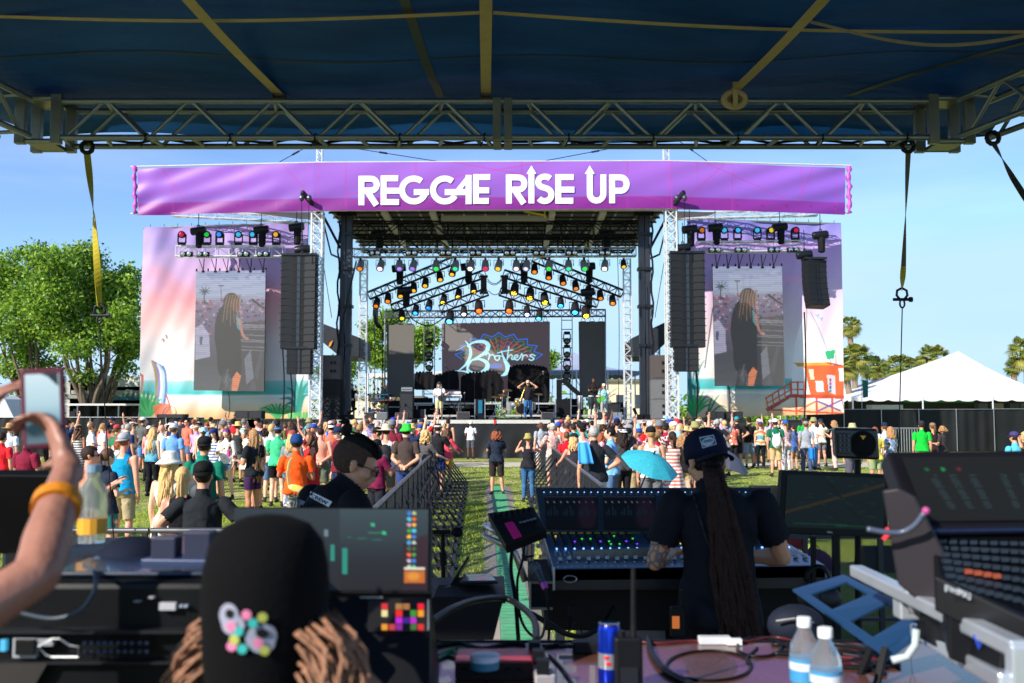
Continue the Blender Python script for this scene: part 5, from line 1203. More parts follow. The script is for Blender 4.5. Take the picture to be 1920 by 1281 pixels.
def tree(px,gy,Yd,lobes,n,lab,seed,trunk=.35,size=.13,forks=5):
    """lobes in photo px: (px,py,rx,ry)"""
    b=XZ(px,0,Yd); r=empty('oak_tree',b,lab,'tree'); rg=random.Random(seed)
    L3=[]
    for (x,y,rx,ry) in lobes:
        dy=rg.uniform(-2,2); c=P(x,y,Yd+dy); s=Yd/F; L3.append((c.x,c.y,c.z,rx*s*.86,rx*s*.8,ry*s*.84))
    leaf_cloud(L3,n,size,seed,LV,'crown',r)
    m=MB(); fork=b+V(rg.uniform(-.2,.2),0,1.7)
    m.path([b-V(0,0,.1),b+V(0,0,.3),fork],[trunk*1.5,trunk*1.05,trunk*.9],9)
    m.build('trunk',BRK,r,smooth='all')
    m=MB()
    for i,l in enumerate(L3):
        t=V(*l[:3]); mid=fork.lerp(t,.45)+V(rg.uniform(-.5,.5),rg.uniform(-.4,.4),rg.uniform(-.2,.5)); q=[tuple(k) for k in catmull([fork-V(0,0,.3),fork.lerp(mid,.5)+V(rg.uniform(-.2,.2),0,.1),mid,mid.lerp(t,.5)+V(rg.uniform(-.4,.4),0,.2),t],4)]
        m.path(q,[max(.03,trunk*.55*(1-k/len(q))**1.1) for k in range(len(q))],6)
        for _ in range(3):
            k=rg.randint(len(q)//2,len(q)-2); e=V(*q[k])+V(rg.uniform(-1,1)*l[3]*.8,rg.uniform(-1,1)*l[4]*.5,rg.uniform(-.2,.9)*l[5]*.8); m.path([q[k],V(*q[k]).lerp(e,.5)+V(0,0,.15),e],[.06,.045,.02],4)
    m.build('limbs',BRK,r,smooth='all')
    return r
tree(170,0,60,[(95,560,52,50),(150,520,60,48),(205,555,52,46),(232,600,34,44),(120,610,55,40),(190,625,48,36),(160,480,34,26),(235,650,26,22),(140,655,40,20),(100,500,40,38),(232,690,26,20),(155,700,26,16)],21000,'broad green oak with forked pale trunk nearest the left scrim',1,.34)
tree(196,0,64,[(225,550,32,40),(240,500+20,22,24),(210,590,40,36),(245,640,22,34),(180,560,40,40)],11000,'darker forked oak just behind the nearest left oak',4,.4)
tree(60,0,62,[(40,500,50,40),(10,540,46,46),(60,560,46,40),(20,610,50,40),(70,620,40,34),(-30,560,46,56),(50,660,40,20),(75,475,30,24),(30,690,44,22),(96,690,30,20)],16000,'tall green oak at the left edge behind the raised phone',2,.36)
tree(720,0,80,[(705,620,26,26),(730,600,26,22),(690,650,24,20),(770,640,26,24),(800,630,24,28),(745,660,30,20),(715,670,30,22),(785,665,24,18)],12000,'leafy pale green tree seen through the left of the stage',6,.22,.14)
tree(636,0,78,[(622,700,18,22),(650,690,16,26),(632,730,20,18)],4000,'small green tree seen between the left tower and column',8,.15,.14)
tree(1035,0,90,[(1034,670,7,10),(1036,690,6,8)],900,'small green treetop beside the centre video wall',11,.1,.14)
# far hedge line
rg=random.Random(9); r=empty('hedge_line',V(0,105,0),'low band of distant bushes along the horizon behind the stage','hedge')
leaf_cloud([(x,105+rg.uniform(-4,4),rg.uniform(.5,2.2),4.5,3,rg.uniform(1.6,3.2)) for x in range(-75,76,4)],26000,.3,12,LV,'foliage',r)
# palms
FR=[mt((120,136,56),.5,var=.4,sc=1,tl=.3),mt((160,156,72),.5,var=.4,sc=1,tl=.3)]; FD=mt((140,112,70),.8,var=.4)
def palm(px,py,R,Yd,lab,seed,dead=True):
    c=P(px,py,Yd); b=V(c.x+random.Random(seed).uniform(-.5,.5),Yd,0); r=empty('palm_tree',b,lab,'palm'); rg=random.Random(seed); s=R/F*Yd
    m=MB(); m.path([b,b.lerp(c,.5)+V(.1,0,0),c],[.26,.2,.22],8); m.build('trunk',mt((130,116,98),.9,var=.3,sc=6,bump=.6,bsc=20),r,smooth='all')
    m=MB(); N=60
    for k in range(N):
        az=rg.uniform(0,2*pi); el=rg.uniform(-.9,1.25); d=V(cos(az)*cos(el),sin(az)*cos(el),sin(el)); hub=c+d*s*.5; L_=s*rg.uniform(.42,.62)
        e1=d.cross(V(0,0,1)); e1=(e1 if e1.length>.1 else V(1,0,0)).normalized(); e2=e1.cross(d)
        m.tube(c,hub,.02,3)
        for j in range(15):
            a=-1.5+3.0*j/14; t=(d*cos(a)+e1*sin(a))*L_*(1-.15*abs(a)); mid=hub+t*.6; tip=hub+t+V(0,0,-.32*L_*(1+abs(a)*.3)); sd=(t.cross(e2)).normalized()*.035*s
            m.add([hub,mid+sd,tip,mid-sd],[(0,1,2,3)])
        if k==N*6//10:m.cur=1
    m.build('fronds',FR,r,kind='stuff')
    m=MB()
    for k in range(50):
        az=rg.uniform(0,2*pi); p=c+V(cos(az)*s*.28,sin(az)*s*.28,rg.uniform(-.2,.0)*s); e=p+V(cos(az)*s*.16,sin(az)*s*.16,-s*rg.uniform(.4,.8)); sd=V(-sin(az),cos(az),0)*.05*s; m.add([p-sd,p+sd,e+sd*.3,e-sd*.3],[(0,1,2,3)])
    m.build('dead_fronds',FD,r,kind='stuff')
for i,(px,py,R,Yd,lab) in enumerate(((1592,612,26,74,'tallest palm crown poking out right of the right scrim'),(1603,672,38,70,'full palm just right of the right scrim'),(1637,690,30,76,'palm in the cluster left of the marquee, second from the scrim'),(1585,690,30,66,'lower palm directly against the right scrim edge'),(1685,690,34,80,'rounded palm left of the marquee peak'),(1750,672,36,86,'palm crown just above the marquee roof, left of its peak'),(1718,690,28,90,'palm between the two rounded palms left of the marquee'),(1655,700,24,84,'dark palm behind the small green feather sign'),(1925,660,40,70,'palm cut by the right edge of the view'),(1900,690,20,74,'small palm beside the palm at the right edge'))):
    palm(px,py,R,Yd,lab,20+i)
# ================================================================ PEOPLE
DG=lambda:bpy.context.evaluated_depsgraph_get()
def remeshed(mb,vox,smooth=3,fac=.5):
    me=bpy.data.meshes.new('t'); me.from_pydata(mb.v,[],mb.f); o=bpy.data.objects.new('t',me); COL.objects.link(o)
    r=o.modifiers.new('r','REMESH'); r.mode='VOXEL'; r.voxel_size=vox; r.adaptivity=0
    if smooth:s=o.modifiers.new('s','SMOOTH'); s.iterations=smooth; s.factor=fac
    out=bpy.data.meshes.new_from_object(o.evaluated_get(DG())); bpy.data.objects.remove(o); bpy.data.meshes.remove(me); out.shade_smooth(); return out
def cap(m,pts,rs,n=8):
    m.path(pts,rs,n)
    for p,r in zip(pts,rs):m.ell(p,r*.995,8,6)
def rings(m,rs,n=16):
    vs=[]
    for (c,rx,ry) in rs:
        for k in range(n):a=2*pi*k/n; vs.append((c[0]+rx*cos(a),c[1]+ry*sin(a),c[2]))
    k=len(rs); m.add(vs,[(i*n+j,i*n+(j+1) % n,(i+1)*n+(j+1) % n,(i+1)*n+j) for i in range(k-1) for j in range(n)]+[tuple(range(n))[::-1],tuple((k-1)*n+j for j in range(n))])
def hand(m,W,d,n,side,curl=.35,s=1.0,thumb=(.6,.7,.3),tcurl=.3,spread=0.0,curls=None):
    d=Vector(d).normalized(); n=Vector(n); n=(n-d*n.dot(d)).normalized(); u=d.cross(n)*side
    R=Matrix((u,n,d)).transposed()
    m.ell(W+d*.05*s,(.040*s,.016*s,.054*s),10,8,R); m.ell(W+d*.03*s+u*.022*s,(.02*s,.018*s,.035*s),8,6,R); cap(m,[W-d*.02*s,W+d*.03*s],[.026*s,.024*s])
    for i,(o,L,r) in enumerate(((.030,.075,.0088),(.010,.085,.0092),(-.011,.079,.0088),(-.030,.062,.0078))):
        p=W+d*(.092-.004*abs(i-1))*s+u*o*s; c=(curls[i] if curls else curl); pts=[p-d*.02*s,p]; dd=(d+u*spread*(1.5-i)*.3).normalized(); ang=0
        for f in (.45,.3,.25):ang+=c; q=dd*cos(ang)+n*sin(ang); pts.append(pts[-1]+q*L*f*s)
        cap(m,pts,[r*s*1.05,r*s,r*s*.98,r*s*.92,r*s*.8],7)
    b=W+d*.025*s+u*.026*s; t=(d*thumb[0]+u*thumb[1]+n*thumb[2]).normalized(); p1=b+t*.04*s; t2=(t+d*tcurl+n*tcurl*.5).normalized(); cap(m,[b,p1,p1+t2*.032*s],[.015*s,.011*s,.0085*s],7)
def head_geo(m,H,s=1.0,R=None,detail=False):
    R=R or Matrix.Identity(3)
    def e(x,y,z,r,n=12,k=9):m.ell(H+R @ V(x*s,y*s,z*s),tuple(q*s for q in r),n,k,R)
    e(0,-.008,.03,(.076,.097,.092)); e(0,.02,-.035,(.062,.072,.075)); e(0,.055,-.078,(.028,.03,.024)); e(0,.035,-.06,(.048,.05,.035))
    e(0,.083,.022,(.05,.014,.012)); e(0,.098,-.012,(.0105,.014,.026)); e(0,.106,-.028,(.013,.013,.009)); e(-.009,.1,-.031,(.007,.008,.006)); e(.009,.1,-.031,(.007,.008,.006))
    e(0,.092,-.052,(.021,.011,.0055)); e(0,.090,-.062,(.019,.011,.006))
    for q in (-1,1):e(q*.045,.055,-.02,(.024,.03,.022)); e(q*.08,-.008,-.01,(.009,.017,.028)); e(q*.083,-.013,.006,(.009,.016,.014))
def ND(v):return Vector(v).normalized()
ARM={
 'down':lambda s:((s*.16,-.06,-1),(s*.02,.22,-1)),'front':lambda s:((s*.2,.12,-1),(-s*.45,.9,.2)),'photo':lambda s:((s*.45,.5,-.25),(-s*.45,.35,1)),
 'hips':lambda s:((s*.75,-.2,-.75),(-s*.75,.25,-.5)),'up':lambda s:((s*.55,.25,.8),(s*.1,.15,1)),'behind':lambda s:((s*.25,-.2,-1),(-s*.75,-.35,-.5)),
 'out':lambda s:((s*.5,.35,-.75),(s*.4,.9,.1)),'fold':lambda s:((s*.2,.2,-1),(-s*.95,.45,.15)),'rail':lambda s:((s*.35,.5,-.8),(s*.1,.9,-.35)),'phone':lambda s:((s*.25,.45,-.8),(-s*.25,.8,.6)),'gtr':lambda s:((s*.3,.1,-1),(-s*.7,.7,.1)),'neck':lambda s:((s*.4,.3,-.8),(s*.6,.5,.3)),'head':lambda s:((s*.85,.3,.2),(-s*.75,.2,.55)),'spread':lambda s:((s*.9,.1,-.45),(s*.9,.2,.35))}
class Body:pass
TPL={}
def body(arms=('down','down'),sex='m',vox=.0135,legs=0,custom=None,headR=None,Hp=None,lean=0,fat=1.0,hands=None,key=None):
    k=key or (arms,sex,legs,vox,fat)
    if k in TPL:return TPL[k]
    m=MB(); f=sex=='f'; w=.93 if f else 1.0; b=Body(); segs=[]
    sh=.172 if f else .19
    hipw=1.06 if f else .97; wa=.88 if f else 1.0; q=fat
    rings(m,[((0,0,.83),.10*hipw*q,.09*q),((0,-.005,.88),.165*hipw*q,.115*q),((0,-.01,.95),.172*hipw*q,.122*q),((0,0,1.02),.155*hipw*q,.11*q),((0,.005,1.1),.138*wa*q,.1*q),((0,0,1.2),.148*w*(.5+.5*q),.108*(.5+.5*q)),((0,-.004,1.3),.165*w,.115),((0,-.008,1.38),.165*w,.105),((0,-.01,1.43),.12*w,.085),((0,-.005,1.47),.065,.065)])
    if f:
        for s in (-1,1):m.ell((s*.07,.085,1.27),(.06,.05,.06))
    for s in (-1,1):m.ell((s*.075,-.065,.92),(.085*hipw,.075,.09)); m.ell((s*.11,-.01,1.385),(.09*w,.06,.05)); m.ell((s*.08,-.055,1.33),(.075,.045,.09))
    H=Vector(Hp) if Hp else V(0,.012,1.645)
    cap(m,[V(0,-.005,1.42),H+V(0,-.015,-.075)],[.064 if not f else .052,.052 if not f else .044])
    b.H=H; b.headR=headR or Matrix.Identity(3)
    head_geo(m,H,1.0,headR)
    segs+=[('torso',V(0,0,.86),V(0,0,1.4),.16),('neck',V(0,.0,1.47),H+V(0,-.01,-.1),.05),('head',H+V(0,.01,-.045),H+V(0,0,.06),.09)]
    for s,an in ((1,arms[0]),(-1,arms[1])):
        S=V(s*sh,-.01,1.405)
        if custom and s in custom:E,Wp,ht=[Vector(x) for x in custom[s][:3]]; nrm=custom[s][3] if len(custom[s])>3 else V(0,1,0); d2=(ht-Wp)
        else:
            d1,d2=ARM[an](s); E=S+ND(d1)*.285*w; Wp=E+ND(d2)*.25*w; nrm=V(-s,.2,0) if an in ('down','rail') else V(0,-1,0) if an in ('up','head') else V(-s*.3,.2,-1); d2=ND(d2)
        if an=='behind' and not custom:nrm=V(0,-1,0)
        r=1.0 if not f else .84
        cap(m,[S,S.lerp(E,.35),S.lerp(E,.7),E],[.058*r,.052*r,.046*r,.04*r]); cap(m,[E,E.lerp(Wp,.3),E.lerp(Wp,.7),Wp],[.04*r,.044*r,.034*r,.026*r])
        hk=(hands or {}).get(s,{})
        hand(m,Wp,d2,hk.pop('n',nrm) if hk else nrm,s*(-1 if True else 1),s=.98 if not f else .9,**hk)
        segs+=[('uarm%d' % s,S,E,.05),('farm%d' % s,E,Wp,.04),('hand%d' % s,Wp+ND(d2)*.03,Wp+ND(d2)*.18,.04)]
        # legs
        hip=V(s*.088*hipw,0,.9); kn=V(s*(.105+(.02 if legs==1 and s>0 else 0)),.02 if legs!=2 else .05*s,.49); an_=V(s*(.12+(.06 if legs==1 and s>0 else 0)),-.03+(0 if legs!=2 else .10*s),.09)
        if legs==3:kn=V(s*.08,.42,.52); an_=V(s*.1,.38,.09)
        cap(m,[hip,hip.lerp(kn,.3),hip.lerp(kn,.7),kn],[.098*hipw*(.6+.4*q),.09*(.6+.4*q),.068,.056],10); cap(m,[kn,kn.lerp(an_,.3),kn.lerp(an_,.65),an_],[.054,.058,.043,.034],10)
        m.ell(kn.lerp(an_,.28)+V(0,-.02,0),(.048,.045,.1)); ft=an_+V(s*.02,.1,-.055); m.ell(ft,(.042,.115,.036),12,8); m.ell(an_+V(0,-.03,-.05),(.034,.045,.04)); m.ell(an_+V(s*.02,.16,-.062),(.045,.055,.024))
        segs+=[('thigh%d' % s,hip-V(0,0,.02),kn,.085),('shin%d' % s,kn,an_,.05),('foot%d' % s,an_+V(0,-.03,-.05),an_+V(0,.18,-.05),.04)]
        b.__dict__['wr%d' % s]=Wp; b.__dict__['hd%d' % s]=Wp+ND(d2)*.09
    me=remeshed(m,vox); n=len(me.vertices); co=np.empty(n*3,np.float32); me.vertices.foreach_get('co',co); co=co.reshape(-1,3); no=np.empty(n*3,np.float32); me.vertex_normals.foreach_get('vector',no); no=no.reshape(-1,3)
    best=np.full(n,1e9); lab=np.zeros(n,int); T=np.zeros(n); b.names=[x[0] for x in segs]
    for i,(nm,A,B,r) in enumerate(segs):
        A,B=np.array(A),np.array(B); d=B-A; t=np.clip(((co-A)@d)/(d@d),0,1); D=np.linalg.norm(co-A-t[:,None]*d,axis=1)-r
        D+=0.0; c=D<best; best[c]=D[c]; lab[c]=i; T[c]=(((co-A)@d)/(d@d))[c]
    b.me,b.co,b.no,b.lab,b.T=me,co,no,lab,T; nf=len(me.polygons); b.faces=np.empty(len(me.loops),int); me.loops.foreach_get('vertex_index',b.faces); b.quads=b.faces.reshape(-1,4) if len(b.faces)==nf*4 else None
    b.G={}; b.sex=sex; me.materials.append(None); TPL[k]=b; return b
def sel(b,*names):
    s=np.zeros(len(b.co),bool)
    for nm in names:
        for i,x in enumerate(b.names):
            if x.rstrip('-1')==nm:s |= b.lab==i
    return s
def garment(b,kind):
    if kind in b.G:return b.G[kind]
    z,x,T=b.co[:,2],b.co[:,0],b.T; to,ne,ua,fa,th,shn,ft=[sel(b,k) for k in ('torso','neck','uarm','farm','thigh','shin','foot')]
    core=to | (ne & (z<1.475)); off=np.full(len(z),.010)
    if kind in ('tee','long','tank','crop'):
        lo=.90 if kind!='crop' else 1.16
        s=core & (z>lo) | (th & (z>lo)) 
        if kind=='tee':s |= ua & (T<.66)
        if kind=='long':s |= ua | (fa & (T<.9))
        if kind in ('tank','crop'):s &= ~((np.abs(x)>.125) & (z>1.33)); s &= ~(ne); s &= ~((z>1.41) & (np.abs(x)<.05)); s |= ua & (T<-.6)
        off=np.where(z<1.25,.012+.05*np.clip(1.25-z,0,.3),.010); off=off+.006*np.sin(x*40+z*25)*(z<1.3)
        off=np.where(ua,.014+.014*np.clip(T,0,1),off)
    elif kind in ('shorts','kshorts','hot'):
        lim={'shorts':.62,'kshorts':.93,'hot':.22}[kind]
        s=(to & (z<1.0)) | (th & (T<lim) & (z<1.0)); off=np.where(th,.012+(.02 if kind!='hot' else .004)*np.clip(T,0,1),.008)
    elif kind in ('pants','jeans','leggings'):
        s=(to & (z<1.0)) | (th & (z<1.0)) | (shn & (T<.95)); L={'pants':.018,'jeans':.009,'leggings':.003}[kind]; off=np.where(shn,.006+L*1.2,.008+np.where(th,L*.5,0))
    elif kind=='shoes':s=ft | (shn & (T>.9)); off=np.full(len(z),.007)
    elif kind=='tattoo_left':s=np.zeros(len(z),bool); i=b.names.index('uarm-1'); j=b.names.index('farm-1'); s=((b.lab==i) & (T>.66)) | ((b.lab==j) & (T<.5)); off=np.full(len(z),.0012)
    fm=s[b.quads].all(1); q=b.quads[fm]; used=np.unique(q); mp=np.full(len(z),-1); mp[used]=np.arange(len(used)); v=b.co[used]+b.no[used]*off[used][:,None]
    # trim ragged hem by relaxing the border
    if kind in ('tee','long','tank','crop'):
        lo=.90 if kind!='crop' else 1.16; zz=v[:,2]; near=(zz<lo+.022) & (np.abs(v[:,0])<.28) & ~(sel(b,'uarm','farm')[used]); v[near,2]=lo-.004
    me=bpy.data.meshes.new(kind); me.from_pydata(v.tolist(),[],mp[q].tolist()); me.materials.append(None); me.shade_smooth(); b.G[kind]=me; return me
def skirt_mesh(b,z0,z1,r1,key):
    if key in b.G:return b.G[key]
    m=MB(); n=28
    def f(u,v):a=2*pi*u; z=z0+(z1-z0)*v; rx=.155+(r1-.155)*v**.8+.018*v*sin(a*9); return V(rx*cos(a),rx*.82*sin(a)-.005,z)
    m.grid(f,56,10); me=bpy.data.meshes.new(key); me.from_pydata(m.v,[],m.f); me.materials.append(None); me.shade_smooth(); b.G[key]=me; return me
HG={}
def addhead(mk,key):
    if key in HG:return HG[key]
    m=MB(); mk(m); me=bpy.data.meshes.new(key); me.from_pydata(m.v,[],m.f); me.materials.append(None); me.shade_smooth(); HG[key]=me; return me
def hair_cap(m,r=(.084,.105,.1),zc=.03,back=-.035,drop=-.045,n=22,k=16,seed=0,amp=.004,front=.035):
    rg=random.Random(seed); vs=[]; 
    for i in range(k+1):
        th=pi*i/k
        for j in range(n):a=2*pi*j/n; q=1+amp*10*(rg.random()-.5); vs.append(V(r[0]*sin(th)*cos(a)*q,r[1]*sin(th)*sin(a)*q-.008,r[2]*cos(th)*q+zc))
    fs=[]
    for i in range(k):
        for j in range(n):
            f=(i*n+j,(i+1)*n+j,(i+1)*n+(j+1) % n,i*n+(j+1) % n); c=sum((vs[x] for x in f),V(0,0,0))/4
            if c.y>front and c.z<.075:continue
            if c.z<drop:continue
            if c.y>-.01 and c.z<-.0:continue
            fs.append(f)
    m.add(vs,fs)
def mk_hair(kind,L=.35,seed=0):
    def f(m):
        rg=random.Random(seed)
        if kind=='short':hair_cap(m,seed=seed,amp=.008)
        elif kind=='buzz':hair_cap(m,(.079,.099,.095),seed=seed,amp=.003)
        elif kind in ('long','curly','dreads'):
            hair_cap(m,(.087,.108,.102),drop=-.07,seed=seed,amp=.008); N=26 if kind!='dreads' else 34
            for i in range(N):
                a=pi+(i/(N-1)-.5)*pi*1.25+pi/2*0; a=-pi/2+(i/(N-1)-.5)*pi*1.3; p=V(.078*cos(a),.09*sin(a)-.01,.02+rg.uniform(-.02,.03)); LL=L*rg.uniform(.8,1.1); pts=[p+V(0,0,.03)]; w=.03 if kind=='curly' else .01
                for k in range(1,7):t=k/6; pts.append(p+V(.05*cos(a)*t+w*sin(k*2+i),(.045*sin(a)-.02)*t+w*cos(k*2.2+i),-LL*t))
                r=.017 if kind=='long' else .024 if kind=='curly' else .009; m.path(pts,[r,r*1.1,r*1.1,r*1.05,r,r*.8,r*.35],5)
        elif kind=='pony':
            hair_cap(m,seed=seed,amp=.005)
            for i in range(7):o=V(rg.uniform(-.015,.015),rg.uniform(-.01,.01),0); m.path([V(0,-.10,.05)+o,V(0,-.135,.04)+o,V(0,-.14,-.05)+o*1.6,V(0,-.13,-.14)+o*2,V(0,-.12,-L*.85)+o*.6],[.014,.02,.022,.018,.005],6)
        elif kind=='bun':hair_cap(m,seed=seed,amp=.005); m.ell((0,-.07,.125),(.036,.036,.034),10,8)
    return f
def mk_hat(kind,back=False):
    def f(m):
        s=-1 if back else 1
        if kind in ('cap','visor'):
            if kind=='cap':m.lathe([(.088,0),(.089,.03),(.082,.062),(.06,.088),(.028,.1),(.008,.102),(.006,.106)],(0,-.005,.045),None,20,1,1.16)
            else:m.lathe([(.087,0),(.089,.035)],(0,-.005,.04),None,20,1,1.16)
            pts=[]; n=12
            for i in range(n+1):
                a=pi*(.14+.72*i/n); pts.append((.087*cos(a),.098*sin(a)*s-.005,.048)); 
            out=[(x*1.02,(abs(y)+.075*sin(pi*(.14+.72*i/n)))*s,z-.012-.012*sin(pi*(.14+.72*i/n))) for i,(x,y,z) in enumerate(pts)]
            m.add([V(*p) for p in pts]+[V(*p) for p in out]+[V(p[0],p[1],p[2]-.005) for p in pts]+[V(p[0],p[1],p[2]-.005) for p in out],[(i,i+1,n+2+i,n+1+i) for i in range(n)]+[(2*n+2+i,3*n+3+i,3*n+4+i,2*n+3+i) for i in range(n)]+[(n+1+i,n+2+i,3*n+4+i,3*n+3+i) for i in range(n)])
        elif kind=='bucket':m.lathe([(.135,-.015),(.098,.04),(.088,.05),(.08,.115),(.06,.13),(.01,.133)],(0,-.005,.03),None,20,1,1.12)
        elif kind=='straw': 
            m.lathe([(.19,.005),(.15,-.008),(.092,.02),(.086,.07),(.075,.115),(.045,.125),(.01,.115)],(0,-.005,.04),None,24,1,1.12)
        elif kind=='sun':m.lathe([(.165,-.03),(.13,-.0),(.093,.03),(.086,.09),(.06,.115),(.01,.12)],(0,-.005,.035),None,24,1,1.12)
        elif kind=='beanie':m.lathe([(.09,-.02),(.094,.02),(.09,.03),(.088,.07),(.066,.105),(.03,.12),(.008,.122)],(0,-.01,.03),None,20,1,1.18)
        elif kind=='band':m.lathe([(.086,0),(.089,.015),(.085,.04)],(0,-.008,.045),None,20,1,1.18)
    return f
def clothmat(c,kind='plain'):
    if kind=='plain':return mt(c,.85,var=.16,sc=7,bump=.9,bsc=11)
    key=('cl',c,kind)
    if key in MC:return MC[key]
    m=bpy.data.materials.new('cloth_'+kind); m.use_nodes=True; N,L=m.node_tree.nodes,m.node_tree.links; b=N['Principled BSDF']; b.inputs['Roughness'].default_value=.85; tc=N.new('ShaderNodeTexCoord'); r=N.new('ShaderNodeValToRGB'); r.color_ramp.interpolation='CONSTANT'; e=r.color_ramp.elements
    if kind=='stripes':
        w=N.new('ShaderNodeTexWave'); w.bands_direction='Z'; w.inputs['Scale'].default_value=4.2; w.inputs['Distortion'].default_value=.6; L.new(tc.outputs['Object'],w.inputs['Vector']); L.new(w.outputs['Fac'],r.inputs[0]); e[0].color=(*lin(c),1); e[1].position=.5; e[1].color=(.8,.78,.76,1)
    elif kind in ('floral','camo','paisley'):
        v=N.new('ShaderNodeTexNoise'); v.inputs['Scale'].default_value=11 if kind=='floral' else 9; v.inputs['Detail'].default_value=2; L.new(tc.outputs['Object'],v.inputs['Vector']); L.new(v.outputs['Fac'],r.inputs[0])
        pal={'floral':[(0,c),(.47,c),(.53,(236,110,140)),(.58,(244,200,90)),(.63,(240,230,220))],'camo':[(0,(70,76,50)),(.45,(120,110,80)),(.55,(50,50,40)),(.62,(150,140,110))],'paisley':[(0,c),(.5,(230,220,210)),(.56,c),(.64,(120,60,50))]}[kind]
        while len(e)<len(pal):e.new(.5)
        for i,(p,q) in enumerate(pal):e[i].position=p; e[i].color=(*lin(q),1)
    elif kind=='tiedye':
        g=N.new('ShaderNodeTexWave'); g.wave_type='RINGS'; g.rings_direction='SPHERICAL'; g.inputs['Scale'].default_value=1.2; g.inputs['Distortion'].default_value=5; mp=N.new('ShaderNodeMapping'); mp.inputs['Location'].default_value=(0,0,-1.15); L.new(tc.outputs['Object'],mp.inputs[0]); L.new(mp.outputs[0],g.inputs['Vector']); L.new(g.outputs['Fac'],r.inputs[0]); r.color_ramp.interpolation='LINEAR'
        pal=[(0,(230,90,120)),(.25,(240,200,80)),(.5,(230,236,190)),(.75,(90,190,180)),(1,(140,110,200))]
        while len(e)<5:e.new(.5)
        for i,(p,q) in enumerate(pal):e[i].position=p; e[i].color=(*lin(q),1)
    L.new(r.outputs[0],b.inputs['Base Color']); MC[key]=m; return m
SK={'l':(236,186,158),'m':(214,156,124),'t':(190,128,96),'d':(112,74,54),'r':(232,160,134)}
def skinmat(k): 
    m=mt(SK[k],.5,var=.1,sc=9); m.node_tree.nodes['Principled BSDF'].inputs['Subsurface Weight'].default_value=0; return m
HC={'black':(22,20,22),'dark':(48,34,28),'brown':(96,62,40),'red':(150,76,40),'blonde':(214,172,112),'grey':(170,166,162),'dblonde':(168,124,80)}
def child(root,name,me,mat,loc=None,rot=None,label=None,scale=None):
    o=bpy.data.objects.new(name,me); COL.objects.link(o); o.parent=root
    if loc is not None:o.location=loc
    if rot is not None:o.rotation_euler=rot
    if scale:o.scale=scale
    if len(o.material_slots):o.material_slots[0].link='OBJECT'; o.material_slots[0].material=mat
    if label:o['label']=label
    return o
def person(loc,yaw,b,label,top=None,bot=None,hair=None,hat=None,skin='m',h=1.75,group=None,shoes=(40,40,44),shades=False,tatt=None,hl=.35,seed=0):
    """top/bot: (kind,colour[,pattern]); hair: (kind,colour); hat: (kind,colour[,back])"""
    r=empty('person',loc,label,'person',group); r.rotation_euler=(0,0,RAD(yaw)); s=h/1.76; r.scale=(s*(1 if h>1.7 else .97),s,s)
    child(r,'body',b.me,skinmat(skin))
    if top:
        k,c=top[0],top[1]; pat=top[2] if len(top)>2 else 'plain'
        if k=='dress':child(r,'dress_top',garment(b,'tank'),clothmat(c,pat)); child(r,'skirt',skirt_mesh(b,1.04,.52,.26,'dress'),clothmat(c,pat))
        elif k=='kimono':child(r,'robe_top',garment(b,'long'),clothmat(c,pat)); child(r,'robe',skirt_mesh(b,1.08,.62,.25,'kim'),clothmat(c,pat))
        else:child(r,{'tee':'shirt','long':'shirt','tank':'tank_top','crop':'crop_top'}[k],garment(b,k),clothmat(c,pat))
    if bot:
        k,c=bot[0],bot[1]; pat=bot[2] if len(bot)>2 else 'plain'
        if k=='skirt':child(r,'skirt',skirt_mesh(b,1.04,.35,.27,'skirt'),clothmat(c,pat))
        else:child(r,{'shorts':'shorts','kshorts':'shorts','hot':'shorts','pants':'trousers','jeans':'jeans','leggings':'leggings'}[k],garment(b,k),clothmat(c,pat))
    if shoes:child(r,'shoes',garment(b,'shoes'),mt(shoes,.6))
    H=b.H; e=b.headR.to_euler()
    if hair:
        k,c=hair[0],hair[1]; sd=seed % 3; child(r,'hair',addhead(mk_hair(k,hl,sd),'hair_%s_%.2f_%d' % (k,hl,sd)),mt(HC.get(c,c) if isinstance(c,str) else c,.6,var=.35,sc=25,bump=.5,bsc=60),H,e)
    if hat:
        k,c=hat[0],hat[1]; bk=len(hat)>2 and hat[2]; child(r,{'cap':'cap','visor':'visor','bucket':'bucket_hat','straw':'straw_hat','sun':'sun_hat','beanie':'beanie','band':'headband'}[k],addhead(mk_hat(k,bk),'hat_%s_%d' % (k,bool(bk))),mt(c,.8,var=.15,bump=.3,bsc=60),H,e,scale=(1.04,1.04,1.04))
    if shades:
        def f(m):
            for s_ in (-1,1):m.ell((s_*.032,.098,.008),(.026,.008,.017),8,6); m.bar((s_*.055,.095,.012),(s_*.085,-.005,.012),.005)
            m.bar((-.01,.104,.012),(.01,.104,.012),.005)
        child(r,'sunglasses',addhead(f,'shades'),mt((20,20,24),.15),H,e)
    return r
# ================================================================ CROWD AND PERFORMERS
def A(px,d,z=0.0):return V((px-960)/F*d,d,z)
B=lambda a=('down','down'),s='m',l=0,fat=1.0:body(a,s,.0145,l,fat=fat)
def gpos(px,fy):return (EYE*F/(fy-771))
CR=[]
def pp(px,d,yaw,arms,sex,label,top,bot,hair=None,hat=None,skin='m',h=None,legs=0,fat=1.0,**k):
    h=(h or (1.77 if sex=='m' else 1.65))*(1.05 if abs(px-945)>70 and d>13 else 1); p=A(px,d); CR.append((p.x,p.y)); return person(p,yaw,B(arms,sex,legs,fat),label,top,bot,hair,hat,skin,h,seed=len(CR),**k)
D2=('down','down'); PH=('photo','photo'); FR_=('front','front'); HI=('hips','hips'); BH=('behind','behind')
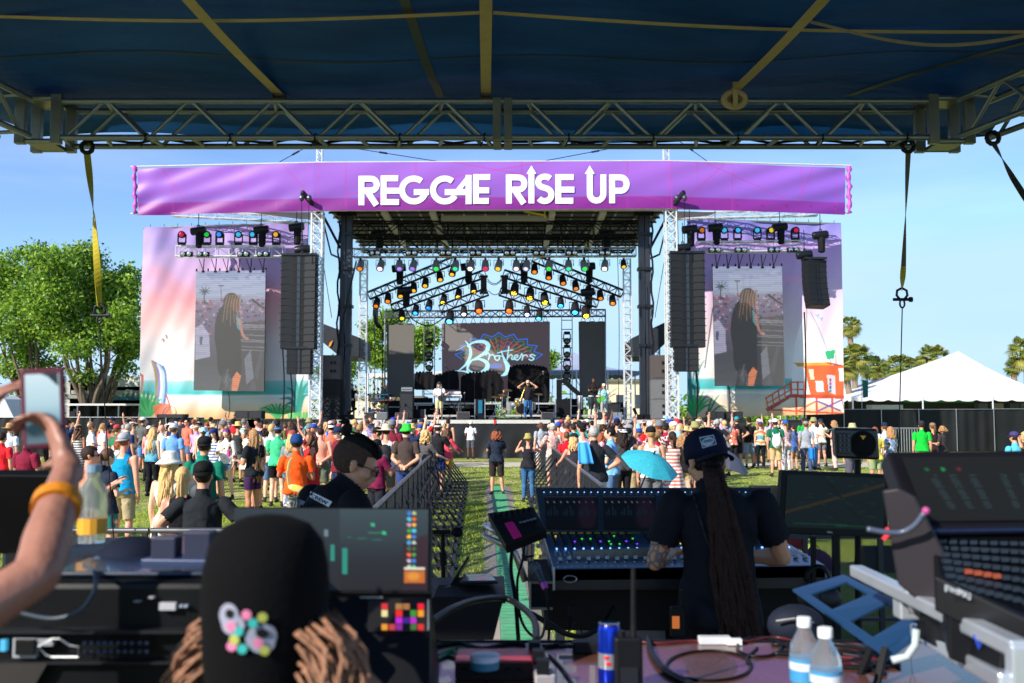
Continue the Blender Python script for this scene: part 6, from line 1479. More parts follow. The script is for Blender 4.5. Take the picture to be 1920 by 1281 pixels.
# left field, nearest first
pp(385,9.0,8,HI,'m','heavyset person in black tee and black cap seen from behind at the near barrier rail',('tee',(36,40,46)),('shorts',(60,60,64)),('buzz','dark'),('cap',(24,24,26),True),'m',1.72,fat=1.28)
pp(347,9.9,10,FR_,'f','person in black tank top with a long blonde ponytail beside the heavyset black tee',('tank',(28,28,32)),('leggings',(30,30,36)),('pony','blonde'),None,'r',1.64)
pp(322,11.6,-5,D2,'f','person in white floppy sun hat with blonde hair holding teal strands, white skirt',('crop',(240,236,230)),('skirt',(238,232,224)),('long','blonde'),('sun',(236,232,222)),'l',1.7,hl=.5)
pp(172,12.4,-70,('phone','phone'),'m','shirtless person in blue trunks with teal glasses strap drinking near the left',None,('shorts',(30,60,150)),('short','dark'),None,'r',1.76,shades=True)
pp(205,13.2,-35,('front','phone'),'f','person in navy tee and multicolour floral shorts with a brown ponytail',('tee',(40,48,66)),('shorts',(30,130,130),'floral'),('pony','brown'),None,'l',1.62)
pp(386,13.6,5,D2,'m','person in green tee and backward black cap wearing a dark backpack, left field',('tee',(20,120,96)),('kshorts',(40,50,80)),('short','dark'),('cap',(30,30,32),True),'m',1.74)
pp(236,15.5,-12,D2,'m','person in turquoise tank, khaki shorts and backward grey cap with orange wristband',('tank',(20,150,200)),('kshorts',(172,156,124)),('short','red'),('cap',(168,170,176),True),'r',1.75)
pp(558,15.6,8,('front','phone'),'m','person in bright orange tee and blue beanie with a yellow cross-body pouch',('tee',(244,92,30)),('jeans',(120,130,150),'paisley'),('short','dark'),('beanie',(30,66,120)),'t',1.72)
pp(478,19.8,62,('out','front'),'m','person in black tee and purple shorts with waist-length blond dreadlocks, facing left',('tee',(30,34,42)),('shorts',(62,36,76)),('dreads','dblonde'),None,'t',1.74,hl=.85,shades=True,shoes=(60,90,130))
pp(55,16.8,-20,FR_,'m','person in maroon short sleeve shirt and grey shorts behind the raised phone',('tee',(128,30,56)),('kshorts',(90,92,100)),('short','dark'),None,'m',1.72)
pp(98,17.2,-5,FR_,'f','person with bare back and olive tied halter near the left edge',('crop',(110,120,60)),('hot',(90,110,140)),('pony','dark'),None,'l',1.62)
pp(523,23.2,4,FR_,'m','person in long mint green tee and black shorts with a tie-dye bandana',('tee',(70,200,140)),('shorts',(24,24,30)),('short','dark'),('band',(80,120,200)),'l',1.76,fat=1.1)
pp(427,25,168,('front','down'),'f','person facing the camera in pale kimono top, denim shorts and purple headband',('long',(226,218,206),'paisley'),('hot',(90,120,160)),('long','brown'),('band',(130,70,180)),'l',1.68,legs=2)
pp(404,25.4,170,('photo','down'),'f','person facing the camera taking a selfie in blue cap and striped top',('tank',(90,110,170),'stripes'),('hot',(70,90,130)),('long','dark'),('cap',(40,50,110)),'l',1.66)
pp(603,23.6,6,BH,'m','shirtless person with hands clasped behind the back in grey shorts',None,('kshorts',(96,100,90)),('buzz','dark'),None,'r',1.72)
pp(725,21.8,0,D2,'m','person in white tank and straw hat wearing a black backpack by the left barrier',('tank',(238,238,240)),('kshorts',(110,100,92)),('short','dark'),('straw',(226,206,176)),'m',1.78)
pp(763,20.8,-10,BH,'m','person in dark brown tee with a bright green bucket hat, hands behind the back',('tee',(72,60,58)),('pants',(50,70,130)),('short','dark'),('bucket',(60,220,70)),'m',1.8,fat=1.15)
pp(800,22.8,-45,('rail','rail'),'f','person in grey tee with bright blonde curls leaning on the left barrier',('tee',(86,82,84)),('hot',(60,60,70)),('curly','blonde'),None,'l',1.68,hl=.2)
pp(822,25.6,-30,('rail','front'),'m','person in black tee and white visor at the left barrier',('tee',(34,34,38)),('shorts',(40,60,130)),('short','dark'),('visor',(236,232,230)),'m',1.78)
pp(838,28.5,-30,('rail','rail'),'f','person in coral pink long sleeve top bending over the left barrier',('long',(238,80,96)),('shorts',(230,160,60)),('long','brown'),None,'m',1.62)
pp(708,17.5,-40,('phone','down'),'m','person in wine red tee with tattooed forearm between crew and barrier',('tee',(116,26,66)),('kshorts',(40,40,50)),('short','black'),None,'t',1.62)
pp(270,36,-35,('front','front'),'m','tall person in grey tee and white cap with light denim shorts by the left fence',('tee',(96,100,100)),('kshorts',(90,150,210)),('short','dark'),('cap',(232,228,220)),'m',1.86)
pp(346,37,-30,FR_,'m','tall person in dark tee and black cap in front of the left subwoofers',('tee',(40,46,60)),('pants',(40,40,50)),('short','dark'),('cap',(30,34,40)),'m',1.88)
pp(306,27,0,D2,'m','bald person in white tee in the left field',('tee',(240,240,240)),('kshorts',(60,60,70)),None,None,'r',1.74)
pp(328,24,-10,D2,'m','person in sky blue tee and pale grey cap in the left field',('tee',(110,160,226)),('kshorts',(60,66,80)),('short','brown'),('cap',(206,210,222)),'m',1.78,fat=1.1)
pp(290,26,-20,D2,'f','person with very long pale blonde hair and black hip bag',('tank',(90,160,190)),('pants',(26,26,32)),('long','blonde'),None,'l',1.68,hl=.55)
pp(175,29,-60,('fold','fold'),'m','person in plain white tee and sunglasses with folded arms, far left',('tee',(244,244,246)),('kshorts',(90,110,150)),('short','brown'),None,'m',1.74,shades=True)
pp(150,31,-70,D2,'f','person with long wavy auburn hair in navy dress, far left',('dress',(40,60,110)),None,('long','dblonde'),None,'l',1.7,hl=.5)
pp(196,30,-50,D2,'m','person in white graphic tee with sandy hair, far left',('tee',(230,226,232)),('kshorts',(60,90,140)),('short','dblonde'),None,'m',1.74)
pp(212,38,-40,D2,'m','person in charcoal and grey shirt with navy cap by the left fence',('tee',(84,88,92)),('kshorts',(40,40,50)),('short','red'),('cap',(30,50,90)),'m',1.84)
pp(228,24,-10,D2,'f','person in white tank with auburn hair beside the turquoise tank top',('tank',(232,230,240)),('shorts',(40,40,90)),('long','red'),None,'r',1.6)
pp(222,27,-30,D2,'m','person in green tee and faded red cap, far left group',('tee',(50,120,90)),('kshorts',(80,70,60)),('short','brown'),('cap',(190,70,80)),'m',1.72)
pp(243,29,-35,D2,'m','grey haired person in navy tee and purple shorts, far left group',('tee',(30,50,120)),('kshorts',(90,60,130)),('short','grey'),None,'m',1.74)
pp(22,27,-10,D2,'m','person in white and blue top wearing a straw cowboy hat at the left edge',('tee',(220,226,236)),('kshorts',(60,64,70)),('short','brown'),('straw',(206,170,110)),'m',1.74)
pp(8,21,-10,D2,'m','person in red tee at the very left edge of the field',('tee',(226,40,50)),('shorts',(40,44,50)),('short','dark'),None,'m',1.66)
pp(448,31,-10,D2,'m','person in dark vest wearing a broad golden straw hat',('tank',(60,60,60)),('kshorts',(90,90,90)),('short','brown'),('straw',(232,196,126)),'m',1.74)
pp(484,35,150,('fold','front'),'m','person in pale pink tank and backward black cap looking back at the camera',('tank',(238,208,206)),('kshorts',(180,170,160)),('short','dark'),('cap',(30,30,34),True),'r',1.84)
pp(497,28,0,D2,'f','person in blue grey crop top and denim shorts with short dark curls',('crop',(120,140,170)),('hot',(80,130,190)),('curly','dark'),None,'r',1.62,hl=.12)
pp(621,33,5,D2,'m','person in royal blue tank with pink and aqua cap, centre left',('tank',(30,90,200)),('kshorts',(60,70,90)),('short','brown'),('cap',(240,190,200)),'m',1.76)
pp(578,29,0,D2,'f','person in cream top and aqua cap in the left crowd',('tank',(232,216,190)),('hot',(220,220,226)),('pony','dark'),('cap',(60,190,180)),'l',1.66)
pp(738,37,10,('up','down'),'m','person in dark tee and blue cap raising one hand with horns toward the stage',('tee',(50,54,60)),('kshorts',(60,60,60)),('short','brown'),('cap',(60,60,190)),'r',1.84)
# aisle
g=pp(883,45.9,178,BH,'m','guard facing the crowd in white polo and grey shorts before the stage skirt',('tee',(226,226,232)),('kshorts',(84,84,92)),('buzz','grey'),('cap',(236,236,236)),'d',1.72)
pp(931,26.2,2,('phone','phone'),'f','person with auburn hair, navy tee and dark shorts standing on the green cable ramp',('tee',(38,46,62)),('kshorts',(54,46,46)),('curly','red'),('cap',(44,40,40)),'m',1.72,hl=.18,legs=1)
pp(990,24.3,-4,PH,'f','person in black tank, blue jeans and olive bucket hat in the aisle',('tank',(38,38,44)),('jeans',(62,106,150)),('short','dblonde'),('bucket',(166,156,90)),'r',1.62,fat=1.08)
# right field
pp(1113,17.4,6,('hips','down'),'m','grey haired person in black tee with a blue towel over the shoulder',('tee',(42,44,50)),('pants',(206,202,196)),('short','grey'),None,'m',1.84,fat=1.22)
pp(1076,21.2,12,('down','rail'),'f','person in charcoal tank with blonde hair and shoulder strap by the right barrier',('tank',(58,56,62)),('leggings',(40,40,46)),('long','blonde'),('cap',(34,34,36)),'r',1.62,fat=1.15,hl=.25)
pp(1062,25,8,D2,'f','person in bright red tee just inside the right barrier',('tee',(220,30,44)),('hot',(60,60,80)),('short','brown'),None,'r',1.6,fat=1.1)
pp(1036,28.0,20,('down','rail'),'m','person in pink floral shirt resting a hand on the right barrier end',('tee',(210,160,150),'paisley'),('kshorts',(150,140,130)),('short','grey'),('cap',(200,200,196)),'m',1.74)
pp(1014,36,20,('out','down'),'m','person in heather grey tee with messy brown hair at the head of the right barrier',('tee',(168,174,182)),('kshorts',(230,230,232)),('curly','brown'),None,'l',1.78,hl=.06)
pp(1092,24,5,D2,'m','person in black tee and black cap with a round red badge',('tee',(32,30,34)),('kshorts',(60,60,60)),('short','dark'),('cap',(26,26,28),True),'m',1.8)
pp(1178,25.6,-8,D2,'f','person in long black kimono with pink flowers and brown curls',('kimono',(44,40,36),'floral'),('leggings',(140,140,146)),('curly','brown'),None,'m',1.72,hl=.34)
pp(1156,30.5,-10,('down','up'),'m','person in black sleeveless shirt and navy cap with one arm raised',('tank',(36,36,42)),('kshorts',(50,56,80)),('short','dark'),('cap',(26,32,50)),'m',1.84)
pp(1218,28.2,4,D2,'m','person in red tee with a grey backpack and folded umbrella',('tee',(222,36,44)),('kshorts',(66,62,66)),('short','grey'),('cap',(226,220,220)),'m',1.78)
pp(1247,27.2,8,D2,'m','person in crimson tee with a large black backpack and black cap',('tee',(196,28,66)),('kshorts',(50,60,64)),('short','dark'),('cap',(40,36,38)),'m',1.76)
pp(1268,31,-5,D2,'m','person in red and white striped shirt with a red and white hat',('long',(214,30,44),'stripes'),('kshorts',(64,66,76)),('short','brown'),('beanie',(232,60,70)),'m',1.84)
pp(1130,27.5,0,D2,'f','person in pink strappy top with shoulder-length black hair',('tank',(230,90,110)),('hot',(50,60,90)),('long','black'),None,'m',1.6,hl=.22)
pp(1145,30,0,D2,'f','person in golden yellow tank in the middle of the right crowd',('tank',(236,178,84)),('hot',(40,50,80)),('short','dark'),None,'r',1.64)
pp(1100,34,0,D2,'m','person in pale lilac tee and white cap turned right',('tee',(206,196,226)),('kshorts',(90,90,120)),('short','dark'),('cap',(240,240,242)),'m',1.8)
pp(1380,38.5,-5,HI,'m','person in black tee and teal cap, hands on hips, right field',('tee',(34,30,30)),('kshorts',(30,34,46)),('short','brown'),('cap',(40,150,160)),'m',1.86)
pp(1403,39,5,D2,'m','person in black tee and pale denim shorts beside the teal cap, right field',('tee',(34,30,30)),('kshorts',(160,180,206)),('short','dark'),('cap',(40,38,36)),'m',1.84)
pp(1424,38.4,0,D2,'f','person in tie-dye tee and black leggings with a thin strap',('tee',(240,220,120),'tiedye'),('leggings',(26,26,32)),('short','brown'),('cap',(80,60,120)),'l',1.68)
pp(1452,33.7,-8,D2,'m','person in forest green tee and khaki shorts with a white drawstring bag',('tee',(24,104,74)),('kshorts',(196,170,124)),('short','dark'),('cap',(236,236,240)),'m',1.82)
pp(1471,35.5,20,FR_,'f','person in patterned pale jumpsuit and royal blue cap',('tank',(196,160,170),'paisley'),('pants',(170,180,200),'paisley'),('pony','brown'),('cap',(30,100,210)),'m',1.76)
pp(1486,36.5,25,('phone','phone'),'f','person in blue top and denim shorts holding a drink, right field',('tee',(74,100,160)),('hot',(90,140,200)),('pony','dark'),None,'m',1.62)
pp(1509,34.5,-4,D2,'m','person in heather grey tee and slate trousers with a blue cloth at the waist',('tee',(156,160,172)),('pants',(76,82,110)),('short','brown'),('cap',(150,140,126)),'m',1.74)
pp(1506,41,0,FR_,'m','person in kelly green tee behind the grey tee in the right field',('tee',(30,160,70)),('kshorts',(50,50,60)),('short','dark'),None,'m',1.84)
pp(1562,37,70,('front','phone'),'f','person in pink top and sunglasses facing left behind the small loudspeaker',('tank',(236,190,180)),('pants',(230,190,180)),('long','dblonde'),None,'m',1.76,hl=.25,shades=True)
pp(1596,27,0,D2,'m','person in slate tee and khaki bucket hat hidden behind the small loudspeaker',('tee',(90,90,112)),('kshorts',(86,84,100)),('short','brown'),('bucket',(180,176,130)),'m',1.74)
pp(1638,27,10,D2,'f','person in yellow top and sage shorts with short ginger hair',('tee',(236,214,90)),('shorts',(146,160,120)),('short','red'),None,'m',1.68)
pp(1656,30,10,D2,'m','person in navy cap behind the small loudspeaker',('tee',(200,206,214)),('kshorts',(60,60,70)),('short','brown'),('cap',(30,44,70)),'m',1.74)
pp(1667,27.5,30,FR_,'f','person with wavy light brown hair in blue and grey top near the metal railing',('tee',(120,150,190),'paisley'),('hot',(70,90,130)),('long','dblonde'),None,'m',1.68,hl=.25)
pp(1725,31,-10,D2,'m','person in vivid green tee and dark cap in front of the right mesh fence',('tee',(24,186,60)),('kshorts',(180,160,120)),('short','dark'),('cap',(50,50,60)),'m',1.78,fat=1.12)
pp(1746,33,10,D2,'f','person in black top and tan cap beside the vivid green tee',('tank',(50,40,40)),('hot',(60,60,70)),('pony','brown'),('cap',(140,116,90)),'m',1.7)
pp(1764,32,35,FR_,'f','person with curly blond updo in dark top right of the vivid green tee',('tee',(60,54,54)),('shorts',(230,200,190)),('curly','dblonde'),None,'m',1.64,hl=.08)
pp(1898,22,20,FR_,'m','person in light blue tee and purple cap near the right edge',('tee',(90,190,226)),('kshorts',(50,50,60)),('short','dark'),('cap',(70,60,110)),'m',1.64)
pp(1920,21,60,('head','head'),'f','person in grey tee adjusting blonde hair at the right edge',('tee',(60,64,74)),('hot',(60,60,70)),('curly','blonde'),None,'m',1.68,hl=.1)
# random fill, one individual label each
tops=[('white',(240,240,240)),('black',(34,34,38)),('navy',(36,48,84)),('grey',(140,144,150)),('red',(206,40,46)),('teal',(30,140,140)),('green',(60,120,80)),('white',(232,230,226)),('black',(30,30,34)),('pink',(240,150,180)),('sky blue',(120,180,226)),('coral',(240,120,96)),('lavender',(180,160,214)),('cream',(234,222,196)),('olive',(110,112,70)),('maroon',(120,34,50)),('tan',(200,170,140)),('charcoal',(70,70,76))]
hats=[('cap','white',(236,236,236)),('cap','black',(30,30,32)),('cap','blue',(50,80,170)),('cap','faded red',(170,80,80)),('straw','tan',(222,190,130)),('bucket','olive',(150,150,100)),('cap','grey',(150,150,156)),('beanie','grey',(120,120,126)),('sun','cream',(236,228,206)),('visor','white',(240,240,240)),('bucket','pale blue',(150,200,226)),('cap','navy',(36,46,80))]
armset=[D2,D2,FR_,('front','down'),HI,BH,PH,('up','down'),('phone','phone'),('fold','fold')]
armw={D2:'arms down',FR_:'hands held in front',('front','down'):'one hand in front',HI:'hands on hips',BH:'hands behind the back',PH:'holding up both hands',('up','down'):'one arm raised',('phone','phone'):'hands at the chest',('fold','fold'):'arms folded'}
rg=random.Random(21); usedl=set()
def fill(n,pxr,dr,side_,ok):
    cnt=0; tries=0
    while cnt<n and tries<9000:
        tries+=1; px=rg.uniform(*pxr); d=dr[0]+(dr[1]-dr[0])*rg.random()**.7; p=A(px,d)
        if not ok(p,px):continue
        if any((p.x-x)**2+(p.y-y)**2<.30 for x,y in CR):continue
        # keep nearer named people unobscured
        sex=rg.choice('mmf'); tc,hc=rg.choice(tops),rg.choice(['black','dark','brown','brown','red','blonde','dblonde','grey']); hat=rg.choice(hats) if rg.random()<.4 else None
        tk=rg.choice(['tee','tee','tank','tee'] if sex=='m' else ['tank','crop','tee','dress','tank']); pat=rg.choice(['plain']*7+['floral','stripes','paisley'])
        bc=rg.choice([('denim',(90,120,160)),('khaki',(180,160,124)),('black',(36,36,42)),('grey',(110,110,116)),('navy',(44,54,84))]); bk=rg.choice(['kshorts','kshorts','shorts','pants'] if sex=='m' else ['hot','shorts','jeans','hot'])
        hk=rg.choice(['short','short','buzz','bun'] if sex=='m' else ['long','pony','curly','long']); arms=rg.choice(armset)
        lab='person in %s %s%s%s, %s%s, %s crowd' % (tc[1-1],{'plain':'','floral':'flowered ','stripes':'striped ','paisley':'patterned '}[pat],{'tee':'tee','tank':'tank','crop':'crop top','dress':'dress'}[tk],'' if tk=='dress' else ' and %s %s' % (bc[0],'shorts' if 'short' in bk or bk=='hot' else 'trousers'),('%s %s' % (hat[1],{'cap':'cap','straw':'straw hat','bucket':'bucket hat','beanie':'beanie','sun':'sun hat','visor':'visor'}[hat[0]])) if hat else '%s %s hair' % ({'dblonde':'sandy'}.get(hc,hc),{'short':'short','buzz':'cropped','bun':'tied-up','long':'long','pony':'ponytail','curly':'curly'}[hk]),', '+armw[arms],side_)
        if lab in usedl or len(lab.split())>15 or len(lab.replace('-',' ').split())>16:continue
        usedl.add(lab); CR.append((p.x,p.y)); cnt+=1
        h=rg.gauss(1.85,.06) if sex=='m' else rg.gauss(1.73,.05)
        person(p,rg.gauss(0,16)+(-10 if side_=='left' else 8)+(rg.choice((0,0,0,0,90,-90,160))),B(arms,sex,rg.choice((0,0,1))),lab,(tk,tc[1],pat),None if tk=='dress' else (bk,bc[1]),(hk,hc),((hat[0],hat[2],rg.random()<.35) if hat else None),rg.choice('llmmrtrd'),h,'crowd watching the %s side of the stage' % side_,shades=rg.random()<.25,seed=cnt,hl=rg.choice((.25,.35,.45)))
fill(112,(110,866),(20,43),'left',lambda p,px:p.x<-2.5 and not (px<540 and p.y<29 and rg.random()<.8))
fill(116,(1004,1545),(18.5,43),'right',lambda p,px:p.x>1.5 and not (px>1360 and (p.y<37 or rg.random()<.3)) and not (px>1310 and p.y<31))
# accessories worn or carried
def backpack(px,d,h,yaw,col,lab,accent=None):
    p=A(px,d,h); r=empty('backpack',(p.x,p.y,p.z),lab,'backpack'); r.rotation_euler=(0,0,RAD(yaw)); L=parent_world(r)
    m=MB(); m.ell(L+V(0,-.2,0),(.16,.1,.25),14,10); m.build('bag',mt(col,.7,bump=.4),r,smooth='all'); m=MB(); m.ell(L+V(0,-.28,-.07),(.11,.05,.11),10,8); m.build('front_pocket',mt(tuple(min(255,int(c*1.25)+6) for c in col),.7),r,smooth='all')
    for s in (-1,1):m=MB(); m.path([L+V(s*.09,-.13,.18),L+V(s*.11,-.02,.27),L+V(s*.12,.1,.18),L+V(s*.13,.08,-.05)],.022,5); m.build('strap',mt(col,.7),r,smooth='all')
    if accent:m=MB(); m.box(L+V(0,-.335,-.07),(.12,.02,.05)); m.build('patch',mt(accent,.6),r)
backpack(725,21.8,1.24,0,(40,40,44),'black backpack on the straw-hatted person in white tank'); backpack(386,13.6,1.2,5,(50,54,60),'grey backpack on the green tee and black cap person'); backpack(1218,28.2,1.22,4,(66,66,70),'grey backpack on the red tee person in the right crowd'); backpack(1247,27.2,1.2,8,(24,24,28),'large black backpack with orange patch in the right crowd',(240,110,60)); backpack(1453,33.6,1.2,-8,(226,226,230),'white drawstring bag on the forest green tee')
r=empty('towel',A(1097,17.26,1.62),'bright blue towel hanging over the shoulder of the black tee person','towel'); L=parent_world(r); m=MB(); m.grid(lambda u,v:L+V(-.13+.26*u*(.7+.3*v),-.13-.05*v+.03*sin(u*9)+.1*(1-v)**3,.04-.36*v),14,10); m.build('cloth',mt((70,160,226),.8,bump=.3),r,smooth='all',thick=.01)
r=empty('waist_cloth',A(1516,34.2,.95),'bright blue cloth tied at the waist of the heather grey tee person','cloth'); L=parent_world(r); m=MB(); m.grid(lambda u,v:L+V(-.1+.2*u,-.2+.03*sin(u*9),-.4*v),8,6); m.build('cloth',mt((40,130,220),.8),r,smooth='all',thick=.01)
r=empty('crossbody_pouch',A(562,15.4,1.1),'yellow patterned cross-body pouch on the orange tee person','bag'); L=parent_world(r); m=MB(); m.ell(L+V(.02,-.15,-.08),(.15,.06,.06),12,8,Matrix.Rotation(.3,3,'Y')); m.build('pouch',clothmat((236,200,90),'paisley'),r,smooth='all'); m=MB(); m.path([L+V(-.1,-.17,-.03),L+V(-.13,-.16,.15),L+V(-.12,-.1,.32),L+V(-.1,.0,.38)],.022,5,flat=.4); m.build('strap',mt((230,206,130),.8),r)
for px,d,z,c,lab in ((186,12.3,1.33,(226,226,232),'clear plastic cup with red straw held by the shirtless person'),(432,24.6,1.15,(220,60,170),'pink cup held by the flower headband person')):
    r=empty('cup',A(px,d,z),lab,'cup'); L=parent_world(r); m=MB(); m.lathe([(.035,-.07),(.046,.07)],L,None,10); m.build('cup',mt(c,.2),r,smooth=True); m=MB(); m.path([L+V(0,0,.0),L+V(-.01,0,.12),L+V(-.05,0,.15)],.005,5); m.build('straw',mt((230,60,50),.4),r)
# chest/back prints: navy tee
def back_print(px,d,h,lab,parts):
    pass
# barricades -------------------------------------------------
BAR=mt((58,60,68),.45,.5,var=.25,sc=6); BARL=mt((128,128,132),.35,.8,var=.2)
def barricade_proto(w=1.2,h=1.2):
    r=empty('barricade',(0,0,0),'x','barrier')
    m=MB(); m.path([(-w/2,0,h),(w/2,0,h)],.028,8); m.build('top_rail',BARL,r,smooth=True)
    for s in (-1,1):m=MB(); m.bb(s*(w/2-.03)-.025,s*(w/2-.03)+.025,-.025,.025,.03,h-.02); m.build('post',BAR,r)
    for k in range(15):x=-w/2+.08+(w-.16)*k/14; m=MB(); m.bb(x-.012,x+.011,-.012,.012,.08,h-.03); m.build('bar',BAR,r)
    m=MB(); m.bb(-w/2+.05,w/2-.05,-.02,.02,.05,.1); m.build('bottom_rail',BAR,r)
    for s in (-1,1):
        m=MB(); x=s*(w/2-.06); m.bar((x,-.02,h-.18),(x,-.74,.06),.035); m.build('brace',BAR,r)
        m=MB(); m.bar((x,0,.03),(x,-.8,.03),.06,.04); m.build('foot',BAR,r)
    m=MB(); m.bar((-w/2+.06,-.72,.05),(w/2-.06,-.72,.05),.05,.03); m.build('step_plate',BAR,r)
    return r
BQ,ub=barricade_proto(),[]
def run(x0,y0,x1,y1,n,flip,side_):
    for i in range(n):
        t=(i+.5)/n; x,y=x0+(x1-x0)*t,y0+(y1-y0)*t; a=math.atan2(y1-y0,x1-x0); L_=math.hypot(x1-x0,y1-y0)/n
        o=place(BQ,ub,(x,y,0),(0,0,a+(pi if flip else 0)),'dark steel barricade panel, %s from the near end of the %s aisle line' % (ORD[i],side_),'barricades lining the aisle'); o.scale=(L_/1.2,1,1)
run(-1.42,10.4,-2.15,31,17,False,'left'); run(1.22,12.6,1.05,36,19,True,'right')
# FOH perimeter barrier with perforated sheet
def perf_mat():
    m=bpy.data.materials.new('perforated'); m.use_nodes=True; N,L=m.node_tree.nodes,m.node_tree.links; b=N['Principled BSDF']; b.inputs['Base Color'].default_value=(.03,.032,.036,1); b.inputs['Metallic'].default_value=.6; b.inputs['Roughness'].default_value=.45
    tc=N.new('ShaderNodeTexCoord'); mp=N.new('ShaderNodeMapping'); mp.inputs['Rotation'].default_value=(0,RAD(45),0); mp.inputs['Scale'].default_value=(60,60,60); L.new(tc.outputs['Object'],mp.inputs[0]); s=N.new('ShaderNodeSeparateXYZ'); L.new(mp.outputs[0],s.inputs[0])
    def sn(o):
        a=N.new('ShaderNodeMath'); a.operation='FRACT'; L.new(s.outputs[o],a.inputs[0]); c=N.new('ShaderNodeMath'); c.operation='SUBTRACT'; c.inputs[1].default_value=.5; L.new(a.outputs[0],c.inputs[0]); e=N.new('ShaderNodeMath'); e.operation='POWER'; e.inputs[1].default_value=2; 
        q=N.new('ShaderNodeMath'); q.operation='ABSOLUTE'; L.new(c.outputs[0],q.inputs[0]); L.new(q.outputs[0],e.inputs[0]); return e
    a,c=sn('X'),sn('Z'); ad=N.new('ShaderNodeMath'); L.new(a.outputs[0],ad.inputs[0]); L.new(c.outputs[0],ad.inputs[1]); gt=N.new('ShaderNodeMath'); gt.operation='GREATER_THAN'; gt.inputs[1].default_value=.13; L.new(ad.outputs[0],gt.inputs[0]); L.new(gt.outputs[0],b.inputs['Alpha']); return m
PERF=perf_mat()
def perf_proto():
    r=empty('barricade',(0,0,0),'x','barrier'); w,h=1.22,1.2
    m=MB(); m.path([(-w/2,0,h),(w/2,0,h)],.024,10); m.build('top_rail',BARL,r,smooth=True)
    for x in (-w/2+.03,-.0,w/2-.03):m=MB(); m.bb(x-.02,x+.02,-.02,.02,.02,h-.02); m.build('post',BAR,r)
    m=MB(); m.bb(-w/2+.05,w/2-.05,.021,.024,.06,h-.08); m.build('perforated_sheet',PERF,r); m=MB(); m.bb(-w/2,w/2,-.02,.02,h-.1,h-.06); m.build('upper_rail',BAR,r); m=MB(); m.bb(-w/2,w/2,-.018,.018,.4,.43); m.build('mid_rail',BAR,r)
    return r
PQ,up_=perf_proto(),[]
for i,x in enumerate((-4.9,-3.66,-2.42)):place(PQ,up_,(x,8.45,0),(0,0,0),'perforated black barricade panel %s left of the aisle in front of the mixing position' % ['farthest','second','nearest'][i],'perforated barricades')
for i,x in enumerate((1.95,3.18,4.41,5.64)):place(PQ,up_,(x,8.7,0),(0,0,.0),'perforated black barricade panel %s right of the aisle behind the monitor' % ['nearest','second','third','farthest'][i],'perforated barricades')
# metal crowd railing at right
r=empty('crowd_railing',A(1705,36),'galvanised crowd railing left of the vivid green tee person','railing'); a,b_=A(1672,36),A(1722,36); zt_=P(1700,803,36).z
m=MB(); m.tube(V(a.x,36,zt_),V(b_.x,36,zt_),.03,6); m.tube(V(a.x,36,.15),V(b_.x,36,.15),.025,6); m.build('rails',ALU,r)
for k in range(11):x=a.x+(b_.x-a.x)*k/10; m=MB(); m.tube(V(x,36,.0 if k in (0,10) else .15),V(x,36,zt_),.014,5); m.build('bar',ALU,r)
# umbrella, camp chairs, wedges
def umbrella(c,R,n_,tilt,lab,mat):
    r=empty('umbrella',c,lab,'umbrella'); Q=V(0,0,1).rotation_difference(ND(tilt)).to_matrix(); L=parent_world(r)
    for k in range(n_):
        a0,a1=2*pi*k/n_,2*pi*(k+1)/n_; m=MB()
        def f(u,v):a=a0+(a1-a0)*u; rr_=R*v*(1-.06*sin(pi*u)*v); return L+Q @ V(rr_*cos(a),rr_*sin(a),-.42*R*v**1.7)
        m.grid(f,5,6); m.build('canopy_panel',mat,r,smooth='all')
        m=MB(); m.path([L+Q @ V(R*v*cos(a0),R*v*sin(a0),-.42*R*v**1.7-.01) for v in (0,.33,.66,1)],.006,4); m.build('rib',DKM,r)
    m=MB(); m.tube(L+Q @ V(0,0,.06),L+Q @ V(0,0,-1.0),.012,6); m.build('shaft',BLK,r); return r
TQ=mt((58,182,200),.6,var=.35,sc=30,tl=.2)
umbrella(P(1226,852,15.2),.46,8,(.34,-.42,1),'turquoise sequined umbrella tilted over a blue camp chair',TQ)
umbrella(P(1370,848,17.5),.45,8,(.5,-.3,1),'grey umbrella partly hidden behind the sound engineer',mt((84,86,100),.6))
def camp_chair(px,fy,d,s,yaw,col,lab,h=.9):
    p=A(px,d); r=empty('camp_chair',p,lab,'chair'); L=parent_world(r); w,dp=.52*s,.46*s; z=.42*s
    m=MB(); m.grid(lambda u,v:L+V(-w/2+w*u,-dp/2+dp*v,z-.05*sin(pi*u)*sin(pi*v)),8,8); m.build('seat',mt(col,.8),r,smooth='all',thick=.01)
    m=MB(); m.grid(lambda u,v:L+V(-w/2+w*u,-dp/2-.12*v-.04*sin(pi*u),z+.02+(h*s-z)*v),8,8); m.build('backrest',mt(col,.8),r,smooth='all',thick=.01)
    for a in (-1,1):
        m=MB(); m.tube(L+V(a*w/2,-dp/2-.12,h*s),L+V(a*w/2,-dp/2,z),.012,5); m.tube(L+V(a*w/2,-dp/2,z+.2),L+V(a*w/2,dp/2,z+.2),.02,5); m.build('arm',BLK,r)
        for bq in (-1,1):m=MB(); m.tube(L+V(a*w/2,bq*dp/2,0),L+V(-a*w/2*.0+a*w/2*.6,-bq*dp/2*.6,z),.011,5); m.build('leg',DKM,r)
        m=MB(); m.tube(L+V(-w/2,a*dp/2,.02),L+V(w/2,a*dp/2,z-.02),.011,5); m.build('cross_tube',DKM,r)
camp_chair(1268,0,14.6,1.15,0,(20,90,220),'blue camp chair beneath the turquoise umbrella')
camp_chair(1424,0,16.5,1.1,0,(36,36,38),'black camp chair behind the red one in the right field'); camp_chair(1447,0,12.8,1.15,0,(214,30,50),'red camp chair beside the sound engineer and monitor')
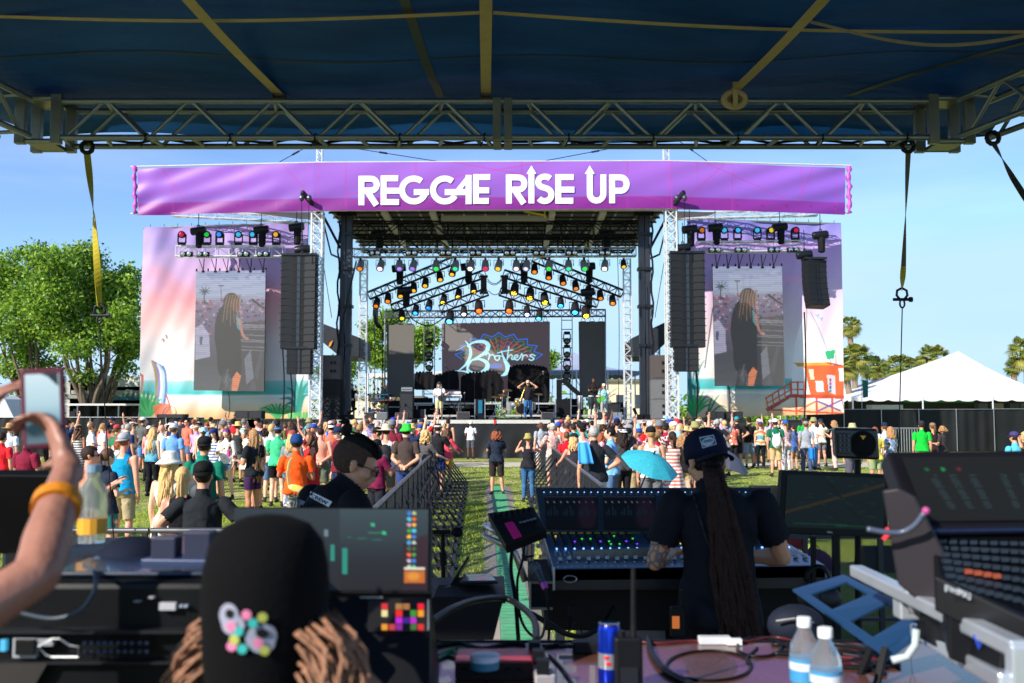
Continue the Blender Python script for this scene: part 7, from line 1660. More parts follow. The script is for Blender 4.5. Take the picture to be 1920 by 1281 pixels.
# ---- performers on stage
pf=lambda px,dy:XZ(px,DZ+(0.0),YS+dy)
q=person(pf(824,1.3),172,B(('gtr','neck'),'m'),'guitarist in white tee, khaki shorts and dark cap with arms on a dark guitar',('tee',(236,232,240)),('kshorts',(206,200,150)),('long','grey'),('cap',(50,56,50)),'l',1.8,shoes=(240,240,240),hl=.25)
q=person(pf(990,1.0),165,body(('head','head'),'m',.0145,2),'saxophonist in black tee and blue jeans with both hands at a pale cap',('tee',(40,36,40)),('jeans',(60,110,160)),('short','dark'),('cap',(206,184,160)),'m',1.86,shades=True)
q=person(pf(1132,1.6),176,B(('gtr','neck'),'m'),'guitarist in turquoise patterned shirt, cream cap and grey trousers',('tee',(70,190,210),'paisley'),('pants',(170,170,168)),('long','red'),('cap',(236,220,190)),'m',1.72,hl=.3)
q=person(XZ(1113,DZ+.22,YS+4.4),178,B(('front','front'),'m'),'percussionist in black tee behind the conga drums',('tee',(36,32,32)),('kshorts',(60,50,50)),('short','black'),('band',(80,60,50)),'d',1.9)
q=person(pf(722,2.9),172,B(('front','front'),'f'),'keyboard player with long golden hair and teal top behind the keyboards',('tee',(30,110,130)),('hot',(60,60,70)),('long','dblonde'),None,'m',1.7,hl=.32)
q=person(pf(660,2.0),176,B(('photo','photo'),'m'),'photographer in black aiming a camera beside the left stage column',('tee',(26,26,30)),('kshorts',(30,30,34)),('short','dark'),('cap',(40,60,120),True),'m',1.72)
q=person(XZ(945,DZ+.22,YS+4.3),176,B(('front','out'),'m'),'drummer in dark shirt seated behind the silver drum kit',('tee',(50,44,44)),('kshorts',(60,60,60)),('short','dark'),None,'m',1.3)
def guitar(px,dy,z,col,lab,rotz,flip=1,s=1.0):
    c=XZ(px,DZ+z,YS+dy); r=empty('guitar',c,lab,'guitar'); pts=[tuple(p) for p in catmull([(-.2,0),(-.17,.14),(-.04,.11),(.1,.14),(.2,.06),(.19,-.08),(.08,-.12),(-.04,-.1),(-.16,-.15),(-.2,0)],4)]; a=RAD(rotz)
    ux,uz=V(cos(a),0,sin(a)),V(-sin(a),0,cos(a)); m=MB(); m.prism([(x*s,y*s) for x,y in pts[:-1]],c+V(0,0,0),ux,uz,.05); m.build('body',mt(col,.25,coat=.5),r)
    m=MB(); m.bar(c+ux*.15+V(0,-.02,0)*1,c+ux*.78*s,.05,.025); m.build('neck',mt((150,110,70),.4),r); m=MB(); m.bar(c+ux*.78*s,c+ux*.93*s,.08,.02); m.build('headstock',BLK,r)
guitar(829,.95,1.0,(40,34,36),'dark electric bass held by the white tee guitarist',152); guitar(1127,1.22,.98,(96,170,60),'green and gold electric guitar held by the turquoise shirt guitarist',35)
c=XZ(978,DZ+1.15,YS+.6); r=empty('saxophone',c,'golden saxophone hanging in front of the saxophonist','saxophone'); m=MB(); m.path([c+V(*p) for p in ((.2,.05,.45),(.16,.0,.42),(.1,-.02,.2),(-.05,-.04,-.2),(-.1,-.06,-.42),(-.18,-.1,-.5),(-.26,-.12,-.42),(-.24,-.14,-.2))],[.012,.018,.025,.035,.045,.055,.065,.1],10); m.build('horn',mt((226,180,90),.25,.9),r,smooth='all')
m=MB()
for k in range(8):m.ell(c+V(.1-.024*k,-.06,.15-.07*k),.02,6,4)
m.build('keys',mt((240,210,130),.25,.9),r,kind='stuff')
# ================================================================ MIXING POSITION
PZ=.4
m=MB(); m.bb(-5.2,5.4,-1.6,5.9,0,PZ); struct(m.build('platform',mt((74,66,58),.8,var=.3,sc=3,bump=.3)))
from mathutils.bvhtree import BVHTree
def bvh(objs):
    bpy.context.view_layer.update(); vs,fs=[],[]
    for o in objs:
        b=len(vs); vs+=[o.matrix_world @ v.co for v in o.data.vertices]; fs+=[tuple(b+i for i in p.vertices) for p in o.data.polygons]
    return BVHTree.FromPolygons(vs,fs)
def on_surface(bv,px,py,off=.002,Y=4):
    """print laid on the real surface of a garment"""
    d=ray(px,py).normalized(); e=V(0,0,EYE); h=bv.ray_cast(e,d)
    return (h[0]-d*off) if h[0] else P(px,py,Y)
def patch(bv,quad,nx,ny,name,mat,parent,off=.002,Y=4):
    q=[np.array(c,float) for c in quad]; m=MB()
    m.grid(lambda u,v:on_surface(bv,*((q[0]*(1-u)+q[1]*u)*(1-v)+(q[3]*(1-u)+q[2]*u)*v),off,Y),nx,ny)
    m.f=[f[::-1] for f in m.f]; return m.build(name,mat,parent)
def text_verts(txt,shear=0,bold=0.0):
    c=bpy.data.curves.new('t','FONT'); c.body=txt; c.offset=bold; c.resolution_u=3; c.align_x='LEFT'; c.shear=shear
    o=bpy.data.objects.new('t',c); COL.objects.link(o); me=bpy.data.meshes.new_from_object(o.evaluated_get(DG())); bpy.data.objects.remove(o)
    v=[tuple(x.co[:2]) for x in me.vertices]; f=[tuple(p.vertices) for p in me.polygons]; x0,x1=min(a for a,_ in v),max(a for a,_ in v); y0,y1=min(a for _,a in v),max(a for _,a in v)
    return [((a-x0)/(x1-x0),(b-y0)/(y1-y0)) for a,b in v],f
def lettering(txt,quad,place,name,mat,parent,bold=.0):
    """quad TL,TR,BR,BL in photo px"""
    vs,fs=text_verts(txt,0,bold); q=[np.array(c,float) for c in quad]; m=MB()
    m.add([place(*((q[3]*(1-u)+q[2]*u)*(1-v)+(q[0]*(1-u)+q[1]*u)*v)) for u,v in vs],fs); return m.build(name,mat,parent,label='lettering reading '+txt)
INK=mt((16,18,30),.6); PRT=mt((232,234,240),.6)
def loc2(b,wpt,base,s):return (Vector(wpt)-Vector(base))/s
# --- sound engineer
s=.985; base=V((1342-960)/F*4.4,4.4,PZ)
eng=body(sex='m',vox=.0085,key='eng',custom={-1:(V(-.275,.03,1.15),V(-.17,.25,1.16),V(-.1,.4,1.17),V(0,0,-1)),1:(V(.30,.06,1.165),V(.2,.27,1.14),V(.15,.4,1.13),V(0,0,-1))},Hp=(-.035,.055,1.585),headR=Matrix.Rotation(.25,3,'Z') @ Matrix.Rotation(-.32,3,'X'))
TEE=mt((27,29,38),.9,var=.2,sc=4,bump=.6,bsc=9)
er=person(base,0,eng,'sound engineer in black tee and navy cap with waist-length dreadlocks at the mixing console',('tee',(27,29,38)),('jeans',(24,25,32)),('buzz','black'),None,'m',1.745)
child(er,'tattoo',garment(eng,'tattoo_left'),None,label='faded geometric arm tattoo')
tt=bpy.data.materials.new('tattoo'); tt.use_nodes=True; tn=tt.node_tree.nodes; b_=tn['Principled BSDF']; vv=tn.new('ShaderNodeTexVoronoi'); vv.feature='DISTANCE_TO_EDGE'; vv.inputs['Scale'].default_value=26; tcn=tn.new('ShaderNodeTexCoord'); rr_=tn.new('ShaderNodeValToRGB'); rr_.color_ramp.elements[0].position=.05; rr_.color_ramp.elements[0].color=(.16,.14,.15,1); rr_.color_ramp.elements[1].position=.16; rr_.color_ramp.elements[1].color=(*lin((214,156,124)),1)
tt.node_tree.links.new(tcn.outputs['Object'],vv.inputs['Vector']); tt.node_tree.links.new(vv.outputs[0],rr_.inputs[0]); tt.node_tree.links.new(rr_.outputs[0],b_.inputs['Base Color'])
er.children[-1].material_slots[0].material=tt
cp=child(er,'cap',addhead(lambda m:m.lathe([(.092,-.01),(.096,.03),(.092,.07),(.078,.105),(.05,.127),(.02,.134),(.006,.135)],(0,-.005,.02),None,32,1,1.17),'cap_crown'),mt((22,28,52),.85,var=.2,bump=.3,bsc=80),eng.H,eng.headR.to_euler())
def brim(m):
    n=16
    for j,(ex,dz) in enumerate(((0,0),(.5,-.008),(1,-.03))):
        for i in range(n+1):
            a=pi*(.12+.76*i/n); q=sin(pi*i/n); m.v.append((.097*cos(a)*(1+.05*ex*q),-.105*sin(a)-.008-.075*ex*q**.6,.018+dz*q**.5-.028*(abs(cos(a))**1.5))); 
    for j in range(2):
        for i in range(n):k=j*(n+1)+i; m.f.append((k,k+1,k+n+2,k+n+1)); m.mi.append(0)
child(er,'brim',addhead(brim,'cap_brim'),mt((30,38,56),.85,bump=.3,bsc=80),eng.H,eng.headR.to_euler())
bv=bvh([cp])
patch(bv,[(1311,820),(1338,815),(1344,833),(1317,841)],8,6,'cap_patch',mt((170,184,206),.7),er,.002,4.25); patch(bv,[(1313,822),(1337,817.5),(1342,832),(1318.5,838.5)],8,6,'patch_field',mt((44,62,92),.7),er,.004,4.25)
m=MB(); pts=[on_surface(bv,1327.5+11.5*cos(a),828.2+8*sin(a)-2*cos(a),.006,4.25) for a in [i*2*pi/20 for i in range(20)]]; m.add(pts+[on_surface(bv,1327.5,828.2,.006,4.25)],[((i+1) % 20,i,20) for i in range(20)]); m.build('patch_oval',mt((180,194,214),.7),er)
lettering('ADNDAS',[(1318.5,825.5),(1336,822.5),(1336.5,827.5),(1319,831)],lambda x,y:on_surface(bv,x,y,.008,4.25),'cap_lettering',INK,er,.02)
rg=random.Random(5); m=MB()
DR=mt((58,42,38),.85,var=.5,sc=30,bump=.9,bsc=70)
for i in range(52):
    a=rg.uniform(0,2*pi); q=rg.random()**.5; ox,oy=cos(a)*q,sin(a)*q; L_=rg.uniform(.72,.86); pts=[V(-.045+.02*ox,-.04,1.605+.02*oy)]
    for k in range(1,15):t=k/14; w=.026+.052*min(1,t*1.6); pts.append(V(-.04+.10*t+w*ox+.004*sin(k*1.7+i),-.10-.035*sin(min(1,t*3)*pi/2)-.02*abs(oy)*t+.03*oy*.6-.02*t,1.58-(L_-.05)*t+.003*sin(i+k)))
    m.path(pts,[.0115+.003*sin(k*1.9+i*2) for k in range(15)],6)
o=bpy.data.objects.new('dreadlocks',m.mesh('dreadlocks',DR,'all')); COL.objects.link(o); o.parent=er
m=MB(); m.path([V(.032*cos(a)-.04,-.085+.03*sin(a),1.585) for a in [k*.63 for k in range(10)]],.012,5,closed=True); o=bpy.data.objects.new('hair_tie',m.mesh('hair_tie',BLK)); COL.objects.link(o); o.parent=er
bt2=bvh([c for c in er.children if c.name.startswith(('shirt','body'))])
r=empty('coiled_cord',on_surface(bt2,1320,960,.01),'coiled black earpiece cord running down the back of the sound engineer','cord'); m=MB()
pts=[tuple(q) for q in catmull([(1296,903),(1302,930),(1310,960),(1322,1000),(1334,1030),(1344,1060)],14)]; cc=[]
for i,(x,y) in enumerate(pts):b0=on_surface(bt2,x,y,.012); cc+=[b0+V(.006*cos(i*1.0+j*2.1),.004,.006*sin(i*1.0+j*2.1)) for j in range(3)]
m.path(cc,.0026,4); m.build('cord',mt((50,54,62),.3),r,smooth='all')
r=empty('two_way_radio',P(1262,1165,4.25),'small radio and pouch clipped at the hip of the sound engineer','radio'); c=P(1270,1165,4.22); m=MB(); m.box(c,(.06,.04,.12)); m.build('body',BLK,r,bevel=.006); m=MB(); m.tube(c+V(.02,0,.06),c+V(.02,0,.13),.008,6); m.build('antenna',BLK,r); m=MB(); m.box(c+V(-.01,-.022,-.0),(.03,.004,.05)); m.build('display',mt((210,110,50),.4,emit=.4),r)
# --- crew member in profile
base=V((628-960)/F*4.35,4.38,PZ-.01); Rh=Matrix.Rotation(RAD(-26),3,'Z') @ Matrix.Rotation(-.42,3,'X')
crew=body(sex='m',vox=.0075,key='crew',fat=1.1,headR=Rh,Hp=(.02,.085,1.565),custom={-1:(V(-.25,.05,1.13),V(-.12,.24,1.08),V(-.05,.36,1.1),V(0,0,-1)),1:(V(.26,.08,1.14),V(.13,.28,1.1),V(.06,.4,1.12),V(0,0,-1))})
for arr in (crew.me,):pass
cr=person(base,-52,crew,'crew member in black CREW shirt with a topknot and wire sunglasses looking down',('tee',(26,26,32)),('jeans',(40,46,60)),None,None,'m',1.77)
def sideshave(m):hair_cap(m,(.0805,.103,.096),drop=-.05,seed=3,amp=.002,k=22,n=30,front=.04)
child(cr,'shaved_sides',addhead(sideshave,'shave'),mt((78,60,52),.9,var=.5,sc=60,bump=.5,bsc=90),crew.H,Rh.to_euler())
def topknot(m):
    rg=random.Random(2)
    m.ell((0,.0,.082),(.068,.096,.05),20,12)
    for i in range(26):x=-.06+.12*i/25; m.path([V(x,.088,.06+.02*cos(x*18)),V(x*.9,.05,.118),V(x*.6,-.02,.133),V(x*.2,-.075,.125)],.0045,4)
    m.ell((0,-.095,.125),(.026,.026,.03),10,8); 
    for i in range(10):m.path([V(0,-.09,.13),V(rg.uniform(-.03,.03),-.105,.16),V(rg.uniform(-.03,.03),-.13-rg.uniform(0,.02),.155+rg.uniform(-.02,.02))],[.01,.009,.002],5)
child(cr,'topknot',addhead(topknot,'topk'),mt((26,22,24),.6,var=.6,sc=60,bump=1,bsc=150),crew.H,Rh.to_euler())
def wires(m):
    for s_ in (-1,1):m.ell((s_*.033,.104,.004),(.026,.006,.02),12,8); m.path([V(s_*.058,.097,.01),V(s_*.078,.05,.012),V(s_*.084,-.01,.008),V(s_*.083,-.025,-.01)],.0022,5)
    m.path([V(-.01,.112,.008),V(.01,.112,.008)],.0022,5)
child(cr,'sunglasses',addhead(wires,'wires'),mt((30,34,44),.1,.5),crew.H,Rh.to_euler())
def brows(m):
    for s_ in (-1,1):m.path([V(s_*.015,.101,.028),V(s_*.035,.098,.032),V(s_*.055,.082,.026)],.004,5,flat=.5)
child(cr,'eyebrows',addhead(brows,'brows'),BLK,crew.H,Rh.to_euler())
bs=bvh([c for c in cr.children if c.name.startswith('shirt')])
patch(bs,[(582,921),(623,941),(616,951),(581,932)],8,4,'crew_panel',PRT,cr,.003,4.25); lettering('CREW',[(584,925),(616,941),(612,948),(583,931.5)],lambda x,y:on_surface(bs,x,y,.006,4.25),'crew_lettering',INK,cr,.03)
patch(bs,[(556,934),(575,942),(573,949),(556,944)],4,3,'back_print',PRT,cr,.003,4.25); patch(bs,[(556,945),(563,947),(562,958),(556,957)],3,3,'back_print',PRT,cr,.003,4.25)
# --- person in black cap, close, from behind
base=V((505-960)/F*1.52,1.52,PZ)
cb=body(sex='f',vox=.011,key='capb',headR=Matrix.Rotation(RAD(-6),3,'Z'))
cpz=person(base,-18,cb,'close person seen from behind in a black cap with patches and light brown curls',('tee',(20,20,24)),('jeans',(30,30,36)),None,None,'l',1.625)
def bigcurl(m):
    rg=random.Random(3)
    for i in range(150):
        a=-pi/2+rg.choice((-1,1))*pi*rg.uniform(.3,.8); p=V(.098*cos(a),.098*sin(a)-.01,rg.uniform(-.1,-.02)); pts=[]
        for k in range(13):t=k/12; w=.010+.010*t; pts.append(p+V((.11*cos(a)*min(1,t*2.2)**.6*(1-.35*t)+.012)*1+w*sin(k*1.5+i*.05),.04*sin(a)*t+w*cos(k*1.5+i*.05),-.32*t*rg.uniform(.92,1.08)))
        m.path(pts,[.0036]*10+[.003,.003,.002],4)
child(cpz,'curly_hair',addhead(bigcurl,'bigcurl'),mt((150,106,80),.6,var=.6,sc=40,bump=.5,bsc=120),cb.H)
c2=child(cpz,'cap',addhead(lambda m:m.lathe([(.08,-.22),(.09,-.16),(.097,-.09),(.1,-.03),(.101,.0),(.099,.04),(.09,.08),(.068,.108),(.035,.122),(.008,.126)],(0,-.01,.01),None,36,1,1.12),'bigcap'),mt((7,7,10),1.0,var=.3,bump=.12,bsc=90),cb.H)
bc=bvh([c2])
def spot(cx,cy,rx,ry,col,nm,off=.002,rot=0):
    m=MB(); n=16; f=lambda a,k:on_surface(bc,cx+k*(rx*cos(a)*cos(rot)-ry*sin(a)*sin(rot)),cy+k*(rx*cos(a)*sin(rot)+ry*sin(a)*cos(rot)),off,1.42)
    m.add([f(i*2*pi/n,1) for i in range(n)]+[f(0,0)],[((i+1) % n,i,n) for i in range(n)]); m.build(nm,mt(col,.7),cpz)
GP=(150,152,172)
for cx,cy,rx,ry,rt in ((429,1155,18,24,-.1),(437,1172,22,20,.3),(488,1200,29,25,.4),(497,1192,22,22,0)):spot(cx,cy,rx,ry,GP,'patch',.002,rt)
for cx,cy,rx,ry in ((430,1151,8,9),(492,1188,13,9)):spot(cx,cy,rx,ry,(16,16,20),'patch_hole',.004)
for cx,cy,c in ((462,1153,0),(492,1158,1),(474,1169,2),(433,1175,0),(447,1184,2),(439,1200,1),(434,1212,0),(454,1217,2),(484,1206,0),(496,1220,1)):spot(cx,cy,9.5,9.5,[(214,120,160),(176,180,84),(50,170,166)][c],'dot',.006)
# --- person at left filming with a phone
base=V(-1.06,1.18,PZ); s=1.75/1.76
L_=lambda p:loc2(None,p,base,s)
E_,W1,T1=P(70,1078,1.42),P(128,872,1.66),P(84,772,1.71)
El,Wl,Tl=V(-1.16,1.46,1.86),P(-70,790,1.7),P(20,722,1.74)
ph=body(sex='f',vox=.0075,key='phone',custom={1:(L_(E_),L_(W1),L_(T1),V(-.75,-.25,.1)),-1:(L_(El),L_(Wl),L_(Tl),V(.3,.3,-1))},hands={1:dict(curls=[.55,.6,.6,.6],tcurl=-.1),-1:dict(curl=.3,spread=.5)})
pr=person(base,0,ph,'person at the left edge holding a phone high with both hands, orange wristband',('tee',(28,24,34)),('jeans',(30,30,40)),('short','brown'),None,'r',1.75)
pm=mt((158,110,94),.5,var=.15,sc=14,bump=.15,bsc=60)
pr.children[0].material_slots[0].material=pm
a_,b_=E_.lerp(W1,.55),E_.lerp(W1,.63); m=MB(); m.path([a_,b_],.0372,20); o=m.build('wristband',mt((206,124,16),.6,bump=.2),pr,smooth=True)
c=P(82,766,1.70); r=empty('phone',c,'phone in a dark maroon case held up and filming at the left','phone')
R_=Matrix.Rotation(RAD(-4),3,'Y') @ Matrix.Rotation(RAD(14),3,'Z'); m=MB(); m.box(c,(.070,.011,.137),R_); m.build('case',mt((86,22,44),.5),r,bevel=.004)
def phs(p):
    p.grad([(0,(176,196,204)),(.45,(150,176,186)),(.62,(120,150,164)),(.8,(40,66,80)),(1,(84,104,116))])
    p.ell(.55,.72,.36,.14,(24,44,54),1,.3); p.ell(.3,.8,.3,.1,(30,52,60),1,.3); p.poly([(.5,0),(1,0),(1,.2),(.8,.1)],(30,40,50))
painted('screen',[(0,0),(1,0),(1,1),(0,1)],20,40,lambda X,Y,U,Vv:np.array([c+R_ @ V(-.027+.054*u,-.0062,.059-.118*v) for u,v in zip(U,Vv)]),phs,attr_mat('phone_pic',emit=1.0,dif=.02,rough=.3),r)
for zz in (.045,.03):m=MB(); m.box(c+R_ @ V(.0355,0,zz),(.003,.004,.012),R_); m.build('button',BLK,r)

# --- helpers for placed gear: boxes with a photographed face
def gear(name,lab,cat,c):return empty(name,c,lab,cat)
def slab(q,depth,mat,name,r,bevel=.004,dirv=None):
    """quad of world points (TL,TR,BR,BL), thickened away from the eye"""
    n=(q[1]-q[0]).cross(q[3]-q[0]).normalized(); n=n if n.y>0 else-n; n=dirv or n
    m=MB(); m.add(list(q)+[p+n*depth for p in q],[(0,3,2,1),(4,5,6,7),(0,1,5,4),(1,2,6,5),(2,3,7,6),(3,0,4,7)]); return m.build(name,mat,r,bevel=bevel)
def bil(q,u,v):return (q[0]*(1-u)+q[1]*u)*(1-v)+(q[3]*(1-u)+q[2]*u)*v
def facepaint(q,nx,ny,fn,mat,r,name='picture',off=.003):
    n=(q[1]-q[0]).cross(q[3]-q[0]).normalized(); n=n if n.y<0 else-n
    return painted(name,[(0,0),(1,0),(1,1),(0,1)],nx,ny,lambda X,Y,U,Vv:np.array([bil(q,u,v)+n*off for u,v in zip(U,Vv)]),fn,mat,r)
SCR=lambda nm,e=.8:attr_mat(nm,emit=e,dif=.012,rough=.25)
NAVY=mt((22,26,36),.4,var=.25,sc=8,coat=.3)
# --- mixing console
Yc=4.75; r=gear('mixing_console','large black mixing console with three dark screens and rows of lit knobs','mixing console',P(1290,1100,Yc))
fl,frr,br_,bl=P(1037,1066,Yc),P(1548,1060,Yc),P(1445,1000,5.45),P(1018,1001,5.45)
slab([bl,br_,frr,fl],.06,mt((42,92,132),.35,var=.2,coat=.4),'control_surface',r,dirv=V(0,0,-1))
slab([fl,frr,P(1548,1104,Yc),P(1037,1108,Yc)],.5,NAVY,'front_panel',r)
m=MB(); m.bb(P(1015,0,5.1).x,P(1545,0,4.9).x,4.9,5.5,1.14,fl.z-.07); m.build('chassis',BLK,r,bevel=.01)
sq=[P(1003,914,5.55),P(1447,914,5.55),P(1447,997,5.45),P(1016,997,5.45)]; slab(sq,.1,mt((30,48,66),.4,coat=.3),'meter_bridge',r,bevel=.006)
for i,(a,b) in enumerate(((1021,1121),(1130,1229),(1238,1337),(1346,1440))):
    q=[P(a,929,5.53),P(b,929,5.53),P(b,992,5.44),P(a+4,992,5.44)]
    def scp(p,i=i):
        p.C[:]=(6,8,16)
        for k in range(8):p.ell(.06+k*.12,.2,.012,.02,(120,130,150),.8)
        p.ell(.8,.55,.18,.5,(40,22,40),.5,.5); p.poly([(0,.04),(1,.04),(1,.07),(0,.07)],(30,36,50))
        for k in range(16):p.poly([(.04+k*.06,.5-(k*7 % 5)*.05),(.06+k*.06,.5-(k*7 % 5)*.05),(.06+k*.06,.6),(.04+k*.06,.6)],(14,30,44))
    facepaint(q,40,24,scp,SCR('console_scr%d' % i,.6),r,'screen')
m=MB(); 
for k in range(34):m.box(P(1020+k*12.6,923,5.52),(.006,.006,.004))
m.build('status_lamps',mt((150,190,255),.3,emit=1.4),r,kind='stuff')
q=[bl,br_,frr,fl]; rg=random.Random(1)
up=V(0,0,.004)
sets={'encoder':(MB(),mt((18,20,26),.3)),'lit_key':(MB(),mt((120,180,255),.3,emit=1.6)),'key_cap':(MB(),mt((214,220,226),.5)),'green_key':(MB(),mt((60,230,60),.3,emit=1)),'amber_key':(MB(),mt((240,180,60),.3,emit=1.2)),'violet_key':(MB(),mt((130,60,240),.3,emit=1.2)),'slot':(MB(),mt((5,6,9),.5))}
for i in range(27):
    u=.035+i*.036
    if 10<=i<11:continue
    for j in range(5):sets['encoder'][0].lathe([(.0085,0),(.0075,.014)],bil(q,u,.06+j*.085)+up,None,8)
    for j in range(4):sets[rg.choice(['green_key','slot','amber_key','violet_key']+['slot']*8)][0].box(bil(q,u+.016,.1+j*.085)+up,(.009,.006,.003))
    sets['lit_key'][0].box(bil(q,u+.002,.49)+up,(.008,.014,.006)); [sets['key_cap'][0].box(bil(q,u+du,.57+.035*j)+up,(.006,.006,.003)) for j in range(4) for du in (-.009,.009)]; sets['slot'][0].box(bil(q,u,.78)+up,(.004,.13,.002)); sets['key_cap'][0].box(bil(q,u,.79+.03*(i % 3==0))+up*3,(.017,.026,.014)); sets['key_cap'][0].box(bil(q,u-.012,.87)+up,(.008,.008,.004))
for k,(mb,mm) in sets.items():mb.build(k+'s',mm,r,kind='stuff')
m=MB(); m.path([P(1057+12*cos(a)+12,1086+6*sin(a),Yc-.01) for a in [k*.5 for k in range(13)]],.004,4,closed=True); m.build('handle_ring',ALU,r)
slab([P(1035,1063,Yc-.02),P(1041,1063,Yc-.02),P(1041,1108,Yc-.02),P(1035,1108,Yc-.02)],.02,ALU,'end_cheek',r)
# side case, drawer and road case below
r=gear('console_side_box','black side box with aluminium edging at the left of the mixing console','case',P(1000,1060,4.7)); bx=[P(979,1025,5.2),P(1036,1068,Yc+.02),P(1036,1140,Yc+.02),P(979,1090,5.2)]
slab([P(994,1092,4.5),P(1036,1092,4.5),P(1036,1141,4.5),P(994,1141,4.5)],.7,BLK2,'shell',r); m=MB()
for a,b in (((994,1092),(994,1141)),((994,1141),(1036,1141)),((994,1092),(1036,1092))):m.tube(P(*a,4.49),P(*b,4.49),.006,5)
m.build('edging',ALU,r)
r=gear('road_case','low road case with steel corners standing below the mixing console','road case',P(1330,1180,5.0)); slab([P(1238,1124,5.0),P(1545,1124,5.0),P(1545,1215,5.0),P(1238,1215,5.0)],.6,BLK2,'shell',r); m=MB(); m.bar(P(1238,1127,4.99),P(1545,1127,4.99),.03); m.bar(P(1241,1124,4.99),P(1241,1215,4.99),.03); m.build('steel_edge',GALV,r)
m=MB()
for k in range(9):m.ell(P(1250+k*34,1127,4.97),.006,6,4)
m.build('rivets',CHR,r,kind='stuff')
r=gear('console_stand','grey sliding tray and folding stand under the mixing console','stand',P(1150,1125,5.0)); m=MB(); m.bar(P(1078,1129,4.95),P(1240,1124,4.95),.03,.5); m.build('tray',mt((120,122,128),.4,.6),r); m=MB(); m.bar(P(1100,1135,5),P(1130,1300,5),.04); m.bar(P(1128,1135,5),P(1098,1300,5),.04); m.bar(P(1500,1130,5),P(1500,1300,5),.05); m.bar(P(1050,1130,5.3),P(1050,1320,5.3),.05); m.build('legs',GALV,r)
r=gear('cloth_bag','pale cloth bag hanging under the mixing console','bag',P(1145,1170,5)); m=MB(); m.grid(lambda u,v:P(1122+44*u+4*sin(v*5),1128+90*v,4.98)+V(0,.02*sin(u*14),0),14,10); m.build('cloth',mt((214,214,200),.8,bump=.4),r,smooth='all',thick=.01)
r=gear('hanging_strap','black buckle strap dangling below the mixing console','strap',P(1070,1140,4.7)); m=MB(); m.path([P(x,y,4.7) for x,y in ((1072,1125),(1075,1140),(1068,1160),(1066,1185),(1080,1168),(1090,1185),(1096,1200))],.012,5,flat=.3); m.box(P(1073,1145,4.69),(.035,.02,.05)); m.build('webbing',BLK,r)
# tilted tablet controller on arm
r=gear('talkback_unit','tilted black control unit with bright pink label on a silver arm','controller',P(965,985,4.6)); q=[P(914,962,4.75),P(1000,950,4.75),P(1024,992,4.5),P(948,1022,4.45)]; slab(q,.045,BLK,'body',r)
n_=V(0,-.5,.85)*.004; qq=[bil(q,.22,.42),bil(q,.42,.42),bil(q,.42,.95),bil(q,.22,.95)]; slab([p+n_ for p in qq],.003,mt((236,20,130),.7),'pink_label',r); m=MB()
for i in range(7):m.lathe([(.009,0),(.008,.018)],bil(q,.1+i*.125,.18)+n_,V(0,-.4,.9),8)
m.build('knobs',BLK,r,kind='stuff'); m=MB()
for i in range(5):m.box(bil(q,.55+i*.08,.55)+n_*2,(.014,.014,.006))
m.build('keys',mt((90,110,130),.4),r,kind='stuff')
m=MB(); m.path([P(935,1000,4.65),P(910,985,4.8),P(908,1006,4.8),P(945,1022,4.7),P(965,1035,4.7),P(985,1090,4.7)],.016,8); m.build('arm',mt((206,200,196),.3,.8),r,smooth='all')
def mic(a,b,lab,rr=.028): 
    r=gear('microphone',lab,'microphone',a); d=(b-a).normalized(); m=MB(); m.ell(a,rr,12,10); m.build('head',mt((90,100,106),.4,.7,bump=.5,bsc=200),r,smooth=True); m=MB(); m.path([a+d*rr*.6,a+d*rr*1.6,b],[rr*.8,rr*.62,rr*.4],10); m.build('handle',mt((34,48,66),.4),r,smooth=True); m=MB(); m.path([b-d*.012,b+d*.016],rr*.5,8); m.build('colour_ring',mt((190,60,180),.4),r); return r
mic(P(1003,1066,4.42),P(1020,1098,4.38),'handheld microphone with violet ring resting at the left of the mixing console')
r=gear('steel_mug','small steel tumbler standing beside the talkback unit','cup',P(990,1035,4.7)); m=MB(); m.lathe([(.026,-.04),(.034,.04),(.03,.042)],P(990,1035,4.7),None,14); m.build('cup',CHR,r,smooth=True); m=MB(); m.lathe([(.03,0),(.03,.01)],P(990,1044,4.7),None,12); m.build('base',BLK,r)
# small side stand left
r=gear('laptop_stand','black side table with mobile device and equipment tray left of the console','side table',P(880,1110,4.3)); slab([P(812,1083,4.7),P(945,1080,4.7),P(948,1118,4.2),P(800,1122,4.2)],.03,BLK,'top',r); slab([P(812,1120,4.18),P(945,1120,4.18),P(925,1200,4.18),P(812,1200,4.18)],.3,BLK2,'shelf',r)
m=MB(); 
for x in (815,900):m.bar(P(x,1115,4.3),P(x,1330,4.3),.04)
m.build('leg',BLK,r)
r=gear('laptop','open dark laptop seen edge-on at the left of the aisle','laptop',P(850,1085,4.5)); slab([P(842,1098,4.5),P(876,1043,4.5),P(876,1050,4.7),P(846,1100,4.75)],.012,DKM,'lid',r,dirv=V(1,0,0)); slab([P(812,1092,4.7),P(842,1088,4.7),P(846,1100,4.4),P(808,1106,4.4)],.012,DKM,'base',r,dirv=V(0,0,-1))
r=gear('tablet','pale-lit tablet lying flat on the left side table','tablet',P(895,1085,4.4)); q=[P(868,1077,4.6),P(922,1076,4.6),P(934,1091,4.35),P(862,1092,4.35)]; slab(q,.01,BLK,'case',r,dirv=V(0,0,-1)); slab([bil(q,.05,.08)+V(0,0,.003),bil(q,.95,.08)+V(0,0,.003),bil(q,.95,.9)+V(0,0,.003),bil(q,.05,.9)+V(0,0,.003)],.001,mt((150,150,186),.15),'screen',r,dirv=V(0,0,-1),bevel=0)
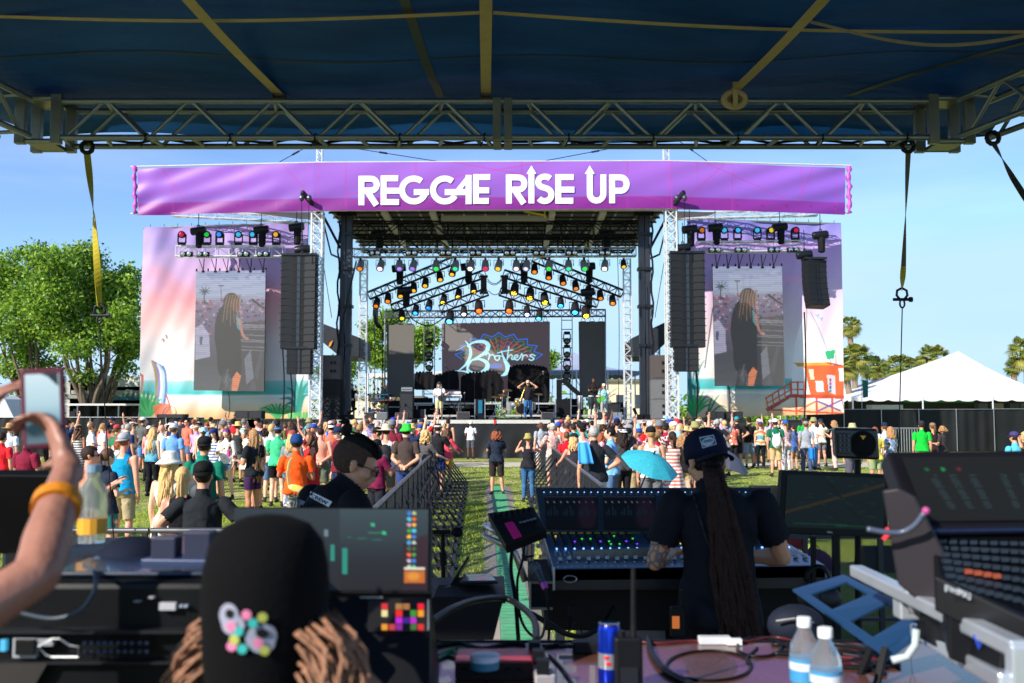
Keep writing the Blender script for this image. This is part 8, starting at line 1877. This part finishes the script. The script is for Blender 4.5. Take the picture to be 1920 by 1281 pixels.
r=gear('talkback_microphone','black foam-tipped talkback microphone on a stand in the aisle','microphone',P(830,1000,5.0)); m=MB(); m.tube(P(806,998,5),P(845,998,5),.012,8); m.build('arm',BLK,r); m=MB(); m.ell(P(857,998,5),(.03,.026,.026),12,8); m.build('foam',BLK2,r,smooth=True); m=MB(); m.tube(P(830,998,5),P(832,1140,5),.011,8); m.tube(P(830,1035,5),P(832,1060,5),.018,8); m.build('stand',BLK,r)
# flat monitor on stand
r=gear('computer_monitor','flat black monitor with faint traces on a stand right of the sound engineer','monitor',P(1565,1010,4.6)); q=[P(1467,882,4.6),P(1668,890,4.72),P(1664,1008,4.72),P(1459,1001,4.6)]; slab(q,.04,BLK,'bezel',r,bevel=.004)
def dlp(p):
    p.C[:]=(9,20,26); p.line([(.0,.72),(1,.12)],.05,(46,34,22),.8,soft=.02); p.line([(.35,.0),(.85,1)],.03,(8,14,18),.8,soft=.02); p.poly([(.1,.9),(.9,.93),(.9,.95),(.1,.93)],(12,50,34))
    r_=np.random.RandomState(2)
    for k in range(60):x,y=r_.rand(2); p.poly([(x,y),(x+.05,y),(x+.05,y+.012),(x,y+.012)],(18,44,48),.6)
facepaint([bil(q,.045,.06),bil(q,.955,.06),bil(q,.955,.89),bil(q,.045,.89)],80,50,dlp,SCR('mon',.8),r,'screen'); lettering('DELL',[(1551,996),(1562,996.5),(1562,1000),(1551,999.5)],lambda x,y:P(x,y,4.6),'maker_lettering',ALU,r)
m=MB(); m.bar(P(1567,1005,4.68),P(1569,1200,4.68),.03); m.bar(P(1525,1005,4.7),P(1525,1210,4.7),.02); m.build('stand',BLK,r)
r=gear('powered_speaker','small black powered speaker with knobs and yellow triangle on a pole','speaker',P(1612,870,4.85)); q=[P(1563,802,4.85),P(1646,804,4.85),P(1650,863,4.85),P(1567,859,4.85)]; slab(q,.2,NAVY,'cabinet',r,bevel=.012,dirv=V(.25,1,0).normalized()); n3=V(0,-.006,0)
c=P(1618,833,4.85); m=MB(); m.lathe([(.062,-.004),(.06,.008),(.04,.011),(.01,.012)],c,(0,-1,0),24); m.build('grille',mt((16,17,20),.5,bump=.8,bsc=300),r,smooth=True); m=MB(); m.path([c+n3+V(.062*cos(a),0,.062*sin(a)) for a in [k*2*pi/24 for k in range(24)]],.003,5,closed=True); m.build('grille_ring',DKM,r)
slab([P(1572,812,4.84),P(1595,813,4.84),P(1596,852,4.84),P(1573,850,4.84)],.006,mt((44,48,54),.4),'control_plate',r); m=MB()
for i in range(3):
    for j in range(4):m.tube(P(1576+i*7.5,817+j*9,4.84),P(1576+i*7.5,817+j*9,4.825),.0055,6)
m.build('knobs',mt((84,88,92),.4),r,kind='stuff'); m=MB(); m.add([P(1613,817,4.83),P(1624,817,4.83),P(1618.5,825,4.83)],[(0,2,1)]); m.build('triangle',mt((250,180,20),.5),r); m=MB(); m.tube(P(1608,862,4.95),P(1610,1200,4.95),.017,8); m.build('pole',BLK,r)
# wedge and stray bags beyond the barrier
r=gear('stage_wedge','dark wedge speaker lying on the grass beyond the perforated barrier','speaker',G(1660,1075)); c=G(1668,1075); m=MB(); m.prism([(0,0),(.55,0),(.45,.3),(.1,.36)],c+V(-.3,0,0),(0,1,0),(0,0,1),.75); m.build('cabinet',mt((24,25,30),.6),r,bevel=.01); lettering('/K',[(1678,1045),(1692,1045),(1692,1056),(1678,1056)],lambda x,y:P(x,y,c.y-.01),'badge',ALU,r)
for px,py,lab in ((1528,1052,'dark purple bag on the grass behind the perforated barrier'),(1125,906,'small purple bag on the grass by the right barricade line')):
    c=G(px,py+(30 if py>1000 else 8)); r=gear('bag',lab,'bag',c); s_=1 if py>1000 else .9; m=MB(); m.ell(c+V(0,0,.17*s_),(.25*s_,.18*s_,.2*s_),14,10); m.build('body',mt((84,24,84) if py>1000 else (100,40,170),.8,bump=.5),r,smooth='all'); m=MB(); m.path([c+V(-.1,0,.33*s_),c+V(0,0,.45*s_),c+V(.1,0,.33*s_)],.012,5); m.build('handle',BLK,r)
# --- left: lighting desk seen from its rear, extra screens
r=gear('lighting_desk','big black lighting desk seen from behind with rear connectors, lower left','lighting console',P(200,1200,1.8)); x0,x1=P(-60,0,1.9).x,P(470,0,1.9).x; zt_,z0=P(0,1092,1.9).z,1.42
m=MB(); m.bb(x0,x1,1.9,2.55,z0,zt_); m.build('body',mt((12,13,17),.4,var=.3),r,bevel=.012); m=MB(); m.bb(x0,x1,1.87,1.899,P(0,1182,1.9).z,P(0,1176,1.9).z); m.bb(x0,x1,1.88,1.899,P(0,1246,1.88).z,P(0,1242,1.88).z); m.build('panel_ledge',DKM,r)
m=MB(); m.bb(P(185,0,2.1).x,x1,1.95,2.5,zt_+.002,P(0,1072,1.95).z); m.build('top_tray',mt((26,40,62),.3,coat=.5),r,bevel=.01)
def pl(px0,py0,px1,py1,col,nm,Y=1.885,e=0,rough=.5):m=MB(); a,b=P(px0,py0,Y),P(px1,py1,Y); m.bb(a.x,b.x,Y,Y+.012,b.z,a.z); return m.build(nm,mt(col,rough,emit=e),r,bevel=.001)
pl(298,1131,329,1145,(176,176,184),'paper_label'); pl(336,1135,342,1140,(150,160,180),'icon'); pl(345,1135,351,1140,(150,160,180),'icon'); pl(250,1127,262,1130,(150,152,160),'icon'); pl(278,1119,288,1123,(150,152,160),'icon'); pl(0,1200,10,1222,(60,150,190),'port_light',e=.5)
pl(24,1197,68,1234,(160,164,170),'socket_frame',Y=1.882); pl(28,1200,64,1229,(14,15,18),'socket',Y=1.875); pl(70,1198,99,1212,(140,144,152),'port_label',Y=1.88)
m=MB(); m.path([P(x,y,1.88) for x,y in ((72,1212),(86,1228),(96,1232),(147,1232),(147,1213),(130,1210),(112,1198),(99,1198))],.0018,5,closed=True); m.build('outline_trim',ALU,r)
m=MB()
for i,x in enumerate([158+k*13 for k in range(4)]+[195+k*13 for k in range(5)]+[262+k*13 for k in range(2)]):
    for y in (1206,1222):m.tube(P(x,y,1.88),P(x,y,1.87),.004,6)
m.build('connectors',mt((44,46,60),.3,.6),r,kind='stuff'); m=MB()
for k in range(26):m.bar(P(2+k*3.4,1244+k*0,1.88),P(-24+k*3.4,1290,1.88),.0016)
m.build('vent_ribs',mt((70,66,64),.5),r,kind='stuff')
r=gear('black_cap','dark blue peaked cap lying on the lighting desk','cap',P(245,1045,2.2)); c=P(248,1052,2.2); m=MB(); m.ell(c,(.075,.07,.055),18,10); m.build('crown',mt((20,26,44),.8),r,smooth='all'); m=MB(); m.ell(c+V(.03,-.06,-.015),(.06,.04,.006),14,6); m.build('brim',mt((30,50,90),.6),r,smooth='all')
for px,cc_ in ((212,(120,170,220)),(272,(170,130,190))):r=gear('sunglasses_lens','small pastel cloth lump beside the dark blue cap, %s' % ('blue' if px==212 else 'lilac'),'cloth',P(px,1060,2.1)); m=MB(); m.ell(P(px,1062,2.1),(.022,.02,.006),10,6); m.build('cloth',mt(cc_,.6),r,smooth='all')
r=gear('parts_tray','open navy tray holding small boxes on the lighting desk','tray',P(340,1045,2.1)); c=P(340,1058,2.08); m=MB(); m.prism([(-.07,-.04),(.07,-.05),(.085,.03),(-.06,.05)],c+V(0,0,-.012),(1,0,0),(0,1,0),.028); m.build('tray',mt((34,54,92),.35),r,bevel=.003); m=MB(); m.box(c+V(-.03,.0,.035),(.05,.05,.045)); m.box(c+V(.035,.01,.04),(.055,.05,.055)); m.build('boxes',mt((40,44,66),.4),r,bevel=.003,kind='stuff')
r=gear('curved_cable','grey cable curving down in front of the lighting desk','cable',P(150,1100,1.82)); m=MB(); m.path([tuple(q) for q in catmull([P(158,1060,1.95),P(178,1075,1.86),P(176,1110,1.84),P(150,1145,1.84),P(100,1160,1.84),P(40,1150,1.84),P(-10,1138,1.84)],8)],.0042,8); m.build('cable',mt((60,72,84),.4),r,smooth='all')
r=gear('dark_monitor','black monitor back at the far left behind the raised arm','monitor',P(40,1000,2.3)); slab([P(-80,889,2.3),P(103,891,2.3),P(100,1040,2.35),P(-80,1040,2.35)],.04,mt((10,10,12),.35),'shell',r); m=MB(); m.bar(P(40,1035,2.36),P(40,1090,2.36),.05); m.build('stand',BLK,r)
r=gear('drink_bottle','clear plastic drink bottle with orange label behind the raised arm','bottle',P(172,1005,2.3)); c=P(173,1000,2.3); m=MB(); m.lathe([(.03,-.02),(.032,.05),(.03,.1),(.014,.125),(.013,.14)],c,None,14); m.build('bottle',mt((226,232,236),.08,trans=.85,var=0),r,smooth=True); m=MB(); m.lathe([(.016,.138),(.016,.156)],c,None,12); m.build('cap',mt((120,150,170),.4),r); m=MB(); m.lathe([(.0325,.0),(.0325,.035)],c,None,14); m.build('label',mt((226,160,40),.5),r)
# second screen with icons and lower touch screen
r=gear('icon_screen','tall dark touch display with coloured icon columns beside the black cap','screen',P(690,1100,2.4)); q=[P(440,949,2.4),P(809,952,2.4),P(808,1114,2.3),P(440,1112,2.3)]; slab(q,.05,mt((14,16,20),.35),'shell',r)
def icp(p):
    p.X=440+p.X*368; p.Y=950+p.Y*162; p.grad([(950,(44,60,68)),(1010,(32,44,52)),(1060,(16,22,30)),(1112,(8,12,20))]); p.poly([(440,950),(640,950),(640,1112),(440,1112)],(18,26,34),.5)
    p.poly([(760,1020),(808,1000),(808,1112),(760,1112)],(44,8,24),.7)
    for y0,y1,x in ((1022,1055,622),(1030,1080,645)):p.poly([(x,y0),(x+9,y0),(x+9,y1),(x,y1)],(24,120,104))
    p.line([(695,999),(724,999)],3,(30,110,80)); p.ell(703,982,4,4,(30,160,110)); p.ell(724,999,4,4,(30,170,110)); p.line([(655,1008),(730,1014)],1.5,(20,90,80)); p.poly([(610,992),(617,992),(617,1007),(610,1007)],(130,160,170),.6)
    cols=[(50,110,200),(60,150,200),(170,180,120),(60,180,210),(60,90,60),(60,190,120),(190,140,160),(230,90,40),(60,110,200),(60,150,60),(170,170,190),(220,210,210),(230,170,40),(170,190,170)]
    for i in range(10):p.ell(772,958+i*12,4,4,cols[(i*3) % 14]); p.ell(781,958+i*12,3.6,3.6,cols[(i*5+2) % 14])
    p.poly([(762,1067),(802,1067),(802,1071),(762,1071)],(200,196,180)); p.poly([(763,1074),(803,1074),(803,1096),(763,1096)],(170,90,30)); p.ell(780,1084,12,8,(210,150,50),.6,.6)
facepaint([bil(q,.0,.03),bil(q,.985,.03),bil(q,.985,.97),bil(q,.0,.97)],150,70,icp,SCR('iconscr',.95),r,'screen')
r=gear('touch_panel','black console body with a glowing multicoloured pad grid below the icon display','lighting console',P(700,1200,2.2)); q=[P(560,1116,2.25),P(808,1118,2.25),P(806,1330,2.1),P(560,1330,2.1)]; slab(q,.4,mt((8,9,13),.4),'body',r,bevel=.006)
def pdp(p):
    p.X=690+p.X*114; p.Y=1122+p.Y*62; p.C[:]=(8,7,12); cs={(0,0):(200,30,40),(0,2):(150,110,60),(0,3):(150,100,60),(0,5):(220,30,50),(1,0):(210,200,140),(1,2):(210,40,40),(1,4):(60,130,50),(1,5):(220,140,30),(2,2):(170,40,190),(2,3):(60,30,120),(2,4):(170,40,180),(3,0):(210,140,40),(3,1):(180,60,60),(3,2):(120,40,130),(3,4):(60,100,50),(3,5):(200,30,30)}
    for (a,b),c in cs.items():x,y=716+b*13.6,1131+a*13; p.poly([(x,y),(x+12,y),(x+12,y+11.5),(x,y+11.5)],c,.95)
facepaint([P(690,1124,2.235),P(803,1124,2.235),P(803,1186,2.195),P(690,1186,2.195)],90,50,pdp,SCR('padscr',1.0),r,'pad_grid',off=.004); m=MB(); m.bar(P(675,1120,2.22),P(718,1120,2.22),.004); m.bar(P(803,1125,2.22),P(803,1182,2.18),.003); m.build('trim',ALU,r)
# --- foreground table and its clutter
TZb=1.55; r=gear('table','brown wooden table top in the near foreground strewn with cables','table',V(.4,2.5,TZb)); m=MB(); m.bb(P(808,0,2.5).x,1.55,1.6,2.86,TZb-.03,TZb); m.build('top',mt((92,56,44),.28,var=.35,sc=3,coat=.35),r,bevel=.004); m=MB(); m.bb(P(808,0,2.5).x,1.55,2.862,2.872,TZb-.035,TZb+.004); m.build('rear_edge',BLK,r)
for x in (-.1,1.45):m=MB(); m.bb(x-.03,x+.03,2.7,2.76,PZ,TZb-.03); m.build('leg',DKM,r)
T=lambda px,py,h=0:G(px,py,TZb+h)
c=T(926,1275); r=gear('audio_interface','red audio interface with black front panel on the table','audio interface',c); m=MB(); m.bb(c.x-.095,c.x+.095,c.y,c.y+.13,TZb,TZb+.045); m.build('case',mt((196,40,50),.35,.3),r,bevel=.004); m=MB(); m.bb(c.x-.092,c.x+.092,c.y-.006,c.y-.0005,TZb+.002,TZb+.042); m.build('front_plate',mt((30,10,14),.4),r); m=MB()
for k in range(6):m.tube(V(c.x-.07+k*.026,c.y-.006,TZb+.022),V(c.x-.07+k*.026,c.y-.02,TZb+.022),.008,10)
m.build('knobs',BLK,r,kind='stuff')
c=T(908,1262,.045)+V(0,.04,0); r=gear('round_tin','round white and teal tin standing on the red audio interface','tin',c); c.z=TZb+.046; m=MB(); m.lathe([(.034,0),(.035,.024)],c,None,24); m.build('tin',mt((60,130,150),.4),r,smooth=True); m=MB(); m.lathe([(.0355,.018),(.0355,.03),(.033,.032)],c,None,24); m.build('lid',mt((210,218,224),.35),r,smooth=True)
c=T(1143,1296); r=gear('energy_drink_can','slim blue and silver drink can with red marks on the table','can',c); m=MB(); m.lathe([(.022,0),(.0265,.006),(.0265,.055)],c,None,24); m.build('can_blue',mt((20,50,190),.2,.7),r,smooth=True); m=MB(); m.lathe([(.0265,.055),(.0265,.09)],c,None,24); m.build('can_silver',mt((190,196,206),.2,.7),r,smooth=True); m=MB(); m.lathe([(.0265,.09),(.0265,.142),(.023,.152)],c,None,24); m.build('can_top_blue',mt((24,60,200),.2,.7),r,smooth=True); m=MB(); m.lathe([(.023,.152),(.024,.156),(.02,.153)],c,None,24); m.build('rim',CHR,r,smooth=True); m=MB(); m.ell(c+V(-.008,-.0258,.082),(.008,.002,.004),10,6); m.ell(c+V(-.004,-.026,.068),(.007,.002,.005),10,6); m.build('red_mark',mt((220,30,50),.3),r)
c=T(1180,1310); r=gear('walkie_talkie','black walkie-talkie with long antenna standing on the table','radio',c); m=MB(); m.bb(c.x-.032,c.x+.032,c.y,c.y+.035,TZb,TZb+.135); m.build('body',mt((14,15,20),.5),r,bevel=.006); m=MB(); m.path([V(c.x+.012,c.y+.015,TZb+.13),V(c.x+.012,c.y+.015,TZb+.165),V(c.x+.013,c.y+.015,TZb+.29)],[.009,.006,.005],8); m.build('antenna',BLK,r); m=MB(); m.tube(V(c.x-.015,c.y+.015,TZb+.13),V(c.x-.015,c.y+.015,TZb+.148),.009,10); m.build('knob',BLK,r); m=MB(); m.bb(c.x-.02,c.x+.02,c.y-.004,c.y-.0005,TZb+.03,TZb+.07); m.build('grille',DKM,r)
for (px,py,hs,lab) in ((1511,1330,1.0,'clear water bottle with blue label, the farther of the two on the table'),(1551,1358,1.0,'clear water bottle with blue label, the nearer of the two on the table')):
    c=T(px,py); r=gear('water_bottle',lab,'bottle',c); m=MB(); m.lathe([(.026,0),(.032,.006),(.031,.03),(.0325,.045),(.0305,.06),(.0325,.09),(.0325,.12),(.03,.14),(.016,.168),(.013,.18)],c,None,22); m.build('bottle',mt((235,240,244),.04,trans=.9,var=0),r,smooth=True); m=MB(); m.lathe([(.0155,.178),(.0155,.196),(.014,.198)],c,None,16); m.build('cap',mt((232,236,240),.4),r,smooth=True)
    m=MB(); m.lathe([(.0332,.062),(.0332,.112)],c,None,22); m.v=m.v; m.build('label',mt((60,140,190),.4),r,smooth=True); m=MB(); m.lathe([(.0336,.088),(.0336,.104)],c,None,22); m.build('label_band',mt((206,214,222),.4),r,smooth=True)
c=T(1012,1245); r=gear('power_strip','grey multi-socket power strip with black plugs on the table','power strip',c); slab([T(985,1205,.03),T(1014,1205,.03),T(1042,1265,.03),T(1004,1268,.03)],.028,mt((170,166,168),.5),'body',r,dirv=V(0,0,-1)); m=MB()
for a,b in ((1002,1215),(1010,1232),(1018,1250)):m.box(T(a,b,.045),(.03,.035,.035))
m.build('plugs',BLK,r,kind='stuff')
c=T(1103,1212,.015); r=gear('power_adapter','black power brick near the rear edge of the table','adapter',c); m=MB(); m.box(c,(.085,.05,.03)); m.build('brick',BLK,r,bevel=.004); m=MB(); m.tube(c+V(-.04,0,0),c+V(-.08,.0,0),.006,6); m.build('lead',CABLE,r)
c=T(1340,1200,.01); r=gear('usb_hub','small white adapter block at the rear edge of the table','adapter',c); m=MB(); m.box(c,(.09,.035,.02)); m.build('block',mt((206,210,216),.4),r,bevel=.003); m=MB(); m.box(c+V(.05,-.02,0),(.04,.02,.016)); m.build('plug',mt((230,230,232),.4),r)
def cable(lab,pts,rad,col=(16,18,22),table=True,Y=None,sm=7,closed=False):
    q=[tuple(k) for k in catmull([(T(*p[:2],rad+(p[2] if len(p)>2 else 0)) if table else P(*p)) for p in pts],sm)]; r=gear('cable',lab,'cable',Vector(q[0])); m=MB(); m.path(q,rad,8,closed=closed); m.build('jacket',mt(col,.4),r,smooth='all'); return r
ring=lambda cx,cy,rx,ry,n=12,a0=0,a1=360:[(cx+rx*cos(RAD(a0+(a1-a0)*i/n)),cy+ry*sin(RAD(a0+(a1-a0)*i/n))) for i in range(n+1)]
cable('large thin cable loop on the table front centre',ring(1330,1248,80,28)+[(1400,1235),(1420,1215)],.0035); cable('small cable loop near the table rear',ring(1424,1213,42,18),.004); cable('thick black hose curving down the middle of the table',[(1215,1196),(1222,1225),(1245,1255),(1290,1280),(1330,1300)],.008)
cable('red and black twisted cable along the table rear',[(1180,1202),(1240,1206),(1300,1202),(1380,1205),(1450,1195),(1500,1205),(1560,1215)],.004,(84,26,32)); cable('black cable wandering at the left rear of the table',[(815,1212),(860,1205),(905,1215),(960,1206),(1010,1212),(1060,1208)],.005); cable('green and black cable heap at the left of the table',[(812,1240),(840,1228),(870,1238),(850,1222),(820,1230),(860,1215),(900,1228),(930,1222)],.005,(40,110,60)); cable('thin lead crossing to the power strip',[(1030,1228),(1055,1255),(1075,1285)],.004)
for k in range(7):cable(['first','second','third','fourth','fifth','sixth','seventh'][k]+' strand in the tangle of dark cables behind the water bottles',[(1430+rg.uniform(0,60),1200+rg.uniform(0,30)),(1500+rg.uniform(0,50),1205+rg.uniform(0,40)),(1590+rg.uniform(0,40),1225+rg.uniform(-10,40)),(1650+rg.uniform(0,40),1215+rg.uniform(0,50)),(1600+rg.uniform(-60,60),1250)],.005,(20,22,28) if k!=3 else (90,24,34))
cable('thick black cable arching from the left screen to the aisle table',[(806,1168,2.9),(850,1140,3.1),(895,1125,3.4),(945,1122,3.6),(980,1140,3.5),(1002,1165,3.2),(1006,1205,2.9)],.011,table=False)
cable('thick black cable sagging under the mixing console',[(995,1150,4.2),(1030,1170,4.2),(1060,1188,4.2),(1095,1192,4.3),(1130,1172,4.5),(1150,1140,4.6)],.012,table=False); cable('black cable dropping beside the console case',[(960,1030,4.6),(958,1070,4.5),(966,1120,4.4),(972,1200,4.3)],.009,table=False); cable('second black cable dropping beside the console case',[(985,1010,4.6),(980,1050,4.5),(970,1090,4.4),(974,1150,4.3),(990,1185,4.2),(1015,1195,4.1),(1025,1150,4.1)],.006,table=False); cable('microphone lead hanging from the console edge',[(1022,1100,4.38),(1027,1130,4.36),(1030,1165,4.3),(1028,1215,4.2)],.006,table=False); cable('aisle side cable draped from the side table',[(850,1125,4.2),(870,1150,4.2),(890,1180,4.2),(905,1215,4.2)],.006,table=False)
# --- right: lighting console, flight case edge, laptop stand, headphones
r=gear('control_console','large black lighting console with tilted screen at the right edge','lighting console',P(1850,1000,2.3)); q=[P(1664,846,2.45),P(2060,842,2.6),P(2060,988,2.45),P(1716,992,2.28)]; slab(q,.05,mt((22,20,26),.4),'screen_shell',r,bevel=.006)
def gmp(p):
    p.C[:]=(5,11,18)
    for k in range(6):
        x=.1+k*.1+(.06 if k>2 else 0)
        for j in range(12):p.poly([(x+j*.004,.3+j*.045),(x+.035+j*.004,.3+j*.045),(x+.035+j*.004,.32+j*.045),(x+j*.004,.32+j*.045)],(34,56,62),.9)
    for x,c in ((.1,(20,90,50)),(.18,(20,120,60)),(.26,(90,20,40))):p.ell(x,.2,.012,.025,c)
facepaint([bil(q,.05,.1),bil(q,1,.1),bil(q,1,.92),bil(q,.07,.92)],120,50,gmp,SCR('gmscr',.8),r,'screen')
m=MB(); m.tube(P(1700,998,2.24),P(2060,992,2.4),.008,8); m.build('hinge_bar',mt((60,70,96),.25,.8),r,smooth=True)
m=MB(); m.prism([(0,0),(.05,.01),(.10,-.02),(.24,-.35),(.10,-.385),(.04,-.33)],P(1668,985,2.28)+V(-.012,0,.08),(.62,-.3,0),(0,0,.62),.03); m.build('side_arm',mt((40,36,42),.5),r,bevel=.005)
dk=[P(1740,1005,2.32),P(2080,1002,2.5),P(2080,1230,1.9),P(1775,1120,1.98)]; slab(dk,.12,mt((10,12,18),.45),'deck',r,dirv=V(0,0,-1),bevel=.006); up=V(0,-.0,.005); m=MB(); m2=MB(); m3=MB()
for j in range(7):
    for i in range(13):
        c=bil(dk,.06+i*.055,.14+j*.11); (m3 if j==4 and 2<=i<6 else m).box(c+up,(.017,.014,.009))
m.build('keys',mt((34,44,58),.35),r,kind='stuff'); m3.build('orange_keys',mt((150,72,50),.4),r,kind='stuff')
fq=[P(1752,1080,1.99),P(2060,1225,1.84),P(2060,1300,1.84),P(1752,1145,1.99)]; slab(fq,.03,mt((14,15,20),.45),'front_lip',r); lettering('grandMA3',[(1771,1091),(1820,1113),(1820,1130),(1771,1108)],lambda x,y:P(x,y,1.94),'front_lettering',mt((190,196,204),.5,emit=.1),r,.01)
r=gear('flight_case_lid','long aluminium-edged black flight case frame running to the lower right','flight case',P(1750,1150,2.2))
AL2=mt((196,204,216),.32,.55,var=.2)
for nm,a,b,w in (('top_rail',(1606,1070,2.75),(1915,1218,1.75),.038),('bottom_rail',(1722,1182,2.5),(1896,1281,1.75),.04)):m=MB(); m.bar(P(*a),P(*b),w,w*.8); m.build(nm,AL2,r,bevel=.005)
m=MB(); m.bar(P(1905,1210,1.76),P(1907,1330,1.76),.028,.03); m.build('end_post',AL2,r,bevel=.004)
slab([P(1735,1146,2.4),P(1900,1222,1.8),P(1890,1282,1.8),P(1735,1195,2.4)],.02,mt((14,15,18),.6),'panel',r); m=MB(); m.add([P(1823,1189,1.9),P(1846,1198,1.9),P(1835,1219,1.9)],[(0,2,1)]); m.build('blue_triangle',mt((40,70,190),.5),r)
m=MB(); m.bb(P(1742,0,2.35).x,P(1764,0,2.35).x,2.33,2.345,P(0,1170,2.34).z,P(0,1152,2.34).z); m.build('paper_label',mt((190,196,204),.5),r)
r=gear('rail_clamp','silver hook clamp gripping the flight case rail','clamp',P(1705,1120,2.3)); m=MB(); m.box(P(1708,1135,2.4),(.07,.05,.06)); m.build('jaw',AL2,r,bevel=.005); m=MB(); m.path([P(1701,1080,2.3),P(1696,1086,2.3),P(1706,1120,2.3),P(1712,1150,2.3)],.009,8); m.build('lever',mt((190,200,206),.3,.6),r,smooth='all'); m=MB(); m.path([P(1718,1180,2.3),P(1716,1210,2.3),P(1700,1232,2.3),P(1672,1238,2.3)],.009,8); m.build('white_cable',mt((170,186,190),.4),r,smooth='all')
r=gear('metal_laptop_stand','blue-grey sheet metal laptop stand with cut-outs at lower right','laptop stand',P(1600,1150,2.6)); BS=mt((40,84,132),.4,.5,var=.15); o_=[(1486,1105,3.0),(1582,1077,3.1),(1745,1160,2.55),(1650,1222,2.45)]; O3=[P(*k) for k in o_]; m=MB()
for (a,b,c_,d_) in ((0,1,0,.14),(0,1,.42,.62),(0,1,.86,1.0),(0,.14,.14,.86),(.86,1,.14,.86)):
    f=lambda u,v:(O3[0]*(1-u)+O3[1]*u)*(1-v)+(O3[3]*(1-u)+O3[2]*u)*v; pts=[f(a,c_),f(b,c_),f(b,d_),f(a,d_)]; m.add(pts+[p-V(0,0,.006) for p in pts],[(0,3,2,1),(4,5,6,7),(0,1,5,4),(1,2,6,5),(2,3,7,6),(3,0,4,7)])
m.build('plate',BS,r); slab([P(1650,1222,2.45),P(1745,1160,2.55),P(1745,1178,2.53),P(1655,1246,2.43)],.005,BS,'front_lip',r,bevel=.002); m=MB()
for a,b in (((1640,1200,2.55),(1600,1300,2.5)),((1660,1215,2.45),(1640,1300,2.4))):m.bar(P(*a),P(*b),.014)
m.build('legs',BLK,r)
r=gear('headphones','black over-ear headphones hanging near the perforated barrier','headphones',P(1540,1110,4.2)); m=MB(); m.path([P(1534+22*cos(a),1090-28*sin(a),4.2) for a in [k*pi/10 for k in range(11)]],.014,6,flat=.5); m.build('headband',BLK,r,smooth='all')
for px in (1515,1553):m=MB(); m.lathe([(.045,0),(.05,.02),(.036,.035),(.012,.04)],P(px,1122,4.22),(0,-1,.1),16); m.build('ear_cup',DKM,r,smooth=True)
r=gear('round_pouch','dark rounded soft pouch lying behind the table','pouch',P(1485,1170,3.0)); m=MB(); m.ell(P(1492,1172,3.0),(.085,.06,.06),16,10); m.build('shell',mt((24,30,46),.7),r,smooth='all'); m=MB(); m.path([P(1455,1165,2.94),P(1490,1160,2.93),P(1525,1168,2.94)],.004,5); m.build('zip',ALU,r)
r=gear('gooseneck_mic','thin grey gooseneck with a pink tip in front of the right console','gooseneck',P(1640,993,2.2)); m=MB(); m.path([tuple(q) for q in catmull([P(1626,992,2.2),P(1660,998,2.2),P(1690,998,2.2),P(1715,985,2.18),P(1733,962,2.16)],6)],.0062,8); m.build('neck',mt((90,100,122),.4,.3),r,smooth='all'); m=MB(); m.ell(P(1736,958,2.16),.009,8,6); m.build('tip',mt((170,70,130),.5),r)  # gooseneck microphone with a pink tip, gives no light
m=MB(); m.path([P(1663,990,2.25),P(1668,1000,2.25),P(1656,1012,2.25)],.005,5); tag(m.build('red_tie',mt((240,60,70),.5)),'small red cable tie hanging under the flat monitor corner','cable tie')
for k,(a,b) in enumerate((((1500,1060),(1530,1010)),((1590,1010),(1625,1090)))):pass
